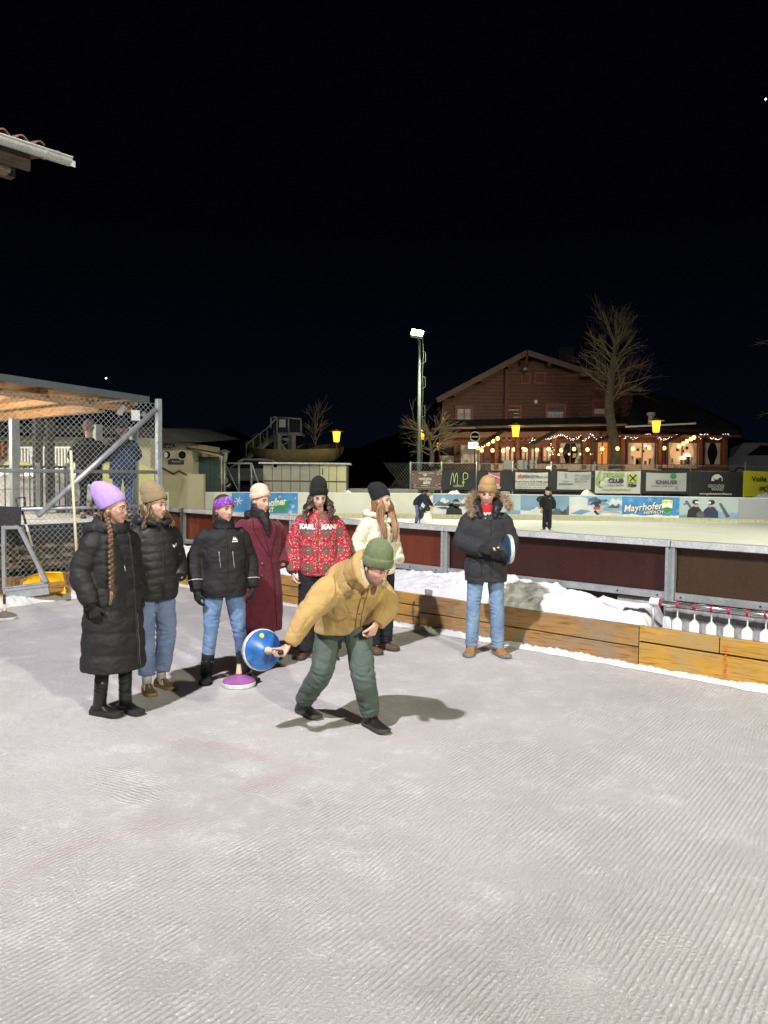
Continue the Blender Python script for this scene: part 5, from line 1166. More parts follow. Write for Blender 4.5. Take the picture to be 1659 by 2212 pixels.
for A_, B_ in (((598, 902), (598, 938)), ((623, 903), (623, 938)), ((650, 905), (650, 938)), ((585, 903), (585, 925))): tb(A_, B_, .06, 'rail_post', SL)
for A_, B_ in (((585, 902), (598, 901)), ((598, 901.5), (650, 905)), ((598, 935), (650, 937)), ((598, 902), (572, 930))): tb(A_, B_, .05, 'handrail', SL)
for k in range(16): u = 600+k*3.1; MB().tube([at(u, 903, D5), at(u, 936, D5)], .016, 4).build('bar', SLD, ws)
a_, b_ = at(603, 923, D5-.1), at(617, 906, D5-.1); mb = MB(); mb.box(((a_.x+b_.x)/2, D5-.1, (a_.z+b_.z)/2), (b_.x-a_.x, .04, b_.z-a_.z)); mb.build('notice_board', mat('board_grey', (.30, .31, .29), .6), ws)
for k in range(14):
    f = k/13; p_ = at(596-62*f, 940+48*f, D5+1); MB().box(p_, (.34, 1.1, .06)).build('stair_tread', SLD, ws)
for o in (0, 1.1): MB().beam(at(596, 942, D5+.5+o), at(532, 992, D5+.5+o), .06, .26).build('stringer', SL, ws)
for k in range(5):
    f = k/4; MB().tube([at(592-60*f, 938+48*f, D5+.4), at(592-60*f, 912+48*f, D5+.4)], .03, 5).build('rail_post', SL, ws)
MB().tube([at(592, 912, D5+.4), at(532, 960, D5+.4)], .035, 6).build('handrail', SL, ws)
def chute(pts, r, name):
    sp, _ = spline(pts, [(0,)]*len(pts), .35); rs = []; 
    for i, p_ in enumerate(sp):
        t = (sp[min(i+1, len(sp)-1)]-sp[max(i-1, 0)]).normalized(); sd = t.cross(V((0, 0, 1))).normalized(); up_ = sd.cross(t)
        o = [p_+sd*(r*math.cos(math.pi+math.pi*j/8))+up_*(r*math.sin(math.pi+math.pi*j/8)) for j in range(9)]
        o += [p_+sd*((r-.06)*math.cos(2*math.pi-math.pi*j/8))+up_*((r-.06)*math.sin(2*math.pi-math.pi*j/8)) for j in range(9)]; rs.append(o)
    mb = MB(); mb.rings(rs); return mb.build(name, SLY, ws, 50)
chute([at(597, 936, D5+1.5), at(578, 938, D5+3), at(560, 950, D5+3.5), at(566, 962, D5+1.5), at(590, 970, D5-.6), at(640, 972, D5-1), at(690, 970, D5-1), at(712, 964, D5+1), at(690, 958, D5+4), at(640, 968, D5+5)], .85, 'chute')
mb = MB()
for u in (650, 690): MB().tube([at(u, 984, D5-1), at(u, 1004, D5-1)], .07, 6).build('chute_support', SL, ws)
# white panel cabin
D6 = 33.6
wc = thing('panel_cabin', 'long white panelled service cabin behind the boards', 'cabin', at(655, 1064, D6))
xs = [568, 588, 608.5, 628, 648, 669, 690, 710, 727, 748]; PW = mat('cabin_panel', (.30, .29, .23), .55, .10, 2, .1); PW2 = mat('cabin_panel_lit', (.52, .50, .30), .55, .08, 2, .1)  # second panel colour is brighter and yellower: light painted onto the right panels
a, b = at(568, 1064, D6), at(748, 1064, D6); z1 = zat(655, 1001, D6)
mb = MB(); mb.box(((a.x+b.x)/2, D6+1.1, z1/2), (b.x-a.x, 2.1, z1-.05)); mb.build('body', mat('cabin_core', (.12, .12, .10), .8), wc)
zm = zat(655, 1040, D6)
for k in range(9):
    p_, q_ = at(xs[k]+.5, 1064, D6), at(xs[k+1]-.5, 1064, D6)
    for za, zb_ in ((.02, zm-.03), (zm+.03, z1-.06)):
        MB().box(((p_.x+q_.x)/2, D6+.02, (za+zb_)/2), (q_.x-p_.x, .05, zb_-za)).build('panel', PW2 if k >= 6 else PW, wc, bevel=.01)
MB().box(((a.x+b.x)/2, D6+.9, z1), (b.x-a.x+.3, 2.4, .07)).build('roof', mat('cabin_roof', (.5, .5, .45), .6), wc)
MB().tube([at(697, 1012, D6-.1), at(697, 1026, D6-.1)], .02, 6).build('door_handle', DARK, wc)
p_ = at(595, 1006, D6-.04); MB().lathe([(.14, 0), (.14, .02), (.09, .02), (.09, 0)], seg=14, M=Matrix.Translation(p_) @ Matrix.Rotation(R(90), 4, 'X')).build('round_vent', PGRY, wc)

# ============================================================ TOOLS AT THE LEFT KERB
# leaning pole
a, b = at(153, 973, 11.3), at(168, 1240, 11.15)
tag(MB().tube([a, b], .021, 10).build('leaning_pole', mat('pale_pole_wood', (.70, .63, .40), .5, .06, 20), smooth=True), 'long pale wooden pole leaning on the fence behind the lilac beanie', 'pole')
# snow shovel
sv = thing('snow_shovel', 'yellow snow shovel with black D grip leaning on the fence', 'snow shovel', gp(92, 1283))
g0, g1 = at(47, 1100, 11.25), at(93, 1262, 11.1); ax = (g1-g0)
BLK = BLACKP; 
MB().tube([g0, g0+ax*.20], .018, 8).build('handle', BLK, sv, True); MB().tube([g0+ax*.20, g0+ax*.50], .017, 8).build('shaft', mat('shaft_white', (.62, .60, .52), .4), sv, True); MB().tube([g0+ax*.50, g0+ax*.74], .0172, 8).build('shaft', BLK, sv, True); MB().tube([g0+ax*.74, g1], .017, 8).build('shaft', mat('shaft_white', (.62, .60, .52), .4), sv, True)
gr = g0-V((0, 0, .02)); sdv = V((1, .1, 0)).normalized()
MB().tube([gr, gr+V((0, 0, .05))-sdv*.05, gr+V((0, 0, .15))-sdv*.075-ax.normalized()*.03, gr+V((0, 0, .165))+sdv*.055-ax.normalized()*.03, gr+V((0, 0, .07))+sdv*.05, gr], .015, 8).build('grip', BLK, sv, True)
YS = mat('yellow_plastic', (.80, .47, .012), .35, .06, 4, .05, spec=.5)
bm_ = MB(); bl = at(50, 1266, 11.2); brr = at(141, 1283, 10.85); tl = at(57, 1247, 11.35); tr = at(134, 1237, 11.1)
rs = []
for i in range(13):
    f = i/12; lo = bl+(brr-bl)*f; hi = tl+(tr-tl)*f; row = []
    for j in range(7):
        g = j/6; p_ = lo+(hi-lo)*g; rib = .010*(abs(math.sin(f*math.pi*4.5)))*(g < .8)
        p_ = p_+V((.3, .95, 0))*(.11*math.sin(math.pi*f)*math.sin(math.pi*min(1, g*1.0))+rib)+V((0, 0, .03*math.sin(math.pi*f)*g))
        row.append(p_)
    row += [p_+V((.004, .014, 0)) for p_ in reversed(row)]; rs.append(row)
bm_.rings(rs); bm_.build('blade', YS, sv, 50)
MB().tube([tl, (tl+tr)/2+V((0, .02, .035)), tr], .014, 6).build('blade_lip', YS, sv, True); MB().tube([tr, brr], .012, 6).build('blade_lip', YS, sv, True); MB().tube([tl, bl], .012, 6).build('blade_lip', YS, sv, True)
MB().tube([g1-ax*.05, (bl+brr)/2+(tr-brr)*.6+V((0, -.02, 0))], .026, 8).build('socket', YS, sv, True)
# bracket stand with black rubber panel
st = thing('steel_stand', 'galvanised triangular steel stand with black rubber panel', 'steel stand', gp(60, 1295))
DD = 10.8
for A_, B_, w_ in (((8, 1142), (10, 1274), .06), ((4, 1140), (42, 1139), .05), ((42, 1139), (101, 1257), .06)):
    MB().beam(at(*A_, DD), at(*B_, DD), w_, .05).build('strut', GALV, st, bevel=.004)
MB().beam(at(8, 1270, DD-.03), at(105, 1258, DD+.06), .10, .02).build('flange', GALV, st, bevel=.003); MB().beam(at(8, 1284, DD-.06), at(106, 1272, DD+.02), .06, .15).build('base_channel', GALV, st, bevel=.006)
MB().beam(at(9, 1276, DD-.095), at(105, 1264, DD-.015), .012, .035).build('base_lip', GALV, st); MB().beam(at(106, 1270, DD), at(136, 1265, DD+.15), .10, .13).build('timber_block', W_L, st, bevel=.006)
MB().box((0, 0, 0), (.40, .03, .30), M=Matrix.Translation(at(14, 1117, DD)) @ Matrix.Rotation(.03, 4, 'Y')).build('rubber_panel', mat('textured_rubber', (.03, .03, .032), .8, .4, 40, .6, 90), st, bevel=.004)
for u in (10, 35): MB().tube([at(u, 1134, DD-.02), at(u, 1143, DD-.02)], .01, 6).build('bolt', GALV, st)

# ice stocks
def stock_parts(parent, body, ring, M, cone=(.62, .50, .30), neck=None):
    OFFM = OFF.get(parent.name); T_ = M
    MB().lathe([(.0, 0), (.138, 0), (.147, .008), (.148, .034), (.142, .040), (.0, .040)], seg=40, M=T_).build('base_plate', ring, parent, 40)
    MB().lathe([(.141, .040), (.139, .052), (.10, .072), (.055, .088), (.030, .098), (.028, .112), (0, .112)], seg=40, M=T_).build('body', body, parent, 50)
    MB().lathe([(.027, .112), (.026, .122), (.024, .13), (.017, .195), (0, .195)], seg=20, M=T_).build('cone', mat('pale_handle_wood', cone, .45, .1, 20), parent, 50)
    MB().lathe([(.0165, .195), (.017, .20), (.016, .295), (.018, .303), (.012, .31), (0, .31)], seg=16, M=T_).build('grip', mat('black_grip', (.03, .03, .032), .6, .3, 30, .4), parent, 50)
RINGW = galv('pale_ring_metal', (.62, .64, .62), .35, .2)
c = gp(516, 1481); s1 = thing('ice_stock', 'purple ice stock standing on the ice between the boots', 'ice stock', c)
stock_parts(s1, mat('purple_lacquer', (.30, .10, .30), .3, .15, 14, .05, coat=.5), RINGW, Matrix.Translation(c))
c = gp(10, 1338); s2 = thing('ice_stock', 'grey ice stock standing at the left edge', 'ice stock', c)
stock_parts(s2, mat('grey_lacquer', (.16, .15, .13), .35, .2, 14, .05, coat=.3), RINGW, Matrix.Translation(c))

# ============================================================ TARGET RACK AT THE RIGHT KERB
RS = .34
ra = KA+E1*tu(KA+N1*RS, E1, 1411, 1300)+N1*RS; tA = tu(KA+N1*RS, E1, 1336, 1288); tB = tu(KA+N1*RS, E1, 1720, 1338)
rd = (ra.y); zr = zat(1411, 1297, ra.y)
rk_ = thing('target_rack', 'chrome bar on posts carrying a row of white hanging plates', 'target rack', ra)
P_ = lambda t, z: KA+N1*RS+E1*t+V((0, 0, z))
zz_ = lambda u, v: zat(u, v, (KA+N1*RS+E1*tu(KA+N1*RS, E1, u, v)).y)
zA, zB = zz_(1336, 1288.5), zz_(1659, 1332)
tt = lambda u, v=1310: tu(KA+N1*RS, E1, u, v)
zr = (zA+zB)/2
MB().tube([P_(tA, zr), P_(tB, zr)], .027, 14).build('bar', galv('chrome_bar', (.62, .62, .64), .18, .9), rk_, True)
RDC = mat('red_plastic', (.50, .02, .04), .4); WPL = mat('white_target_plate', (.82, .82, .83), .5, .03, 6)
def collar(t, w_, r, m, name): return MB().tube([P_(t-w_/2, zr), P_(t+w_/2, zr)], r, 16).build(name, m, rk_, 50)
collar(tt(1411), .05, .043, WHT, 'collar'); collar(tt(1420), .05, .043, WHT, 'collar'); collar(tt(1424.5), .016, .041, RDC, 'collar')
MB().tube([P_(tt(1411), .25), P_(tt(1411), zr-.02)], .013, 8).build('post', GALV, rk_, True); MB().box(P_(tt(1413), .27), (.24, .24, .03), A1).build('foot_plate', mat('rust_plate', (.08, .065, .05), .8), rk_)
hh = zr
for i, u in enumerate((1464, 1501, 1538, 1576, 1616, 1656)):
    t = tt(u); collar(t, .022, .031, RDC, 'ring')
    MB().box(P_(t, zr-.055), (.016, .012, .05), A1).build('clip', GALV, rk_, bevel=.003)
    MB().tube([P_(t, zr-.06), P_(t, zr-.14)], .007, 6).build('stem', WPL, rk_)
    pl = Pl(P_(t, 0), E1); zt_ = zr-.125
    mb = MB(); mb.prism([(-.048, zt_-.30), (.048, zt_-.30), (.048, zt_-.045), (.036, zt_-.03), (.006, zt_), (-.006, zt_), (-.036, zt_-.03), (-.048, zt_-.045)], pl, -.006, .006); mb.build('target_plate', WPL, rk_)
t = tt(1431); mb = MB(); pl = Pl(P_(t, 0)+N1*.1, E1); mb.prism([(-.03, .2), (.055, .2), (.055, zr-.2), (.03, zr-.15), (-.03, zr-.15)], pl, -.006, .006); mb.build('target_plate', WPL, rk_)
# wall of grey ice behind the rack with a snow cap
def icem():
    m, t, b, N, L = nodes('streaked_grey_ice'); g = N('ShaderNodeNewGeometry').outputs['Position']
    mp = N('ShaderNodeMapping'); L(g, mp.inputs[0]); mp.inputs['Scale'].default_value = (1, 1, .18)
    f = noi(t, mp.outputs[0], 26, 5, .7, 1.2); f2 = noi(t, g, 6, 4)
    col = mixc(t, ramp(t, f, .35, .68), (.17, .17, .19), (.44, .44, .47)); col = mixc(t, math_(t, 'MULTIPLY', ramp(t, f2, .5, .7), .5), col, (.5, .5, .53)); L(col, b.inputs['Base Color'])
    b.inputs['Roughness'].default_value = .35; bumpn(t, b, f, .5, .01); return m
t0 = tt(1427); vs = []; n = 60
for i in range(n+1):
    t = t0+(6.3-t0)*i/n; zt_ = zr-.05+.012*nz((t*4, 0, 0))
    vs += [P_(t, .2)+N1*.13, P_(t, zt_)+N1*(.13+.01*nz((t*9, 1, 0))), P_(t, zt_)+N1*.36, P_(t, .2)+N1*.36]
mb = MB(); mb.rings([vs[4*i:4*i+4] for i in range(n+1)]); tag(mb.build('ice_block_wall', icem(), smooth=30), 'grey streaked ice block wall behind the hanging plates', 'ice block')
ss = lambda a, s: P_(t0-.1+(6.4-t0)*a, zr-.045+.03*math.sin(s*math.pi)+.012*nz((a*60, s*3, 0)))+N1*(.115+.26*s)
snow_grid('snow_cap', ss, 120, 8)
# ============================================================ PEOPLE: builders
def stube(mb, pts, rads, side=None, seg=22, quilt=None, ex=2.0, step=.03, cap=True):
    rads = [r if isinstance(r, (tuple, list)) else (r, r) for r in rads]
    if quilt: step = .010
    P, Rr = spline(pts, rads, step); fr = frames(P, Rr, seg, side, ex)
    if quilt:
        spc, amp = quilt[:2]; wv, kk, ph = (list(quilt[2:])+[0, 0, 0])[:3]; s = 0
        for i, ring in enumerate(fr):
            if i: s += (P[i]-P[i-1]).length
            for j, q in enumerate(ring):
                a = 2*math.pi*j/seg; x = abs(math.sin(math.pi*(s+ph+wv*math.sin(kk*a))/spc))
                d = amp*(1-x**.45); v = q-P[i]; ring[j] = P[i]+v*(1-d/max(.02, v.length))
    mb.rings(fr, cap); return mb
def fuse(mb, voxel, it=4, fac=.5, fn=None):
    me = mb.mesh(); o = bpy.data.objects.new('tmp', me); COL.objects.link(o)
    r = o.modifiers.new('r', 'REMESH'); r.mode = 'VOXEL'; r.voxel_size = voxel; r.adaptivity = 0
    if it: s = o.modifiers.new('s', 'SMOOTH'); s.factor = fac; s.iterations = it
    dg = bpy.context.evaluated_depsgraph_get(); out = bpy.data.meshes.new_from_object(o.evaluated_get(dg))
    bpy.data.objects.remove(o); bpy.data.meshes.remove(me)
    if fn:
        ns = [v.normal.copy() for v in out.vertices]
        for v, n in zip(out.vertices, ns): v.co = v.co + n*fn(v.co, n)
    return sm(out)
def G(x, s): return math.exp(-(x/s)**2)
def head_fn(x, y, z, p):
    # unit sphere direction -> point of the head, face towards -Y
    X, Y, Z = .073*p['w']*x, .094*y, .117*z
    if z < 0:
        t = -z; X *= 1-p['jaw']*t**2.2; Y = Y*(1-.5*t) if y > 0 else Y*(1-.10*t*t); Y -= .040*t*t
    else: X *= 1+.03*z
    if y < -.15:
        k = min(1, (-y-.15)/.3); ax = abs(X); d = 0
        if -.052 < Z < .026:
            u = (.026-Z)/.060; h = .003+.020*u**1.35 if u <= 1 else .023*max(0, 1-(u-1)/.30); d += p['nose']*h*G(X, .0075+.0065*min(1, u))
            if u > .8: d += .006*G(ax-.011, .006)*max(0, 1-abs(u-1)/.25)
        d -= .010*G(ax-.031, .016)*G(Z-.006, .011)
        d += .0045*G(ax-.026, .020)*G(Z-.026, .008)
        d += .0065*G(X, .020)*G(Z+.0605, .0055)+.0075*G(X, .017)*G(Z+.0745, .006)-.005*G(X, .024)*G(Z+.067, .003)
        d -= .004*G(X, .02)*G(Z+.087, .006); d += .008*G(X, .020)*G(Z+.101, .013)
        d += .005*G(ax-.042, .017)*G(Z+.022, .018); d -= .003*G(ax-.05, .012)*G(Z+.062, .02)
        Y -= d*k
    return V((X, Y, Z))
def add_head(mb, M, p):
    n, s = 70, 72; rs = []
    for i in range(1, n):
        th = math.pi*i/n
        rs.append([M @ head_fn(math.sin(th)*math.sin(2*math.pi*j/s), -math.sin(th)*math.cos(2*math.pi*j/s), -math.cos(th), p) for j in range(s)])
    mb.rings(rs)
    for sg in (-1, 1): mb.ell(M @ V((sg*.073*p['w'], .012, -.008)), (.010, .018, .030), 10, M.to_3x3().to_4x4())
def add_hand(mb, w, d, n, th, curl=.5, sc=1.0, fat=1.0, thumb=.5):
    """w wrist, d direction to the fingers, n palm normal (towards what is held), th thumb side"""
    d = V(d).normalized(); n = V(n); n = (n-d*n.dot(d)).normalized(); t = V(th); t = (t-d*t.dot(d)-n*t.dot(n)).normalized(); w = V(w)
    stube(mb, [w-d*.03*sc, w+d*.01*sc, w+d*.05*sc, w+d*.092*sc], [(.026*sc*fat, .020*sc*fat), (.028*sc*fat, .019*sc*fat), (.040*sc*fat, .017*sc*fat), (.041*sc*fat, .014*sc*fat)], t, 16)
    for k, (off, L_) in enumerate(((.030, .072), (.0105, .080), (-.0095, .075), (-.029, .058))):
        p = w+d*(.086+(.004 if k in (1, 2) else -.002))*sc+t*off*sc; a = curl*(.8+.12*k); pts = [p-d*.03*sc, p]
        dd = d.copy()
        ax = d.cross(n)
        for seg_, an in ((.46, .75), (.30, 1.0), (.26, .8)):
            dd = dd.copy(); dd.rotate(Matrix.Rotation(a*an, 3, ax)); p = p+dd*L_*seg_*sc; pts.append(p)
        r = .0082*sc*fat; mb.tube(pts, [r*1.05, r*1.1, r, r*.95, r*.7], 8)
    p = w+d*.022*sc+t*.024*sc; dd = (d*.75+t*.75+n*.25*thumb).normalized(); pts = [p-dd*.01, p]
    for L_, an in ((.036, .0), (.030, .5), (.024, .5)):
        dd = (dd+d*an*.3+n*an*thumb*1.2-t*an*.4).normalized(); p = p+dd*L_*sc; pts.append(p)
    r = .0105*sc*fat; mb.tube(pts, [r, r*1.2, r, r*.95, r*.7], 8)

def skin_mat():
    m, t, b, N, L = nodes('skin')
    a = N('ShaderNodeAttribute'); a.attribute_name = 'Col'
    f = noi(t, coords(t), 60, 4); col = mixc(t, math_(t, 'MULTIPLY', ramp(t, f, .4, .7), .14), a.outputs['Color'], (.45, .20, .14)); L(col, b.inputs['Base Color'])
    b.inputs['Roughness'].default_value = .48; b.inputs['Specular IOR Level'].default_value = .4
    b.inputs['Subsurface Weight'].default_value = .12; b.inputs['Subsurface Radius'].default_value = (.012, .005, .003); b.inputs['Subsurface Scale'].default_value = 1
    bumpn(t, b, noi(t, coords(t), 400, 2), .08, .001); return m
SKIN = skin_mat()
def eye_mat(name, iris):
    m, t, b, N, L = nodes(name); c = coords(t); sx = N('ShaderNodeSeparateXYZ'); L(c, sx.inputs[0])
    a = N('ShaderNodeAttribute'); a.attribute_name = 'Col'; L(a.outputs['Color'], b.inputs['Base Color']); b.inputs['Roughness'].default_value = .12; return m
EYE = eye_mat('eye', None)
def hair_mat(name, c, c2):
    if name in MATS: return MATS[name]
    m, t, b, N, L = nodes(name); co = coords(t, 'Object', (1, 1, .12)); f = noi(t, co, 150, 4, .6)
    L(mixc(t, ramp(t, f, .3, .7), c, c2), b.inputs['Base Color']); b.inputs['Roughness'].default_value = .42; bumpn(t, b, f, .6, .004); MATS[name] = m; return m
def paint(me, fn):
    at_ = me.attributes.get('Col') or me.attributes.new('Col', 'FLOAT_COLOR', 'POINT')
    for v, d in zip(me.vertices, at_.data): d.color = (*fn(v.co), 1)

class Person:
    def __init__(s, label, loc, yaw, h=1.72, head=(0, 0, 0), skin=(.56, .345, .265), fem=True, J=None, group='people standing on the ice', lips=(.44, .155, .13), iris=(.05, .07, .08), stubble=0, brow=(.07, .04, .025), lid=.35, vox=.0055, blush=.5):
        s.root = thing('person', label, 'person', loc, group, R(yaw)); OFF[s.root.name] = V((0, 0, 0)); s.h = h; k = h/1.72; s.k = k
        s.J = dict(head=(0, -.025, 1.605), neck=(0, .015, 1.46), chest=(0, .015, 1.28), waist=(0, 0, 1.07), pelvis=(0, 0, .94),
                   shR=(-.165, .015, 1.41), shL=(.165, .015, 1.41), elR=(-.225, .04, 1.13), elL=(.225, .04, 1.13), wrR=(-.235, -.03, .90), wrL=(.235, -.03, .90),
                   hipR=(-.088, 0, .91), hipL=(.088, 0, .91), knR=(-.10, -.015, .50), knL=(.10, -.015, .50), anR=(-.11, .02, .09), anL=(.11, .02, .09))
        s.J = {a: V(b)*k for a, b in s.J.items()}
        if J: s.J.update({a: V(b) for a, b in J.items()})
        y, p, r = [R(q) for q in head]
        s.H = Matrix.Translation(s.J['head']) @ Matrix.Rotation(y, 4, 'Z') @ Matrix.Rotation(p, 4, 'X') @ Matrix.Rotation(r, 4, 'Y')
        s.p = dict(w=.97 if fem else 1.03, jaw=.42 if fem else .33, nose=.78 if fem else 1.08)
        s.skin = V(skin)*1.1; s.fem = fem; s.lips = V(lips); s.iris = iris; s.stub = stubble; s.brow = brow; s.lid = lid; s.vox = vox; s.blush = blush; s.hands = []
        s.side = (s.J['shL']-s.J['shR']).normalized()
    def hand(s, sd, d, n, th, curl=.5, m=None, fat=1.0, sc=None, thumb=.5):
        s.hands.append((s.J['wr'+sd], d, n, th, curl, m, fat, sc or s.k, thumb)); return s
    def body(s):
        J, k, mb = s.J, s.k, MB()
        add_head(mb, s.H, s.p)
        stube(mb, [J['neck']-V((0, 0, .04)), J['neck'], s.H @ V((0, .022, -.075)), s.H @ V((0, .015, -.03))], [.066*k, .056*k, .054*k, .052*k], None, 18)
        stube(mb, [J['pelvis']-(J['waist']-J['pelvis'])*.5, J['pelvis'], J['waist'], J['chest'], J['chest']*.5+J['neck']*.5, J['neck']], [(.10*k, .07*k), (.13*k, .085*k), (.115*k, .08*k), (.13*k, .085*k), (.10*k, .07*k), (.055*k, .055*k)], s.side, 18)
        for a in 'RL':
            dn = (J['chest']-J['neck']).normalized()*.045*k; sj = J['sh'+a]+dn+(J['chest']-J['sh'+a])*.12; stube(mb, [J['chest']*.5+sj*.5, sj, J['el'+a], J['wr'+a]], [.040*k, .040*k, .034*k, .026*k], None, 12)
            stube(mb, [J['pelvis']*.5+J['hip'+a]*.5, J['hip'+a], J['kn'+a], J['an'+a], J['an'+a]-V((0, 0, .04))], [.07*k, .075*k, .048*k, .034*k, .034*k], None, 12)
        for (w, d, n, th, curl, m, fat, sc, tb) in s.hands:
            if m is None: add_hand(mb, w, d, n, th, curl, sc, 1.0, tb)
        me = fuse(mb, s.vox, 2, .4); Hi = s.H.inverted(); st = s.stub
        def colr(co):
            q = Hi @ co; c = s.skin.copy(); nz_ = .04*nz(co, 30)
            if q.y < 0 and -.13 < q.z < .1 and abs(q.x) < .09:
                ax = abs(q.x)
                red = s.blush*(.75*G(ax-.040, .022)*G(q.z+.030, .022)+.9*G(q.x, .014)*G(q.z+.036, .014)*(q.y < -.095)+.3*G(q.z+.1, .02)*G(q.x, .02))
                c = c.lerp(V((.56, .235, .185)), min(.75, red))
                if st: c = c.lerp(V((.17, .115, .085)), st*max(0, min(1, max(G(q.z+.10, .035), .8*G(q.z+.05, .007)*G(q.x, .03)+.6*G(ax-.055, .02)*(q.z < -.03)))))
                lp = max(G(q.x/.023, 1.0)*G(q.z+.0605-.003*G(ax-.007, .006), .0055), G(q.x/.020, 1.0)*G(q.z+.0735, .0065)) if q.y < -.075 else 0
                c = c.lerp(s.lips, min(1, lp*1.25)) if lp > .25 else c
                if q.y < -.075: c = c.lerp(V((.16, .05, .045)), .85*(1 if (ax < .023 and abs(q.z+.067) < .0028) else 0))
                es = G(ax-.031, .017)*G(q.z-.008, .010); c = c.lerp(c*.80, es*.5)  # eye sockets: shade painted into the skin colour
                c = c.lerp(V((.14, .05, .04)), .6*(1 if (abs(ax-.010) < .0045 and abs(q.z+.043) < .003 and q.y < -.095) else 0))
            return tuple(c*(1+nz_))
        paint(me, colr); me.name = 'body'; b = link('body', me, SKIN, s.root)
        # eyes, lids, brows
        for sg in (-1, 1):
            mb = MB(); c = V((sg*.0315*s.p['w'], -.0815, .0055)); n_, s_ = 20, 22; rs = []
            zs = .0062*(1-s.lid*.55)
            for i in range(1, n_):
                th = math.pi*i/n_; rs.append([V((c.x+.0150*math.sin(th)*math.cos(2*math.pi*j/s_), c.y-.0085*math.sin(th)*math.sin(2*math.pi*j/s_), c.z-.0015*s.lid-zs*math.cos(th))) for j in range(s_)])
            mb.rings([[s.H @ p for p in r] for r in rs]); me = sm(mb.mesh()); ir = s.iris
            def ec(co, c=c, ir=ir):
                q = Hi @ co; r = math.hypot(q.x-c.x, (q.z-c.z)); return (.008, .008, .009) if r < .0030 else ir if r < .0062 else (.50, .46, .43)
            paint(me, ec); link('eye', me, EYE, s.root)
            HB = hair_mat('brow_%02d' % int(s.brow[0]*300), s.brow, [q*1.4 for q in s.brow]); mb = MB()
            pts = [V((sg*x*s.p['w'], y, z)) for x, y, z in ((.012, -.0985, .0245), (.024, -.0965, .0295), (.036, -.0885, .0295), (.046, -.0770, .0235))]
            sp, rr = spline(pts, [(.0032,), (.0042,), (.0034,), (.0012,)], .004); mb.tube([s.H @ p for p in sp], [q[0] for q in rr], 6); mb.build('eyebrow', HB, s.root, True)
            mb = MB(); pts = [V((sg*x*s.p['w'], y, z-.0040*s.lid)) for x, y, z in ((.0185, -.0880, .0075), (.026, -.0925, .0120), (.033, -.0920, .0125), (.040, -.0870, .0105), (.0465, -.0790, .0060))]
            sp, rr = spline(pts, [(.0010,), (.0017,), (.0019,), (.0018,), (.0007,)], .003); mb.tube([s.H @ p for p in sp], [q[0] for q in rr], 6); mb.build('eyelashes', DARK, s.root, True)
        for (w, d, n, th, curl, m, fat, sc, tb) in s.hands:
            if m is not None:
                mb = MB(); add_hand(mb, w, d, n, th, curl, sc, fat, tb)
                stube(mb, [w-V(d).normalized()*.06*s.k, w+V(d).normalized()*.01], [.040*s.k, .034*s.k], None, 14)
                link('glove', fuse(mb, .0036, 2, .5), m, s.root)
        return b
    def torso(s, mb, hem, rad, quilt=None, ex=2.35, fwd=0):
        """rad: list of (lateral, depth) from hem to neck; hem = point below the pelvis"""
        J = s.J; up = (J['neck']-J['chest']).normalized()
        pts = [hem, hem*.45+J['pelvis']*.55, J['pelvis']*.35+J['waist']*.65, J['chest']*.7+J['waist']*.3, J['chest']*.45+J['neck']*.55+V((0, 0, 0)), J['neck']-up*.028, J['neck']+up*.002]
        stube(mb, pts, [(a*s.k, b*s.k) for a, b in rad], s.side, 40, quilt, ex)
    def sleeve(s, mb, sd, rad, quilt=None, cuff=0):
        J = s.J; sh, el, wr, ch = J['sh'+sd], J['el'+sd], J['wr'+sd], J['chest']
        r1 = rad[1]-.052; sh = sh-(s.J['neck']-ch).normalized()*(r1*.85+.024)*s.k+(ch-sh).normalized()*r1*.35*s.k
        inn_ = sh+(ch-sh)*.35+(s.J['neck']-ch)*.12; e1 = el+(sh-el)*.18; e2 = el+(wr-el)*.18
        stube(mb, [inn_, sh, sh*.5+el*.5, e1, e2, el*.45+wr*.55, wr+(wr-el).normalized()*cuff], [q*s.k for q in rad], None, 22, quilt)
    def garment(s, name, mb, m, vox=.008, it=3, fold=.004, seed=0, fq=(9, 9, 16), extra=None, crease=None):
        cr = fold*.9 if crease is None else crease
        def fn(c, n):
            q = V((c.x*fq[0], c.y*fq[1], c.z*fq[2])); d = fold*(noise.noise(q+V((seed, seed, 0)))+.55*noise.noise(q*2.3+V((seed, 3, 1))))
            a_ = abs(noise.noise(V((c.x*6+seed, c.y*6, c.z*8.5))+V((0, 0, .8*noise.noise(c*5))))); b_ = abs(noise.noise(V((c.x*9, c.y*9+seed, c.z*15))))
            d -= cr*(max(0, 1-a_/.13)**1.5+.6*max(0, 1-b_/.10)**1.5)
            return d + (extra(c, n) if extra else 0)
        me = fuse(mb, vox, it, .5, fn); me.name = name; o = link(name, me, m, s.root)
        bm = bmesh.new(); bm.from_mesh(me); o_b = BVHTree.FromBMesh(bm); bm.free(); s.bvh = o_b; return o
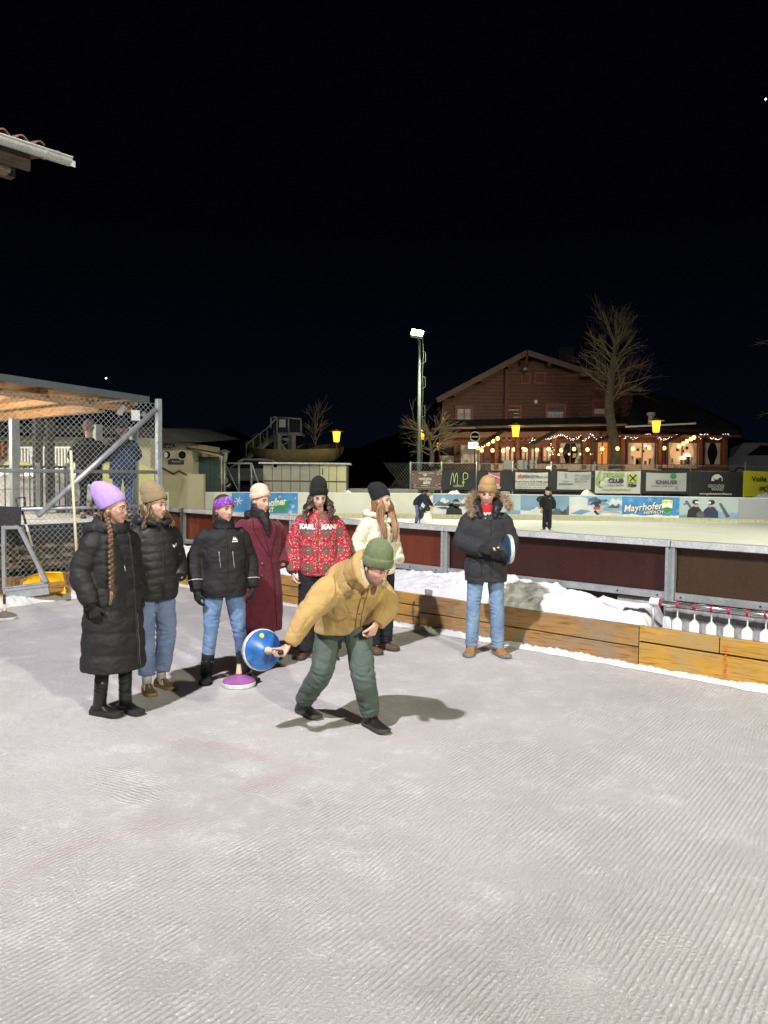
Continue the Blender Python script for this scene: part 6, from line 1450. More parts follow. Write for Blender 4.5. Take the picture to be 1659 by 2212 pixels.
    def trousers(s, m, rad=(.085, .092, .066, .062, .058), vox=.008, fold=.005, drop=.02, waist=(.155, .115), seed=1, crease=None, name='trousers'):
        J, k, mb = s.J, s.k, MB()
        up = (J['waist']-J['pelvis']).normalized()
        stube(mb, [J['pelvis']-up*.10*k, J['pelvis']-up*.03, J['waist']], [(.12*k, .085*k), (waist[0]*k, waist[1]*k), (.135*k, .10*k)], s.side, 24)
        for a in 'RL':
            h, kn, an = J['hip'+a], J['kn'+a], J['an'+a]
            stube(mb, [h+up*.05, h, h*.5+kn*.5, kn, kn*.45+an*.55, an-(an-kn).normalized()*drop], [rad[0]*k, rad[0]*k, rad[1]*k*.93, rad[2]*k, rad[3]*k, rad[4]*k], None, 20)
        def extra(c, n):
            e = 0
            for a in 'RL':
                kn, an = J['kn'+a], J['an'+a]
                if (c.xy-kn.xy).length < .2*k and c.z < J['pelvis'].z-.12:
                    w_ = G(c.z-kn.z, .09)+1.2*G(c.z-an.z-.06, .08)+.35; e += .0035*w_*math.sin(c.z*120+9*noise.noise(V((c.x*7, c.y*7, c.z*9))))*(.5+.5*noise.noise(c*11))
            return e
        return s.garment(name, mb, m, vox, 3, fold, seed, (7, 7, 10), extra)
    def surf(s, x, z, off=.003, y0=-1.5):
        h = s.bvh.ray_cast(V((x, y0, z)), V((0, 1, 0))); 
        return (h[0]+h[1]*off, h[1]) if h[0] else (None, None)
    def line(s, name, pts, m, r=.004, parent=None, off=.002, n=24):
        sp, _ = spline([V((x, 0, z)) for x, z in pts], [(0,)]*len(pts), .015); out = []
        for p in sp:
            q, _n = s.surf(p.x, p.z, off)
            if q: out.append(q)
        if len(out) > 1: return MB().tube(out, r, 6).build(name, m, parent or s.root, True)
    def decal(s, name, polys, m, parent=None, off=.003):
        mb = MB()
        for poly in polys:
            ps = [s.surf(x, z, off)[0] for x, z in poly]
            if all(ps): mb.add(ps, [tuple(range(len(ps)))])
        if mb.v: return mb.build(name, m, parent or s.root)
    def text(s, txt, size, x, z, m, parent=None, off=.004, bold=0):
        me = text_mesh(txt, size, 0, bold)
        for v in me.vertices:
            q, _n = s.surf(x+v.co.x, z+v.co.y, off)
            if q: v.co = q
        return link('lettering', me, m, parent or s.root)
    def button(s, x, z, r, m, parent=None):
        q, n = s.surf(x, z, .001)
        if q: MB().lathe([(r, 0), (r, .003), (r*.6, .005), (0, .005)], seg=12, M=Matrix.Translation(q) @ n.to_track_quat('Z', 'Y').to_matrix().to_4x4()).build('button', m, parent or s.root, 50)
    def beanie(s, m, tilt=16, hh=.165, base=.030, tip=(0, .0, 0), cuff=True, rx=.084, ry=.103, pinch=1.0, cuffh=.26, rib=0, cy=.006, name='beanie'):
        M = s.H @ Matrix.Translation((0, cy, base)) @ Matrix.Rotation(R(-tilt), 4, 'X'); n, seg = 26, 64
        def ring(f, ro, zz):
            if f < .34: r = 1+.04*math.sin(f/.34*math.pi)
            else: q = (f-.34)/.66; r = max(.02, (1-q**(2.3*pinch)))**.52
            o = []
            for j in range(seg):
                a = 2*math.pi*j/seg; w_ = 1+.006*noise.noise(V((math.cos(a)*2, math.sin(a)*2, f*4+tilt)))*3; rb = rib*(.5+.5*math.cos(a*32))
                g = f**1.6
                o.append(M @ V(((rx*r+ro-rb)*w_*math.cos(a)+tip[0]*g, (ry*r+ro-rb)*w_*math.sin(a)+tip[1]*g, zz-.016*(1-f)*math.cos(2*a)*.5)))
            return o
        rs = [ring(0, -.008, .0)]
        if cuff:
            ch = hh*cuffh
            rs += [ring(0, .001, -.004), ring(.02, .005, .004), ring(.06, .007, ch*.5), ring(.1, .006, ch-.006), ring(.1, .003, ch), ring(.12, -.002, ch+.001)]
            f0 = cuffh
        else: rs += [ring(0, .0, -.002)]; f0 = .03
        for i in range(n+1): f = f0+(1-f0)*i/n; rs.append(ring(f, 0, hh*f))
        mb = MB(); mb.rings(rs); return mb.build(name, m, s.root, True)
    def hair(s, m, n=30, length=.22, r=.010, a0=62, a1=298, wave=.012, wf=3, out=.02, seed=1, start=-.0, fwd=0, vox=.0045, taper=.35, z0=.01):
        rnd = random.Random(seed); mb = MB(); Hi3 = s.H.to_3x3()
        for k in range(n):
            a = R(a0+(a1-a0)*(k+.5)/n+rnd.uniform(-4, 4)); st = V((.078*math.sin(a), -.095*math.cos(a)*1.0+.012, z0+rnd.uniform(-.01, .01)))
            L_ = length*rnd.uniform(.8, 1.1); pts = []; ph = rnd.uniform(0, 6); dn = Hi3.transposed() @ V((0, 0, -1))
            for i in range(10):
                f = i/9; o = out*math.sin(min(1, f*1.4)*math.pi*.6)
                side_ = V((math.sin(a), -math.cos(a), 0)); tn = V((math.cos(a), math.sin(a), 0))
                p = st + side_*o + (V((0, 0, -1))*.35+dn*.65)*(L_*f) + tn*(wave*math.sin(f*wf*math.pi+ph)) + side_*(wave*.6*math.cos(f*wf*math.pi+ph)) + V((0, -fwd*f*max(0, -math.cos(a)*1+.5), 0))
                pts.append(s.H @ p)
            mb.tube(pts, [r*(.75 if i == 0 else 1)*(1-(1-taper)*(i/9)**2) for i in range(10)], 7)
        me = fuse(mb, vox, 1, .4); me.name = 'hair'; return link('hair', me, m, s.root)
    def locks(s, m, paths, r=.011, n=6, seed=1, spread=.022, wave=.004, wf=4, vox=.0045):
        # long locks: each path starts in head space and ends in body space
        rnd = random.Random(seed); mb = MB()
        for hs, bs in paths:
            P = [s.H @ V(q) for q in hs]+[V(q)*s.k for q in bs]
            for k in range(n):
                o = V((rnd.gauss(0, spread), rnd.gauss(0, spread*.5), 0)); ph = rnd.uniform(0, 6); sc = rnd.uniform(.9, 1.05)
                Q, _ = spline(P, [(0,)]*len(P), .012); N_ = len(Q); Q = Q[:max(4, int(N_*rnd.uniform(.86, 1)))]
                Q = [q+o*min(1, i/6)*(1-.35*i/N_)+V((wave*math.sin(i*wf*.09+ph), wave*math.cos(i*wf*.08+ph), 0)) for i, q in enumerate(Q)]
                mb.tube(Q, [r*min(1, .6+i*.1)*(1-.6*(i/len(Q))**3) for i in range(len(Q))], 7)
        me = fuse(mb, vox, 1, .3); me.name = 'hair_locks'; return link('hair_locks', me, m, s.root)
    def shoe(s, sd, yaw, mu, ms, L=.27, shaft=0, shr=.05, laces=None, soleh=.026, wd=1.0, mw=None, tag_=None, name='shoe', toe=1.0, hgt=1.0):
        an = s.J['an'+sd]; k = s.k; c, s_ = math.cos(R(yaw)), math.sin(R(yaw)); d = V((s_, -c, 0)); t = V((c, s_, 0)); o = V((an.x, an.y, max(0, an.z-.09*k)))-d*.075*k
        def P(f, a, z): return o+d*(f*L*k)+t*(a*k*wd)+V((0, 0, z*k))
        prof = [(0, .024, .052), (.03, .031, .068), (.12, .036, .085*hgt), (.30, .037, .096*hgt), (.45, .040, .082*hgt), (.60, .045, .062), (.76, .047, .050*toe), (.89, .041, .043*toe), (.97, .028, .035*toe), (1.0, .014, .026)]
        rs = []; P_, R_ = spline([V((f, 0, 0)) for f, _, _ in prof], [(a, b) for _, a, b in prof], .03)
        for p, (a, b) in zip(P_, R_):
            rs.append([P(p.x, a*math.copysign(abs(math.cos(x))**.8, math.cos(x)), soleh-.006+max(.004, b-soleh+.006)*math.sin(x)**.8) for x in [math.pi*j/12 for j in range(13)]])
        mb = MB(); mb.rings(rs); sh = mb.build(name, mu, s.root, 60)
        if tag_: sh['label'] = tag_
        out = [(f, a+.004) for f, a in ((-.012, .018), (.0, .027), (.06, .034), (.25, .037), (.45, .040), (.65, .047), (.8, .049), (.92, .041), (1.0, .024), (1.018, .008))]
        poly = [(f, a) for f, a in out]+[(f, -a) for f, a in reversed(out)]
        lift = lambda f: .010*max(0, (f-.75)/.25)**2
        mb = MB(); mb.rings([[P(f, a*w_, z+lift(f)) for f, a in poly] for z, w_ in ((0.001, .94), (.006, 1), (soleh-.004, 1), (soleh, .97))]); mb.build('sole', ms, sh, 40)
        if laces:
            mb = MB()
            for q in range(5):
                f = .36+q*.065; hz_ = .088*hgt-.0080*q
                for e in (1, -1):
                    mb.tube([P(f, -.020*e, hz_-.014), P(f+.025, 0, hz_+.002), P(f+.05, .020*e, hz_-.018)], .0026, 5)
            mb.build('laces', laces, sh, True)
        if mw:   # side stripes
            mb = MB()
            for e in (1, -1):
                for q in range(3): f = .34+q*.08; mb.tube([P(f+.10, .041*e, .034), P(f+.03, .040*e, .055), P(f-.02, .031*e, .075)], .0042, 5)
            mb.build('side_stripe', mw, sh, True)
        if shaft:
            mb = MB(); kn = s.J['kn'+sd]; up = (kn-an).normalized(); stube(mb, [an-V((0, 0, .035*k)), an+up*.02, an+up*shaft*.6, an+up*shaft], [(shr*1.05*k, shr*1.1*k), shr*k, shr*k, shr*1.06*k], None, 20); mb.build('shaft', mu, sh, True)
        return sh
# ============================================================ THE GROUP ON THE ICE
def foot(u, v): return gp(u, v, 0)
BLKC = fabric('black_puffer', (.020, .020, .021), .62, .25, 8, .45, 240, .0, .6); BLK2 = fabric('black_softshell', (.017, .017, .019), .72, .2, 10, .4, 300, .0, .5); CHAR = fabric('charcoal_parka', (.030, .031, .035), .8, .15, 10, .4, 300, .05, .5)
KNITB = fabric('black_knit', (.014, .015, .018), .9, .2, 30, .5, 180); GLV = fabric('black_glove', (.016, .016, .017), .85, .2, 30, .5, 220); LEGG = fabric('black_leggings', (.012, .012, .013), .8)
def denim(name, c, c2):
    m, t, b, N, L = nodes(name); co = coords(t); f = noi(t, co, 5, 5, .6); f2 = noi(t, co, 330, 2)
    col = mixc(t, ramp(t, f, .36, .66), c, c2); col = mixc(t, math_(t, 'MULTIPLY', ramp(t, f2, .4, .7), .25), col, [min(1, q*1.5) for q in c2]); L(col, b.inputs['Base Color']); b.inputs['Roughness'].default_value = .85
    bumpn(t, b, math_(t, 'ADD', math_(t, 'MULTIPLY', f2, .3), math_(t, 'MULTIPLY', noi(t, co, 28, 4, .6, .8), 1.2)), .4, .006); return m
JEAN1 = denim('mid_blue_denim', (.090, .128, .25), (.185, .24, .39)); JEAN2 = denim('blue_denim', (.055, .11, .25), (.17, .27, .44)); JEAN3 = denim('washed_blue_denim', (.09, .155, .28), (.21, .31, .45))
BLEA = mat('black_leather', (.014, .013, .013), .32, .3, 20, .3, 120, spec=.5); BSOL = mat('black_rubber_sole', (.02, .02, .02), .75, .3, 30, .3); ZIPM = galv('zip_metal', (.35, .36, .37), .35, .6)
def knit(name, c): return fabric(name, c, .92, .12, 26, .6, 170, .15, .35, .003)

# ---- woman with lilac beanie and long puffer coat
p = foot(246, 1541)
w1 = Person('woman in lilac beanie and glasses wearing a long black puffer coat', p, 58, 1.70, (16, 3, -2), skin=(.57, .34, .275), brow=(.06, .035, .025), iris=(.06, .05, .04),
            J=None, blush=.8)
for a, q in dict(anR=(-.085, .06, .09), anL=(.085, -.03, .09), elR=(-.25, .07, 1.13), wrR=(-.24, -.06, .89), elL=(.235, .06, 1.13), wrL=(.23, -.04, .90)).items(): w1.J[a] = V(q)*w1.k
w1.hand('R', (.12, -.35, -1), (.9, .2, 0), (0, -1, 0), 1.0, GLV, 1.25); w1.hand('L', (-.1, -.3, -1), (-.9, .2, 0), (0, -1, 0), .9, GLV, 1.25); w1.body()
w1.trousers(LEGG, (.080, .078, .058, .052, .045), .009, .002, .0, name='leggings')
mb = MB(); w1.torso(mb, V((0, 0, .36)), [(.250, .215), (.236, .20), (.212, .18), (.212, .175), (.185, .148), (.105, .115), (.098, .11)], (.165, .015, .006, 3, .03))
w1.sleeve(mb, 'R', (.085, .100, .094, .090, .088, .082, .068), (.135, .011)); w1.sleeve(mb, 'L', (.085, .100, .094, .090, .088, .082, .068), (.135, .011))
ck = w1.garment('puffer_coat', mb, BLKC, .0075, 2, .006, 3, crease=.0015)
k = w1.k
w1.line('zip', [(.055, 1.46*k), (.055, 1.2*k), (.06, .9*k), (.065, .55*k), (.07, .40*k)], BLK2, .011, ck, .002); w1.line('zip', [(.072, .80*k), (.075, .6*k), (.08, .40*k)], ZIPM, .0045, ck, .004)
w1.line('zip_pull', [(-.02, 1.18*k), (-.02, 1.13*k)], ZIPM, .004, ck)
w1.line('pocket_seam', [(-.12, 1.0*k), (-.14, .88*k), (-.145, .80*k)], DARK, .003, ck)
mb = MB(); ring = []
for i in range(26):                                     # hood lying on the shoulders and high collar
    a = 2*math.pi*i/26; ring.append(V((.118*math.sin(a), .02-.112*math.cos(a), 1.475*k+.030*math.cos(a)*-1+.0)))
mb.rings([frames([c for c in ring], [(.026, .050)]*26, 10)[i] for i in range(26)]+[frames([c for c in ring], [(.026, .050)]*26, 10)[0]], False)
stube(mb, [V((-.13, .02, 1.46*k)), V((-.10, .13, 1.44*k)), V((0, .175, 1.42*k)), V((.10, .13, 1.44*k)), V((.13, .02, 1.46*k))], [.035, .062, .075, .062, .035], None, 14)
link('hood', fuse(mb, .008, 4, .5, lambda c, n: .005*noise.noise(c*22)), BLKC, w1.root)
w1.beanie(knit('lilac_knit', (.40, .28, .68)), 25, .225, .020, (0, .075, 0), False, .089, .112, .82, .2, 0, .016)
hm = hair_mat('brown_braid_hair', (.045, .022, .010), (.20, .11, .055))
mb = MB(); b0 = w1.H @ V((-.072, .025, -.05)); b1 = V((-.155, -.165, 1.30*k)); b2 = V((-.165, -.185, 1.02*k))
pts, _ = spline([b0, b0*.4+b1*.6+V((-.01, -.03, .03)), b1, b2], [(0,)]*4, .017)
for i, c in enumerate(pts):
    for sg in (-1, 1):
        if (i+(sg > 0)) % 2 == 0: mb.ell(c+V((sg*.009, -.006, 0)), (.016, .015, .021), 10, Matrix.Rotation(R(sg*28), 4, 'Y'))
brd = link('braid', fuse(mb, .0035, 1, .3), hm, w1.root)
MB().tube([pts[-1]+V((0, 0, .004)), pts[-1]-V((0, 0, .012))], .012, 10).build('hair_tie', DARK, brd)
mb = MB(); e = pts[-1]
for q in range(7): mb.tube([e, e+V((random.uniform(-.012, .012), -.004, -.05)), e+V((-.012+random.uniform(-.012, .008), -.004, -.105-random.uniform(0, .02)))], [.008, .008, .002], 6)
mb.build('braid_tail', hair_mat('blond_hair_tip', (.16, .09, .04), (.34, .22, .11)), brd, True)
w1.hair(hm, 16, .10, .010, 70, 290, .003, 2, .0, 5, z0=-.02)
GOLD = galv('thin_gold', (.60, .45, .20), .25, .9); mb = MB()
for sg in (-1, 1):
    c = V((sg*.033, -.103, -.001)); mb.tube([w1.H @ (c+V((.024*math.cos(2*math.pi*i/20), .004*abs(math.cos(2*math.pi*i/20))*1.5, .022*math.sin(2*math.pi*i/20)))) for i in range(21)], .0016, 6)
    mb.tube([w1.H @ V((sg*.057, -.097, .004)), w1.H @ V((sg*.078, -.03, .006)), w1.H @ V((sg*.078, .01, .002))], .0014, 6)
mb.tube([w1.H @ V((-.010, -.104, .004)), w1.H @ V((0, -.108, .007)), w1.H @ V((.010, -.104, .004))], .0015, 6); mb.build('glasses', GOLD, w1.root, True)
MB().ell(w1.H @ V((-.082, .0, -.042)), (.006, .006, .007), 8).build('earring', GOLD, w1.root, True)
for sd, yw in (('R', 12), ('L', -4)): w1.shoe(sd, yw, BLEA, BSOL, .28, .20, .050, None, .040, 1.08)

# ---- woman with olive beanie
w2 = Person('woman in olive beanie wearing a short black down jacket and blue jeans', foot(335, 1490), 44, 1.70, (20, 2, 0), skin=(.58, .365, .285), iris=(.04, .05, .05))
for a, q in dict(anR=(-.085, -.02, .09), anL=(.085, .05, .09), elR=(-.27, .08, 1.15), wrR=(-.19, -.12, .98), elL=(.265, .08, 1.15), wrL=(.18, -.12, .98)).items(): w2.J[a] = V(q)*w2.k
w2.body(); k = w2.k
w2.trousers(JEAN1, (.098, .096, .086, .080, .074), .0085, .006, .06, (.165, .125), 4, name='jeans')
mb = MB(); w2.torso(mb, V((0, 0, .80*k)), [(.185, .150), (.205, .16), (.198, .155), (.208, .155), (.180, .135), (.095, .10), (.088, .095)], (.066, .007, .010, 2, 0))
w2.sleeve(mb, 'R', (.08, .092, .084, .078, .074, .068, .058), (.066, .006)); w2.sleeve(mb, 'L', (.08, .092, .084, .078, .074, .068, .058), (.066, .006))
jk = w2.garment('down_jacket', mb, fabric('black_down', (.021, .022, .024), .5, .25, 8, .4, 240, .0, .5), .0065, 1, .005, 5, crease=.0012)
w2.line('zip', [(0, 1.44*k), (0, 1.2*k), (0, .98*k), (0, .83*k)], DARK, .007, jk)
w2.decal('chest_logo', [[(.095, 1.245), (.112, 1.225), (.122, 1.24), (.118, 1.252), (.110, 1.240), (.102, 1.256)], [(.126, 1.24), (.134, 1.232), (.152, 1.262), (.140, 1.262), (.132, 1.25)]], WHT, jk, .006)
mb = MB(); stube(mb, [V((-.12, .0, 1.47*k)), V((-.10, .11, 1.47*k)), V((0, .155, 1.45*k)), V((.10, .11, 1.47*k)), V((.12, .0, 1.47*k))], [.03, .05, .058, .05, .03], None, 14)
stube(mb, [V((-.115, .02, 1.47*k)), V((-.085, -.085, 1.465*k)), V((-.02, -.115, 1.445*k))], [.028, .03, .02], None, 12); stube(mb, [V((.115, .02, 1.47*k)), V((.085, -.085, 1.465*k)), V((.02, -.115, 1.445*k))], [.028, .03, .02], None, 12)
link('hood', fuse(mb, .008, 3, .5, lambda c, n: .004*noise.noise(c*26)), MATS['black_down'], w2.root)
mb = MB(); stube(mb, [w2.J['neck']-V((0, 0, .01)), w2.J['neck']+V((0, -.015, .055))], [(.075, .078), (.066, .072)], w2.side, 24); mb.build('fleece_collar', knit('olive_fleece', (.13, .11, .055)), w2.root, True)
w2.beanie(knit('olive_knit', (.24, .18, .10)), 14, .185, .032, (0, .05, 0), False, .090, .110, 1.0)
w2.hair(hair_mat('wavy_brown_hair', (.07, .04, .022), (.22, .14, .085)), 26, .17, .010, 78, 282, .014, 2.5, .018, 7)
w2.locks(MATS['wavy_brown_hair'], [(((sg*.078, -.005, .02), (sg*.092, -.01, -.06)), ((sg*.125, -.06, 1.45), (sg*.135, -.075, 1.40))) for sg in (-1, 1)], .0065, 16, 3, .018, .009, 6)
TRN = fabric('brown_suede', (.115, .075, .045), .9); GUM = mat('gum_sole', (.30, .16, .06), .6, .1); CRL = mat('cream_lace', (.60, .54, .42), .8); SOCK = fabric('grey_sock', (.42, .42, .38), .9)
for sd, yw in (('R', -12), ('L', 10)):
    w2.shoe(sd, yw, TRN, GUM, .265, 0, .05, CRL, .026, 1.0, CRL)
    an = w2.J['an'+sd]; MB().tube([an-V((0, 0, .03)), an+V((0, 0, .11))], .040, 14).build('sock', SOCK, w2.root, True)

# ---- woman with the colourful headband
w3 = Person('woman in colourful headband wearing a black softshell jacket and skinny jeans', foot(483, 1468), 22, 1.655, (22, 2, 0), skin=(.60, .36, .285), iris=(.05, .05, .05), lips=(.52, .18, .15))
for a, q in dict(anR=(-.155, .02, .09), anL=(.185, -.05, .09), knR=(-.125, -.03, .49), knL=(.135, -.04, .49), elR=(-.265, .04, 1.13), wrR=(-.26, -.06, .86), elL=(.26, .05, 1.12), wrL=(.265, -.03, .86)).items(): w3.J[a] = V(q)*w3.k
w3.hand('R', (.15, -.2, -1), (.9, .2, 0), (0, -1, 0), .55, GLV, 1.45); w3.hand('L', (-.1, -.2, -1), (-.9, .2, 0), (0, -1, 0), .55, GLV, 1.45); w3.body(); k = w3.k
w3.trousers(JEAN2, (.100, .095, .068, .060, .052), .0085, .005, .0, (.175, .135), 7, name='jeans')
mb = MB(); w3.torso(mb, V((0, 0, .80*k)), [(.205, .170), (.215, .175), (.200, .165), (.210, .160), (.185, .140), (.095, .10), (.086, .095)])
w3.sleeve(mb, 'R', (.08, .092, .085, .080, .078, .072, .060)); w3.sleeve(mb, 'L', (.08, .092, .085, .080, .078, .072, .060))
jk = w3.garment('softshell_jacket', mb, BLK2, .0075, 4, .009, 8, (7, 7, 11), crease=.0032)
mb = MB(); stube(mb, [w3.J['neck']-V((0, 0, .02)), w3.J['neck']+V((0, -.01, .03)), w3.J['neck']+V((0, -.025, .075))], [(.105, .11), (.092, .098), (.084, .095)], w3.side, 26); link('collar', fuse(mb, .007, 2, .5, lambda c, n: .004*noise.noise(c*28)), BLK2, w3.root)
for x, z0, z1 in ((-.065, 1.20, 1.07), (.055, 1.20, 1.07)): w3.line('pocket_zip', [(x, z0*k), (x+.012, z1*k)], ZIPM, .004, jk); w3.line('zip_pull', [(x, (z0+.02)*k), (x, z0*k)], ZIPM, .006, jk)
w3.line('zip', [(0, 1.44*k), (.0, 1.15*k), (.0, .82*k)], DARK, .006, jk); w3.line('pocket_seam', [(-.13, 1.02*k), (-.135, .90*k)], DARK, .003, jk); w3.line('yoke_seam', [(-.19, 1.30*k), (-.15, 1.22*k), (-.16, 1.0*k)], DARK, .0025, jk)
w3.decal('chest_logo', [[(.055, 1.275), (.066, 1.305), (.075, 1.275)], [(.073, 1.272), (.098, 1.272), (.078, 1.30)], [(.05, 1.256), (.10, 1.256), (.098, 1.266), (.052, 1.266)]], WHT, jk, .005)
REF = mat('reflective_piping', (.72, .72, .70), .35)
for sd in 'RL':
    el, wr = w3.J['el'+sd], w3.J['wr'+sd]; c = el+(wr-el)*.68; d = (wr-el).normalized(); s_ = d.orthogonal().normalized(); t_ = d.cross(s_)
    MB().tube([c+(s_*math.cos(2*math.pi*i/24)+t_*math.sin(2*math.pi*i/24))*.0735*k for i in range(25)], .0032, 5).build('reflective_strip', REF, jk, True)
w3.hair(hair_mat('dark_brown_hair', (.025, .014, .008), (.09, .05, .03)), 22, .15, .011, 100, 260, .004, 2, .004, 9)
mb = MB(); mb.ell(w3.H @ V((0, .016, .046)), (.082, .099, .086), 24, w3.H.to_3x3().to_4x4()); mb.build('hair_top', MATS['dark_brown_hair'], w3.root, True)
def hbm():
    m, t, b, N, L = nodes('galaxy_print'); co = coords(t); f = noi(t, co, 16, 3, .6, 1.5); f2 = noi(t, math_vec(t, co, 5), 22, 3, .6, 1)
    col = mixc(t, ramp(t, f, .42, .56), (.03, .06, .32), (.30, .03, .42)); col = mixc(t, ramp(t, f2, .52, .62), col, (.62, .12, .45)); col = mixc(t, ramp(t, noi(t, math_vec(t, co, 11), 26, 3), .58, .66), col, (.05, .30, .55)); L(col, b.inputs['Base Color']); b.inputs['Roughness'].default_value = .7; return m
M = w3.H @ Matrix.Translation((0, .008, .040)) @ Matrix.Rotation(R(-18), 4, 'X'); rs = []
for z, ro in ((-.040, -.002), (-.038, .003), (-.015, .005), (.015, .005), (.036, .001), (.038, -.006)):
    rs.append([M @ V(((.084+ro)*math.cos(2*math.pi*j/40), (.101+ro)*math.sin(2*math.pi*j/40), z-.012*math.sin(2*math.pi*j/40))) for j in range(40)])
mb = MB(); mb.rings(rs, False); mb.build('headband', hbm(), w3.root, True)
MB().ell(w3.H @ V((-.080, .0, -.045)), (.005, .005, .009), 8).build('earring', ZIPM, w3.root, True)
SUED = fabric('black_suede_boot', (.016, .016, .017), .9)
for sd, yw in (('R', -14), ('L', 26)): w3.shoe(sd, yw, SUED, BSOL, .275, .17, .058, None, .03, 1.12)

# ---- woman in the burgundy coat
w4 = Person('woman in cream beanie wearing a long burgundy double breasted coat', foot(560, 1424), 34, 1.70, (16, 2, 0), skin=(.60, .375, .295), iris=(.05, .05, .05), lips=(.46, .15, .14))
for a, q in dict(elR=(-.28, .06, 1.14), wrR=(-.22, -.09, .97), elL=(.27, .07, 1.14), wrL=(.21, -.10, .96)).items(): w4.J[a] = V(q)*w4.k
w4.body(); k = w4.k; BURG = fabric('burgundy_wool', (.105, .016, .030), .95, .15, 18, .4, 220, .15, .35); BURD = fabric('burgundy_seam', (.055, .009, .016), .95)
w4.trousers(LEGG, (.085, .082, .064, .06, .055), .01, .002, .0)
mb = MB(); w4.torso(mb, V((0, 0, .30)), [(.225, .185), (.235, .185), (.205, .165), (.220, .160), (.205, .145), (.10, .105), (.092, .10)])
w4.sleeve(mb, 'R', (.085, .103, .092, .086, .084, .082, .074)); w4.sleeve(mb, 'L', (.085, .103, .092, .086, .084, .082, .074))
ct = w4.garment('wool_coat', mb, BURG, .0085, 4, .008, 11, (6, 6, 4), crease=.003)
w4.line('lapel_edge', [(-.10, 1.42*k), (-.115, 1.33*k), (-.03, 1.16*k), (.04, 1.05*k)], BURD, .005, ct); w4.line('lapel_edge', [(.09, 1.42*k), (.125, 1.34*k), (.075, 1.18*k), (.045, 1.05*k)], BURD, .005, ct); w4.line('lapel_edge', [(-.06, 1.43*k), (.0, 1.22*k), (.045, 1.05*k)], BURD, .004, ct)
w4.line('front_edge', [(.045, 1.05*k), (.075, .8*k), (.10, .5*k), (.11, .34*k)], BURD, .005, ct); w4.line('notch', [(-.115, 1.335*k), (-.075, 1.34*k)], BURD, .004, ct)
BTN = mat('dark_horn_button', (.045, .03, .028), .25, .3, 40)
for x in (-.045, .075):
    for z in (.99, .87): w4.button(x, z*k, .015, BTN, ct)
mb = MB(); stube(mb, [w4.J['neck']-V((0, .0, .03)), w4.J['neck']+V((0, -.01, .02)), w4.J['neck']+V((0, -.025, .085))], [(.10, .105), (.095, .105), (.088, .098)], w4.side, 26, (.035, .008))
stube(mb, [V((-.10, .02, 1.47*k)), V((-.08, .10, 1.47*k)), V((0, .14, 1.46*k)), V((.08, .10, 1.47*k)), V((.10, .02, 1.47*k))], [.03, .045, .05, .045, .03], None, 12)
stube(mb, [V((-.01, -.085, 1.47*k)), V((.005, -.13, 1.40*k)), V((.02, -.15, 1.27*k))], [.05, .045, .015], None, 12)
link('inner_jacket_collar', fuse(mb, .007, 2, .5, lambda c, n: .004*noise.noise(c*24)), BLKC, w4.root)
w4.beanie(knit('cream_knit', (.66, .50, .38)), 12, .150, .034, (0, .01, 0), True, .085, .103, 1.15, .32)
w4.hair(hair_mat('tucked_brown_hair', (.06, .032, .018), (.16, .09, .05)), 12, .05, .009, 62, 298, .002, 2, .0, 3, z0=-.01)
for sd, yw in (('R', -6), ('L', 12)): w4.shoe(sd, yw, BLEA, BSOL, .27, .14, .05, None, .03, 1.0)

# ---- woman in the patterned jacket
def patm():
    m, t, b, N, L = nodes('ornament_print'); co = coords(t); sx = N('ShaderNodeSeparateXYZ'); L(co, sx.inputs[0])
    wv = math_(t, 'MULTIPLY', math_(t, 'SUBTRACT', noi(t, co, 10, 2), .5), .03)
    def cell(ax, per, off):
        return math_(t, 'ABSOLUTE', math_(t, 'SUBTRACT', math_(t, 'FRACT', math_(t, 'ADD', math_(t, 'DIVIDE', math_(t, 'ADD', ax, wv), per), off)), .5))
    x = math_(t, 'ADD', sx.outputs[0], math_(t, 'MULTIPLY', sx.outputs[1], .55)); z = sx.outputs[2]
    cx, cz = cell(x, .175, .5), cell(z, .175, .2); d1 = math_(t, 'ADD', cx, cz)
    ex_, ez = cell(x, .0387, .5), cell(z, .0387, .3); d2 = math_(t, 'ADD', ex_, ez)
    vo = N('ShaderNodeTexVoronoi'); vo.inputs['Scale'].default_value = 62; L(co, vo.inputs['Vector'])
    base = mixc(t, ramp(t, vo.outputs['Distance'], .32, .38), (.42, .30, .32), (.36, .012, .035))
    base = mixc(t, ramp(t, math_(t, 'ADD', d2, math_(t, 'MULTIPLY', vo.outputs['Distance'], .2)), .30, .22), base, (.72, .27, .03))
    base = mixc(t, ramp(t, noi(t, co, 45, 3), .56, .62), base, (.10, .02, .03))
    ringd = math_(t, 'ABSOLUTE', math_(t, 'SUBTRACT', d1, .42)); base = mixc(t, ramp(t, ringd, .065, .045), base, (.50, .010, .045))
    br = mixc(t, ramp(t, math_(t, 'SINE', math_(t, 'MULTIPLY', d1, 75)), -.2, .4), (.055, .035, .028), (.21, .145, .11))
    br = mixc(t, ramp(t, vo.outputs['Distance'], .26, .2), br, (.05, .035, .03)); br = mixc(t, ramp(t, d1, .05, .03), br, (.75, .25, .12))
    col = mixc(t, ramp(t, d1, .36, .33), base, br)
    wd = math_(t, 'MULTIPLY', ramp(t, math_(t, 'ABSOLUTE', math_(t, 'SUBTRACT', d1, .34)), .03, .015), ramp(t, math_(t, 'MINIMUM', cx, cz), .035, .02)); col = mixc(t, wd, col, (.72, .66, .60))
    L(col, b.inputs['Base Color']); b.inputs['Roughness'].default_value = .85; bumpn(t, b, noi(t, co, 200, 2), .25, .004); return m
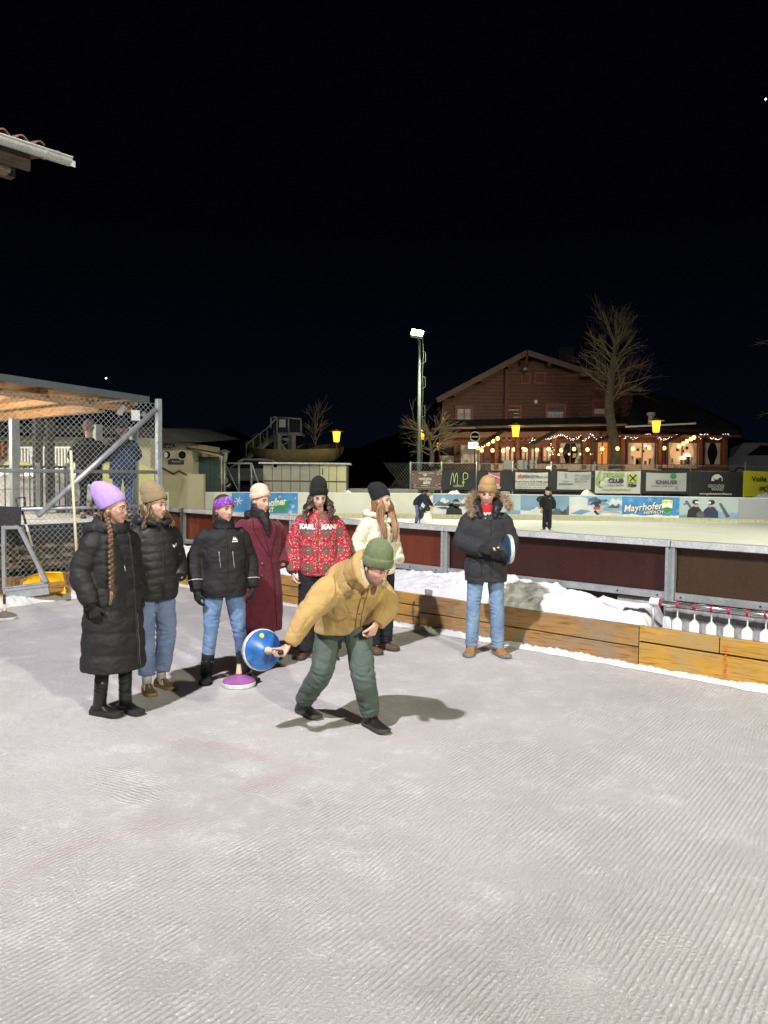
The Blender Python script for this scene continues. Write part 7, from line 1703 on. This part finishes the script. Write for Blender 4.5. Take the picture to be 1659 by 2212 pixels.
w5 = Person('woman in black beanie wearing a red ornament patterned lettered jacket', foot(686, 1418), 4, 1.745, (12, 16, 0), skin=(.62, .42, .345), brow=(.03, .018, .012), iris=(.03, .025, .02), lips=(.42, .10, .10), lid=.9)
for a, q in dict(elR=(-.255, .04, 1.13), wrR=(-.25, -.05, .86), elL=(.25, .04, 1.13), wrL=(.235, -.05, .87), anR=(-.13, .0, .09), anL=(.13, .0, .09)).items(): w5.J[a] = V(q)*w5.k
w5.hand('R', (.15, -.25, -1), (.9, .3, 0), (0, -1, 0), .9); w5.hand('L', (-.15, -.25, -1), (-.9, .3, 0), (0, -1, 0), .9); w5.body(); k = w5.k
BLKW = fabric('black_wide_trousers', (.016, .017, .020), .9, .2, 10, .3, 200, .02, .3)
w5.trousers(BLKW, (.115, .112, .104, .112, .118), .009, .005, -.01, (.17, .13), 12)
mb = MB(); w5.torso(mb, V((0, 0, .83*k)), [(.165, .143), (.198, .164), (.192, .158), (.200, .154), (.175, .137), (.10, .105), (.09, .10)])
w5.sleeve(mb, 'R', (.085, .100, .096, .092, .088, .080, .060)); w5.sleeve(mb, 'L', (.085, .100, .096, .092, .088, .080, .060))
jk = w5.garment('patterned_jacket', mb, patm(), .0075, 4, .008, 15, (7, 7, 9), crease=.004)
w5.line('zip', [(0, 1.44*k), (.0, 1.15*k), (.0, .86*k)], mat('brown_zip', (.12, .07, .05), .6), .006, jk)
w5.text('KARL', .062, -.108, 1.315*k, WHT, jk, .005, .004); w5.text('KANI', .062, .108, 1.315*k, WHT, jk, .005, .004)
for sd in 'RL':
    el, wr = w5.J['el'+sd], w5.J['wr'+sd]; d = (wr-el).normalized(); mb = MB(); stube(mb, [wr-d*.045, wr-d*.01, wr+d*.015], [.052*k, .045*k, .042*k], None, 18); mb.build('rib_cuff', fabric('brown_rib', (.10, .045, .035), .9), jk, True)
mb = MB(); stube(mb, [V((-.12, .0, 1.48*k)), V((-.11, .10, 1.50*k)), V((0, .15, 1.50*k)), V((.11, .10, 1.50*k)), V((.12, .0, 1.48*k))], [.03, .05, .06, .05, .03], None, 12); link('hood', fuse(mb, .008, 3), BLK2, w5.root)
w5.beanie(KNITB, 10, .185, .034, (0, .01, 0), True, .086, .104, 1.1, .33)
w5.hair(hair_mat('dark_curly_hair', (.018, .010, .007), (.085, .042, .028)), 34, .17, .010, 75, 285, .016, 4, .03, 12)
w5.locks(MATS['dark_curly_hair'], [(((sg*.074, -.04, .02), (sg*.095, -.06, -.06)), ((sg*.125, -.11, 1.45), (sg*.11, -.15, 1.36))) for sg in (-1, 1)], .007, 16, 5, .018, .013, 9)
BRSH = mat('brown_leather_shoe', (.09, .05, .03), .45, .3, 20, .2); DKS = mat('dark_sole', (.05, .045, .04), .8)
for sd, yw in (('R', -18), ('L', 14)): w5.shoe(sd, yw, BRSH, DKS, .27, 0, .05, None, .03, 1.05, None, None, 'shoe', 1.15)

# ---- woman in the cream jacket
w6 = Person('woman with long light brown hair wearing a cream down jacket', foot(818, 1405), 36, 1.70, (22, 0, 0), skin=(.62, .40, .31), iris=(.05, .06, .07), lips=(.50, .19, .17))
for a, q in dict(elR=(-.25, .08, 1.14), wrR=(-.18, -.12, .97), elL=(.245, .08, 1.14), wrL=(.18, -.12, .97), anR=(-.10, -.02, .09), anL=(.10, .03, .09)).items(): w6.J[a] = V(q)*w6.k
w6.body(); k = w6.k
w6.trousers(BLKW, (.094, .090, .078, .080, .086), .009, .004, .0, (.16, .12), 14)
CRM = fabric('cream_down', (.70, .66, .50), .55, .05, 8, .3, 200, .0, .4)
mb = MB(); w6.torso(mb, V((0, 0, .83*k)), [(.160, .135), (.178, .145), (.168, .138), (.182, .145), (.160, .128), (.095, .10), (.088, .095)], (.088, .013, .014, 4, 0))
w6.sleeve(mb, 'R', (.075, .086, .080, .076, .073, .068, .058), (.088, .009, .008, 2)); w6.sleeve(mb, 'L', (.075, .086, .080, .076, .073, .068, .058), (.088, .009, .008, 2))
jk = w6.garment('cream_jacket', mb, CRM, .0065, 1, .003, 17, crease=0); w6.line('zip', [(0, 1.40*k), (0, 1.15*k), (0, .87*k)], mat('cream_zip', (.50, .47, .36), .5), .006, jk)
mb = MB(); stube(mb, [V((-.125, -.03, 1.46*k)), V((-.115, .08, 1.47*k)), V((0, .145, 1.46*k)), V((.115, .08, 1.47*k)), V((.125, -.03, 1.46*k))], [.022, .048, .058, .048, .022], None, 12, (.05, .006))
stube(mb, [V((-.115, .0, 1.47*k)), V((-.085, -.075, 1.45*k)), V((-.02, -.125, 1.38*k))], [.028, .03, .018], None, 12); stube(mb, [V((.115, .0, 1.47*k)), V((.085, -.075, 1.45*k)), V((.02, -.125, 1.38*k))], [.028, .03, .018], None, 12)
link('hood', fuse(mb, .007, 3, .5, lambda c, n: .004*noise.noise(c*24)), CRM, w6.root)
w6.beanie(KNITB, 20, .190, .030, (0, .045, 0), False, .087, .105, 1.3)
w6.hair(hair_mat('long_light_brown_hair', (.15, .075, .035), (.36, .21, .11)), 26, .14, .010, 85, 275, .004, 2, .0, 15)
w6.locks(MATS['long_light_brown_hair'], [(((sg*.070, -.045, .02), (sg*.082, -.055, -.06)), ((sg*.080, -.13, 1.42), (sg*.075, -.175, 1.32), (sg*.065, -.185, 1.17))) for sg in (-1, 1)], .009, 18, 6, .020, .004, 3)
BRB = mat('brown_suede_boot', (.10, .055, .035), .75, .3, 20, .2)
for sd, yw in (('R', -10), ('L', 12)): w6.shoe(sd, yw, BRB, DKS, .27, 0, .05, None, .03, 1.15, None, None, 'shoe', 1.35, 1.05)

# ---- man in the fur hooded parka
w8 = Person('man in tan beanie and fur hooded parka cradling an ice stock', foot(1046, 1413), -4, 1.80, (-4, 13, 3), skin=(.60, .365, .275), fem=False, brow=(.12, .07, .04), iris=(.05, .06, .07), lips=(.44, .17, .14), lid=1.0)
for a, q in dict(elR=(-.25, .0, 1.12), wrR=(-.055, -.235, 1.065), elL=(.25, .02, 1.11), wrL=(.135, -.245, 1.02), anR=(-.125, .02, .09), anL=(.135, .0, .09), knR=(-.115, -.02, .5), knL=(.115, -.03, .5)).items(): w8.J[a] = V(q)*w8.k
w8.hand('R', (1, -.25, -.12), (-.1, .5, -.8), (0, -.3, 1), .8, GLV, 1.3); w8.hand('L', (-.75, -.35, .05), (0, .8, .6), (.2, -.2, 1), 1.3, GLV, 1.3); w8.body(); k = w8.k
w8.trousers(JEAN3, (.098, .090, .072, .068, .062), .0085, .005, -.02, (.165, .125), 18, name='jeans')
mb = MB(); w8.torso(mb, V((0, 0, .74*k)), [(.205, .165), (.212, .170), (.200, .165), (.212, .165), (.190, .145), (.10, .105), (.092, .10)])
w8.sleeve(mb, 'R', (.085, .105, .098, .092, .088, .080, .064)); w8.sleeve(mb, 'L', (.085, .105, .098, .092, .088, .080, .064))
pk = w8.garment('parka', mb, CHAR, .0075, 4, .008, 19, (7, 7, 10), crease=.003)
w8.line('placket_edge', [(.035, 1.35*k), (.035, 1.2*k)], DARK, .004, pk); w8.line('placket_edge', [(.03, .98*k), (.035, .86*k), (.045, .76*k)], DARK, .004, pk)
for sg in (-1, 1):
    w8.line('pocket_flap', [(sg*.055, .985*k), (sg*.075, .955*k), (sg*.13, .94*k), (sg*.185, .955*k)], DARK, .004, pk); w8.line('pocket_edge', [(sg*.06, .955*k), (sg*.06, .80*k), (sg*.17, .80*k)], DARK, .0035, pk)
w8.line('collar_flap', [(.02, 1.345*k), (.09, 1.36*k), (.15, 1.37*k)], DARK, .004, pk)
SNAP = galv('snap_metal', (.5, .5, .5), .3, .8)
for x, z in ((.075, 1.375), (.125, 1.385), (-.02, 1.365)): w8.button(x, z*k, .007, SNAP, pk)
# red shirt in the neck opening
mb = MB(); nb = w8.J['neck']; stube(mb, [nb+V((0, -.085, -.13)), nb+V((0, -.065, -.05)), nb+V((0, -.045, .01)), nb+V((0, -.03, .028))], [(.062, .065), (.066, .062), (.066, .062), (.058, .058)], w8.side, 24)
shm = sm(mb.mesh()); bm = bmesh.new(); bm.from_mesh(shm); w8.bvh = BVHTree.FromBMesh(bm); bm.free(); sh_ = link('red_shirt', shm, fabric('red_cotton', (.38, .025, .03), .9), w8.root)
w8.text('JOY', .055, .012, nb.z-.065, WHT, sh_, .004, .003)
mb = MB()
for sg in (-1, 1):
    stube(mb, [nb+V((sg*.10, .06, .02)), nb+V((sg*.115, -.04, .035)), nb+V((sg*.095, -.105, -.01)), nb+V((sg*.065, -.15, -.10))], [.045, .055, .045, .02], None, 14, (.05, .006))
stube(mb, [nb+V((-.11, .05, .03)), nb+V((-.08, .13, .05)), nb+V((0, .165, .05)), nb+V((.08, .13, .05)), nb+V((.11, .05, .03))], [.05, .065, .07, .065, .05], None, 14)
hd = link('hood', fuse(mb, .008, 2, .5, lambda c, n: .005*noise.noise(c*24)), fabric('shiny_black_lining', (.014, .014, .016), .4), w8.root)
FURA = hair_mat('fur_trim', (.30, .21, .12), (.60, .47, .31)); FURB = hair_mat('fur_trim_dark', (.06, .04, .025), (.2, .14, .09)); rnd = random.Random(3)
arc, _ = spline([nb+V((-.155, -.13, -.05)), nb+V((-.185, -.09, .04)), nb+V((-.16, .03, .11)), nb+V((-.08, .13, .13)), nb+V((.08, .13, .13)), nb+V((.16, .03, .11)), nb+V((.21, -.07, .06)), nb+V((.225, -.10, .01))], [(0,)]*8, .012)
for nm, mm, cnt in (('fur_trim', FURA, 5200), ('fur_trim', FURB, 700)):
    mb = MB()
    for q in range(cnt):
        c = rnd.choice(arc)+V((rnd.gauss(0, .014), rnd.gauss(0, .014), rnd.gauss(0, .014))); d = V((rnd.gauss(0, 1), rnd.gauss(0, 1)-.3, rnd.gauss(0, 1)+.2)).normalized(); L_ = rnd.uniform(.028, .055)
        o = d.orthogonal().normalized()*.0042; o2 = d.cross(o); e = c+d*L_+V((rnd.gauss(0, .01), rnd.gauss(0, .01), rnd.gauss(0, .01)))
        mb.add([c+o, c-o*.5+o2*.8, c-o*.5-o2*.8, e], [(0, 1, 3), (1, 2, 3), (2, 0, 3)])
    tag(mb.build(nm, mm, hd), kind='stuff')
w8.beanie(knit('tan_knit', (.40, .255, .115)), 6, .165, .026, (0, .0, 0), True, .088, .106, 1.0, .40, .002)
w8.hair(hair_mat('short_blond_hair', (.18, .11, .05), (.3, .2, .1)), 12, .035, .008, 95, 265, .001, 2, .0, 3, z0=.0)
TANB = mat('tan_nubuck', (.33, .165, .045), .8, .2, 14, .25, 60); GSO = mat('grey_tread', (.20, .19, .18), .8, .3, 20)
for sd, yw in (('R', -14), ('L', 24)): w8.shoe(sd, yw, TANB, GSO, .285, .05, .055, DARK, .032, 1.12)
c = at(1098, 1186, 7.78); ax = V((-.975, -.12, -.02)).normalized(); s4 = thing('ice_stock', 'dark blue ice stock held upright by the man in the parka', 'ice stock', c)
stock_parts(s4, mat('dark_blue_lacquer', (.02, .07, .14), .3, .3, 14, .05, coat=.5), RINGW, Matrix.Translation(c) @ ax.to_track_quat('Z', 'Y').to_matrix().to_4x4() @ Matrix.Translation((0, 0, -.03)))

# ---- the bending man swinging the blue stock
r0 = foot(735, 1572); A = lambda u, v, d: at(u, v, d)-r0
JB = dict(head=A(813, 1226, 5.25), neck=A(777, 1232, 5.44), chest=A(762, 1268, 5.58), waist=A(748, 1312, 5.72), pelvis=A(742, 1346, 5.78),
          shR=A(712, 1262, 5.42), shL=A(824, 1262, 5.62), elR=A(664, 1326, 5.30), wrR=A(625, 1366, 5.20), elL=A(842, 1306, 5.58), wrL=A(812, 1348, 5.50),
          hipR=A(714, 1352, 5.82), hipL=A(770, 1352, 5.72), knR=A(694, 1452, 5.70), knL=A(786, 1465, 5.52), anR=A(655, 1528, 5.90), anL=A(800, 1562, 5.60))
JB['anR'].z = .095; JB['anL'].z = .095
w7 = Person('man in green beanie and mustard jacket bending to swing a blue ice stock', r0, 0, 1.72, (44, 24, 4), skin=(.58, .335, .25), fem=False, brow=(.06, .035, .02), lips=(.42, .17, .14), stubble=.75, iris=(.05, .05, .05), lid=.9, J=JB, group='people on the ice')
sc_c = at(562, 1403, 5.40); sax = V((.60, -.78, .12)).normalized(); gpt = sc_c+sax*.258-r0
gd = gpt-w7.J['elR']; gd = (gd-sax*gd.dot(sax)).normalized(); gn = (-sax).cross(gd); w7.J['wrR'] = gpt-gd*.090-gn*.034
w7.hand('R', gd, gn, -sax, 1.3, None, 1, 1.08, 1.1); w7.hand('L', (-.35, .15, -.9), (-.6, .6, .3), (-.3, -.8, .3), .95); w7.body()
GRT = fabric('green_chino', (.080, .106, .096), .9, .15, 8, .35, 260, .03, .5)
w7.trousers(GRT, (.116, .106, .089, .080, .072), .0085, .007, .012, (.19, .15), 21)
MUST = fabric('mustard_jacket_cloth', (.44, .295, .115), .9, .12, 9, .4, 240, .08, .6)
mb = MB(); J = w7.J; hem = J['pelvis']-V((0, 0, .06))
w7.torso(mb, hem, [(.215, .175), (.215, .185), (.215, .19), (.225, .19), (.205, .165), (.115, .115), (.10, .10)])
w7.sleeve(mb, 'R', (.095, .112, .100, .088, .082, .070, .056)); w7.sleeve(mb, 'L', (.095, .112, .100, .090, .086, .074, .058))
jk = w7.garment('mustard_jacket', mb, MUST, .0075, 3, .010, 23, (8, 8, 8), crease=.0045)
# shearling lined hood standing round the neck
mb = MB(); Hm = w7.H; hp = [Hm @ V(q) for q in ((-.085, -.06, -.125), (-.115, .02, -.075), (-.10, .10, .0), (0, .135, .03), (.10, .10, .0), (.115, .02, -.075), (.085, -.06, -.125))]
stube(mb, hp, [.018, .030, .040, .044, .040, .030, .018], None, 14); stube(mb, [J['neck']-V((0, 0, .03)), J['neck']+(J['head']-J['neck'])*.35], [(.135, .125), (.118, .115)], w7.side, 24)
link('hood', fuse(mb, .008, 3, .5, lambda c, n: .005*noise.noise(c*24)), MUST, w7.root)
mb = MB(); hp2 = [p_*.86+(Hm @ V((0, .0, -.05)))*.14 for p_ in hp]; stube(mb, hp2, [.016, .030, .036, .036, .036, .030, .016], None, 12)
link('hood_lining', fuse(mb, .007, 1, .5, lambda c, n: .004*noise.noise(c*70)), fabric('grey_shearling', (.44, .42, .36), .95, .15, 40, .8, 120, .2, .5), w7.root)
PLK = fabric('mustard_seam', (.28, .17, .05), .9)
cx = J['chest'].x; pts = [(J['neck'].x+.045, J['neck'].z-.07), (J['chest'].x+.075, J['chest'].z-.02), (J['waist'].x+.09, J['waist'].z), (J['pelvis'].x+.09, J['pelvis'].z-.06)]
w7.line('placket', pts, PLK, .005, jk); w7.line('placket', [(x+.035, z) for x, z in pts], PLK, .004, jk)
w7.line('pocket_edge', [(J['waist'].x-.13, J['waist'].z-.02), (J['waist'].x-.05, J['waist'].z-.06), (J['waist'].x+.01, J['waist'].z-.04)], PLK, .004, jk)
w7.line('shoulder_seam', [(J['shR'].x+.03, J['shR'].z+.07), (J['shR'].x+.045, J['shR'].z-.03), (J['shR'].x+.02, J['shR'].z-.12)], PLK, .003, jk)
for f in (.12, .40, .68, .95):
    i = int(f*2.99); g = f*3-i; x = pts[i][0]+(pts[i+1][0]-pts[i][0])*g+.017; z = pts[i][1]+(pts[i+1][1]-pts[i][1])*g; w7.button(x, z, .010, mat('brass_button', (.30, .20, .08), .35, .2, 30, 0, metal=.6), jk)
w7.beanie(knit('sage_green_knit', (.135, .165, .085)), 10, .185, .022, (0, .01, 0), True, .092, .110, 1.0, .30, .0)
M = w7.H @ Matrix.Translation((0, .006, .022)) @ Matrix.Rotation(R(-10), 4, 'X')
MB().box((0, 0, 0), (.022, .006, .022), M=M @ Matrix.Rotation(R(35), 4, 'Z') @ Matrix.Translation((.0, -.108, .026))).build('cap_tag', DARK, w7.root)
w7.hair(hair_mat('short_brown_hair', (.05, .03, .015), (.12, .07, .04)), 14, .04, .008, 80, 280, .001, 2, .0, 3, z0=-.005)
for sd, yw in (('R', 40), ('L', 36)): w7.shoe(sd, yw, BLEA, mat('dark_grey_sole', (.05, .048, .045), .8), .29, .05, .055, mat('plum_lace', (.09, .03, .04), .7), .028, 1.05)
h_ = w7.bvh
me = MB(); q = w7.J['anL']+(w7.J['knL']-w7.J['anL'])*.42
s5 = thing('ice_stock', 'bright blue ice stock swung back by the bending man', 'ice stock', sc_c)
BLUL = mat('bright_blue_lacquer', (.022, .13, .44), .32, .45, 13, .05, coat=.6); MS = Matrix.Translation(sc_c) @ sax.to_track_quat('Z', 'Y').to_matrix().to_4x4()
stock_parts(s5, BLUL, RINGW, MS, (.40, .37, .34))
MB().lathe([(.017, 0), (.017, .004), (0, .004)], seg=14, M=MS @ Matrix.Rotation(R(100), 4, 'Z') @ Matrix.Translation((.105, 0, .068)) @ Matrix.Rotation(R(20), 4, 'Y')).build('sticker', PYEL, s5)

# ---- two men behind the fence seen from behind
ZT_ = ZT+.0
def onterrace(u, d): p = at(u, 1120, d); p.z = ZT; return p
w9 = Person('man in grey pink beanie and dark coat seen from behind the fence', onterrace(193, 13.7), 196, 1.69, (-14, 4, 0), fem=False, group='men standing behind the fence', vox=.009)
for a, q in dict(elR=(-.30, -.02, 1.14), wrR=(-.2, -.2, 1.05), elL=(.30, -.02, 1.14), wrL=(.2, -.2, 1.05)).items(): w9.J[a] = V(q)*w9.k
w9.body(); w9.trousers(LEGG, vox=.012); mb = MB(); w9.torso(mb, V((0, 0, .62)), [(.225, .18), (.225, .18), (.215, .17), (.225, .17), (.19, .145), (.10, .105), (.095, .10)])
for sd in 'RL': w9.sleeve(mb, sd, (.085, .11, .10, .092, .088, .08, .064))
w9.garment('dark_coat', mb, fabric('dark_brown_coat', (.020, .018, .019), .85), .012, 3, .008); w9.beanie(knit('grey_pink_knit', (.24, .16, .155)), 8, .16, .025, (0, 0, 0), True, .09, .108); w9.hair(hair_mat('dark_brown_hair', (.025, .014, .008), (.09, .05, .03)), 10, .05, .009, 90, 270, .002, 2, 0, 3)
for sd in 'RL': w9.shoe(sd, 0, BLEA, BSOL)
w10 = Person('man in navy beanie jacket and jeans seen from behind the fence', onterrace(266, 13.5), 214, 1.70, (38, 6, 0), fem=False, group='men standing behind the fence', vox=.009, skin=(.58, .33, .25))
for a, q in dict(elR=(-.29, -.06, 1.13), wrR=(-.15, -.27, 1.12), elL=(.29, -.03, 1.13), wrL=(.17, -.25, 1.08)).items(): w10.J[a] = V(q)*w10.k
w10.hand('R', (.4, -.9, .1), (.5, .5, 0), (0, 0, 1), 1.1); w10.body(); w10.trousers(denim('dark_denim', (.02, .045, .12), (.05, .09, .2)), vox=.012, name='jeans'); mb = MB(); w10.torso(mb, V((0, 0, .72)), [(.235, .19), (.235, .195), (.215, .18), (.22, .17), (.19, .145), (.10, .105), (.095, .10)])
for sd in 'RL': w10.sleeve(mb, sd, (.085, .11, .10, .092, .088, .08, .064))
w10.garment('navy_jacket', mb, fabric('navy_jacket_cloth', (.022, .034, .075), .8), .012, 3, .008); w10.beanie(knit('navy_knit', (.035, .055, .085)), 10, .16, .026, (0, 0, 0), True, .09, .108)
for sd in 'RL': w10.shoe(sd, 0, BLEA, BSOL)
p_ = w10.root.matrix_basis @ (w10.J['wrR']+V((.03, -.09, -.06))); bt = thing('bottle', 'green bottle held by the man in the navy jacket', 'bottle', p_)
MB().lathe([(.032, -.08), (.034, -.075), (.034, .05), (.014, .10), (.013, .15), (0, .15)], p_, 14).build('glass', mat('green_glass', (.03, .10, .035), .1, .1, 5, 0), bt, 50); MB().lathe([(.0345, -.05), (.0345, .03), (.02, .03)], p_, 14, cap=False).build('label_band', WHT, bt); MB().lathe([(.015, .11), (.015, .155), (0, .155)], p_, 10).build('foil', WHT, bt)

# ---- skaters on the rink
def onrink(u, d): p = at(u, 1120, d); p.z = .03; return p
w12 = Person('child in black beanie and black suit standing on the rink', onrink(1182, 25.9), -22, 1.40, (-30, 2, 0), group='skaters on the rink', vox=.010)
for a, q in dict(anR=(-.12, .02, .09), anL=(.10, .0, .09), elR=(-.27, .03, 1.15), wrR=(-.22, -.12, .95), elL=(.27, .04, 1.15), wrL=(.28, -.02, .9)).items(): w12.J[a] = V(q)*w12.k
w12.hand('R', (.3, -.5, -.8), (.9, .2, 0), (0, -1, 0), .8); w12.body(); BSK = fabric('black_ski_suit', (.014, .015, .018), .8)
w12.trousers(BSK, (.115, .11, .095, .09, .095), .012, .006, .02); mb = MB(); w12.torso(mb, V((0, 0, .70)), [(.21, .17), (.22, .175), (.215, .17), (.215, .165), (.18, .14), (.10, .10), (.10, .10)])
for sd in 'RL': w12.sleeve(mb, sd, (.085, .108, .10, .092, .088, .08, .07))
jk = w12.garment('black_jacket', mb, BSK, .012, 3, .006); mb = MB(); stube(mb, [V((-.12, 0, 1.18)), V((0, .15, 1.17)), V((.12, 0, 1.18))], [.03, .06, .03], None, 10); mb.build('hood', BSK, w12.root, True); w12.decal('chest_logo', [[(.05, 1.07), (.10, 1.08), (.11, 1.10), (.07, 1.09)]], WHT, jk); w12.beanie(KNITB, 8, .15, .03, (0, 0, 0), True)
for sd, yw in (('R', -20), ('L', 20)): w12.shoe(sd, yw, BLEA, STEEL, .27, .12, .06, None, .05)
r1 = onrink(908, 28.0)
JK = {a: V(b) for a, b in dict(pelvis=(0, .12, .80), waist=(0, .06, .92), chest=(0, -.12, 1.02), neck=(0, -.26, 1.12), head=(0, -.38, 1.17), shR=(-.15, -.22, 1.08), shL=(.15, -.22, 1.08), elR=(-.2, -.26, .84), elL=(.2, -.26, .84), wrR=(-.14, -.42, .70), wrL=(.14, -.42, .70), hipR=(-.08, .12, .78), hipL=(.08, .12, .78), knR=(-.10, .06, .42), knL=(.10, .02, .42), anR=(-.11, .12, .09), anL=(.11, .06, .09)).items()}
w11 = Person('boy in green beanie bending over a penguin skating aid', r1, 62, 1.55, (8, 42, 0), fem=False, J=JK, group='skaters on the rink', vox=.010)
w11.hand('R', (.2, -.8, -.5), (.6, 0, -.5), (0, 0, 1), 1.0); w11.hand('L', (-.2, -.8, -.5), (-.6, 0, -.5), (0, 0, 1), 1.0); w11.body(); w11.trousers(MATS.get('x') or JEAN1, (.10, .095, .08, .075, .075), .012, .005, name='jeans')
mb = MB(); w11.torso(mb, V((0, .16, .70)), [(.18, .15), (.19, .16), (.19, .16), (.20, .16), (.17, .14), (.10, .10), (.09, .09)])
for sd in 'RL': w11.sleeve(mb, sd, (.085, .10, .09, .085, .08, .07, .06))
w11.garment('navy_jacket', mb, fabric('dark_navy_shell', (.018, .022, .035), .7), .012, 3, .006); w11.beanie(knit('green_knit', (.05, .13, .035)), 8, .15, .028, (0, 0, 0), True); w11.hair(hair_mat('sandy_hair', (.2, .12, .05), (.35, .22, .1)), 10, .04, .009, 80, 280, .002, 2, 0, 3)
for sd in 'RL': w11.shoe(sd, 0, BLEA, STEEL, .26, .12, .06, None, .05)
c = onrink(921, 27.75); pg = thing('skating_aid', 'black and white penguin shaped skating aid with yellow beak', 'skating aid', c)
MB().lathe([(.20, 0), (.24, .03), (.23, .22), (.17, .45), (.12, .52), (0, .53)], c, 18).build('body', WHT, pg, 60); MB().ell(c+V((.02, 0, .60)), (.12, .12, .13), 16).build('head', PBLK, pg, True); MB().tube([c+V((.13, -.02, .60)), c+V((.24, -.03, .57))], [.045, .008], 10).build('beak', PYEL, pg, True); MB().ell(c+V((-.10, .02, .32)), (.16, .19, .30), 14).build('back', PBLK, pg, True); MB().tube([c+V((-.02, -.14, .45)), c+V((-.10, -.17, .60)), c+V((-.20, -.14, .66))], .022, 8).build('handle', PBLK, pg, True)
for s_ in (-.12, .12): MB().box(c+V((0, s_, .012)), (.5, .03, .025)).build('runner', STEEL, pg)
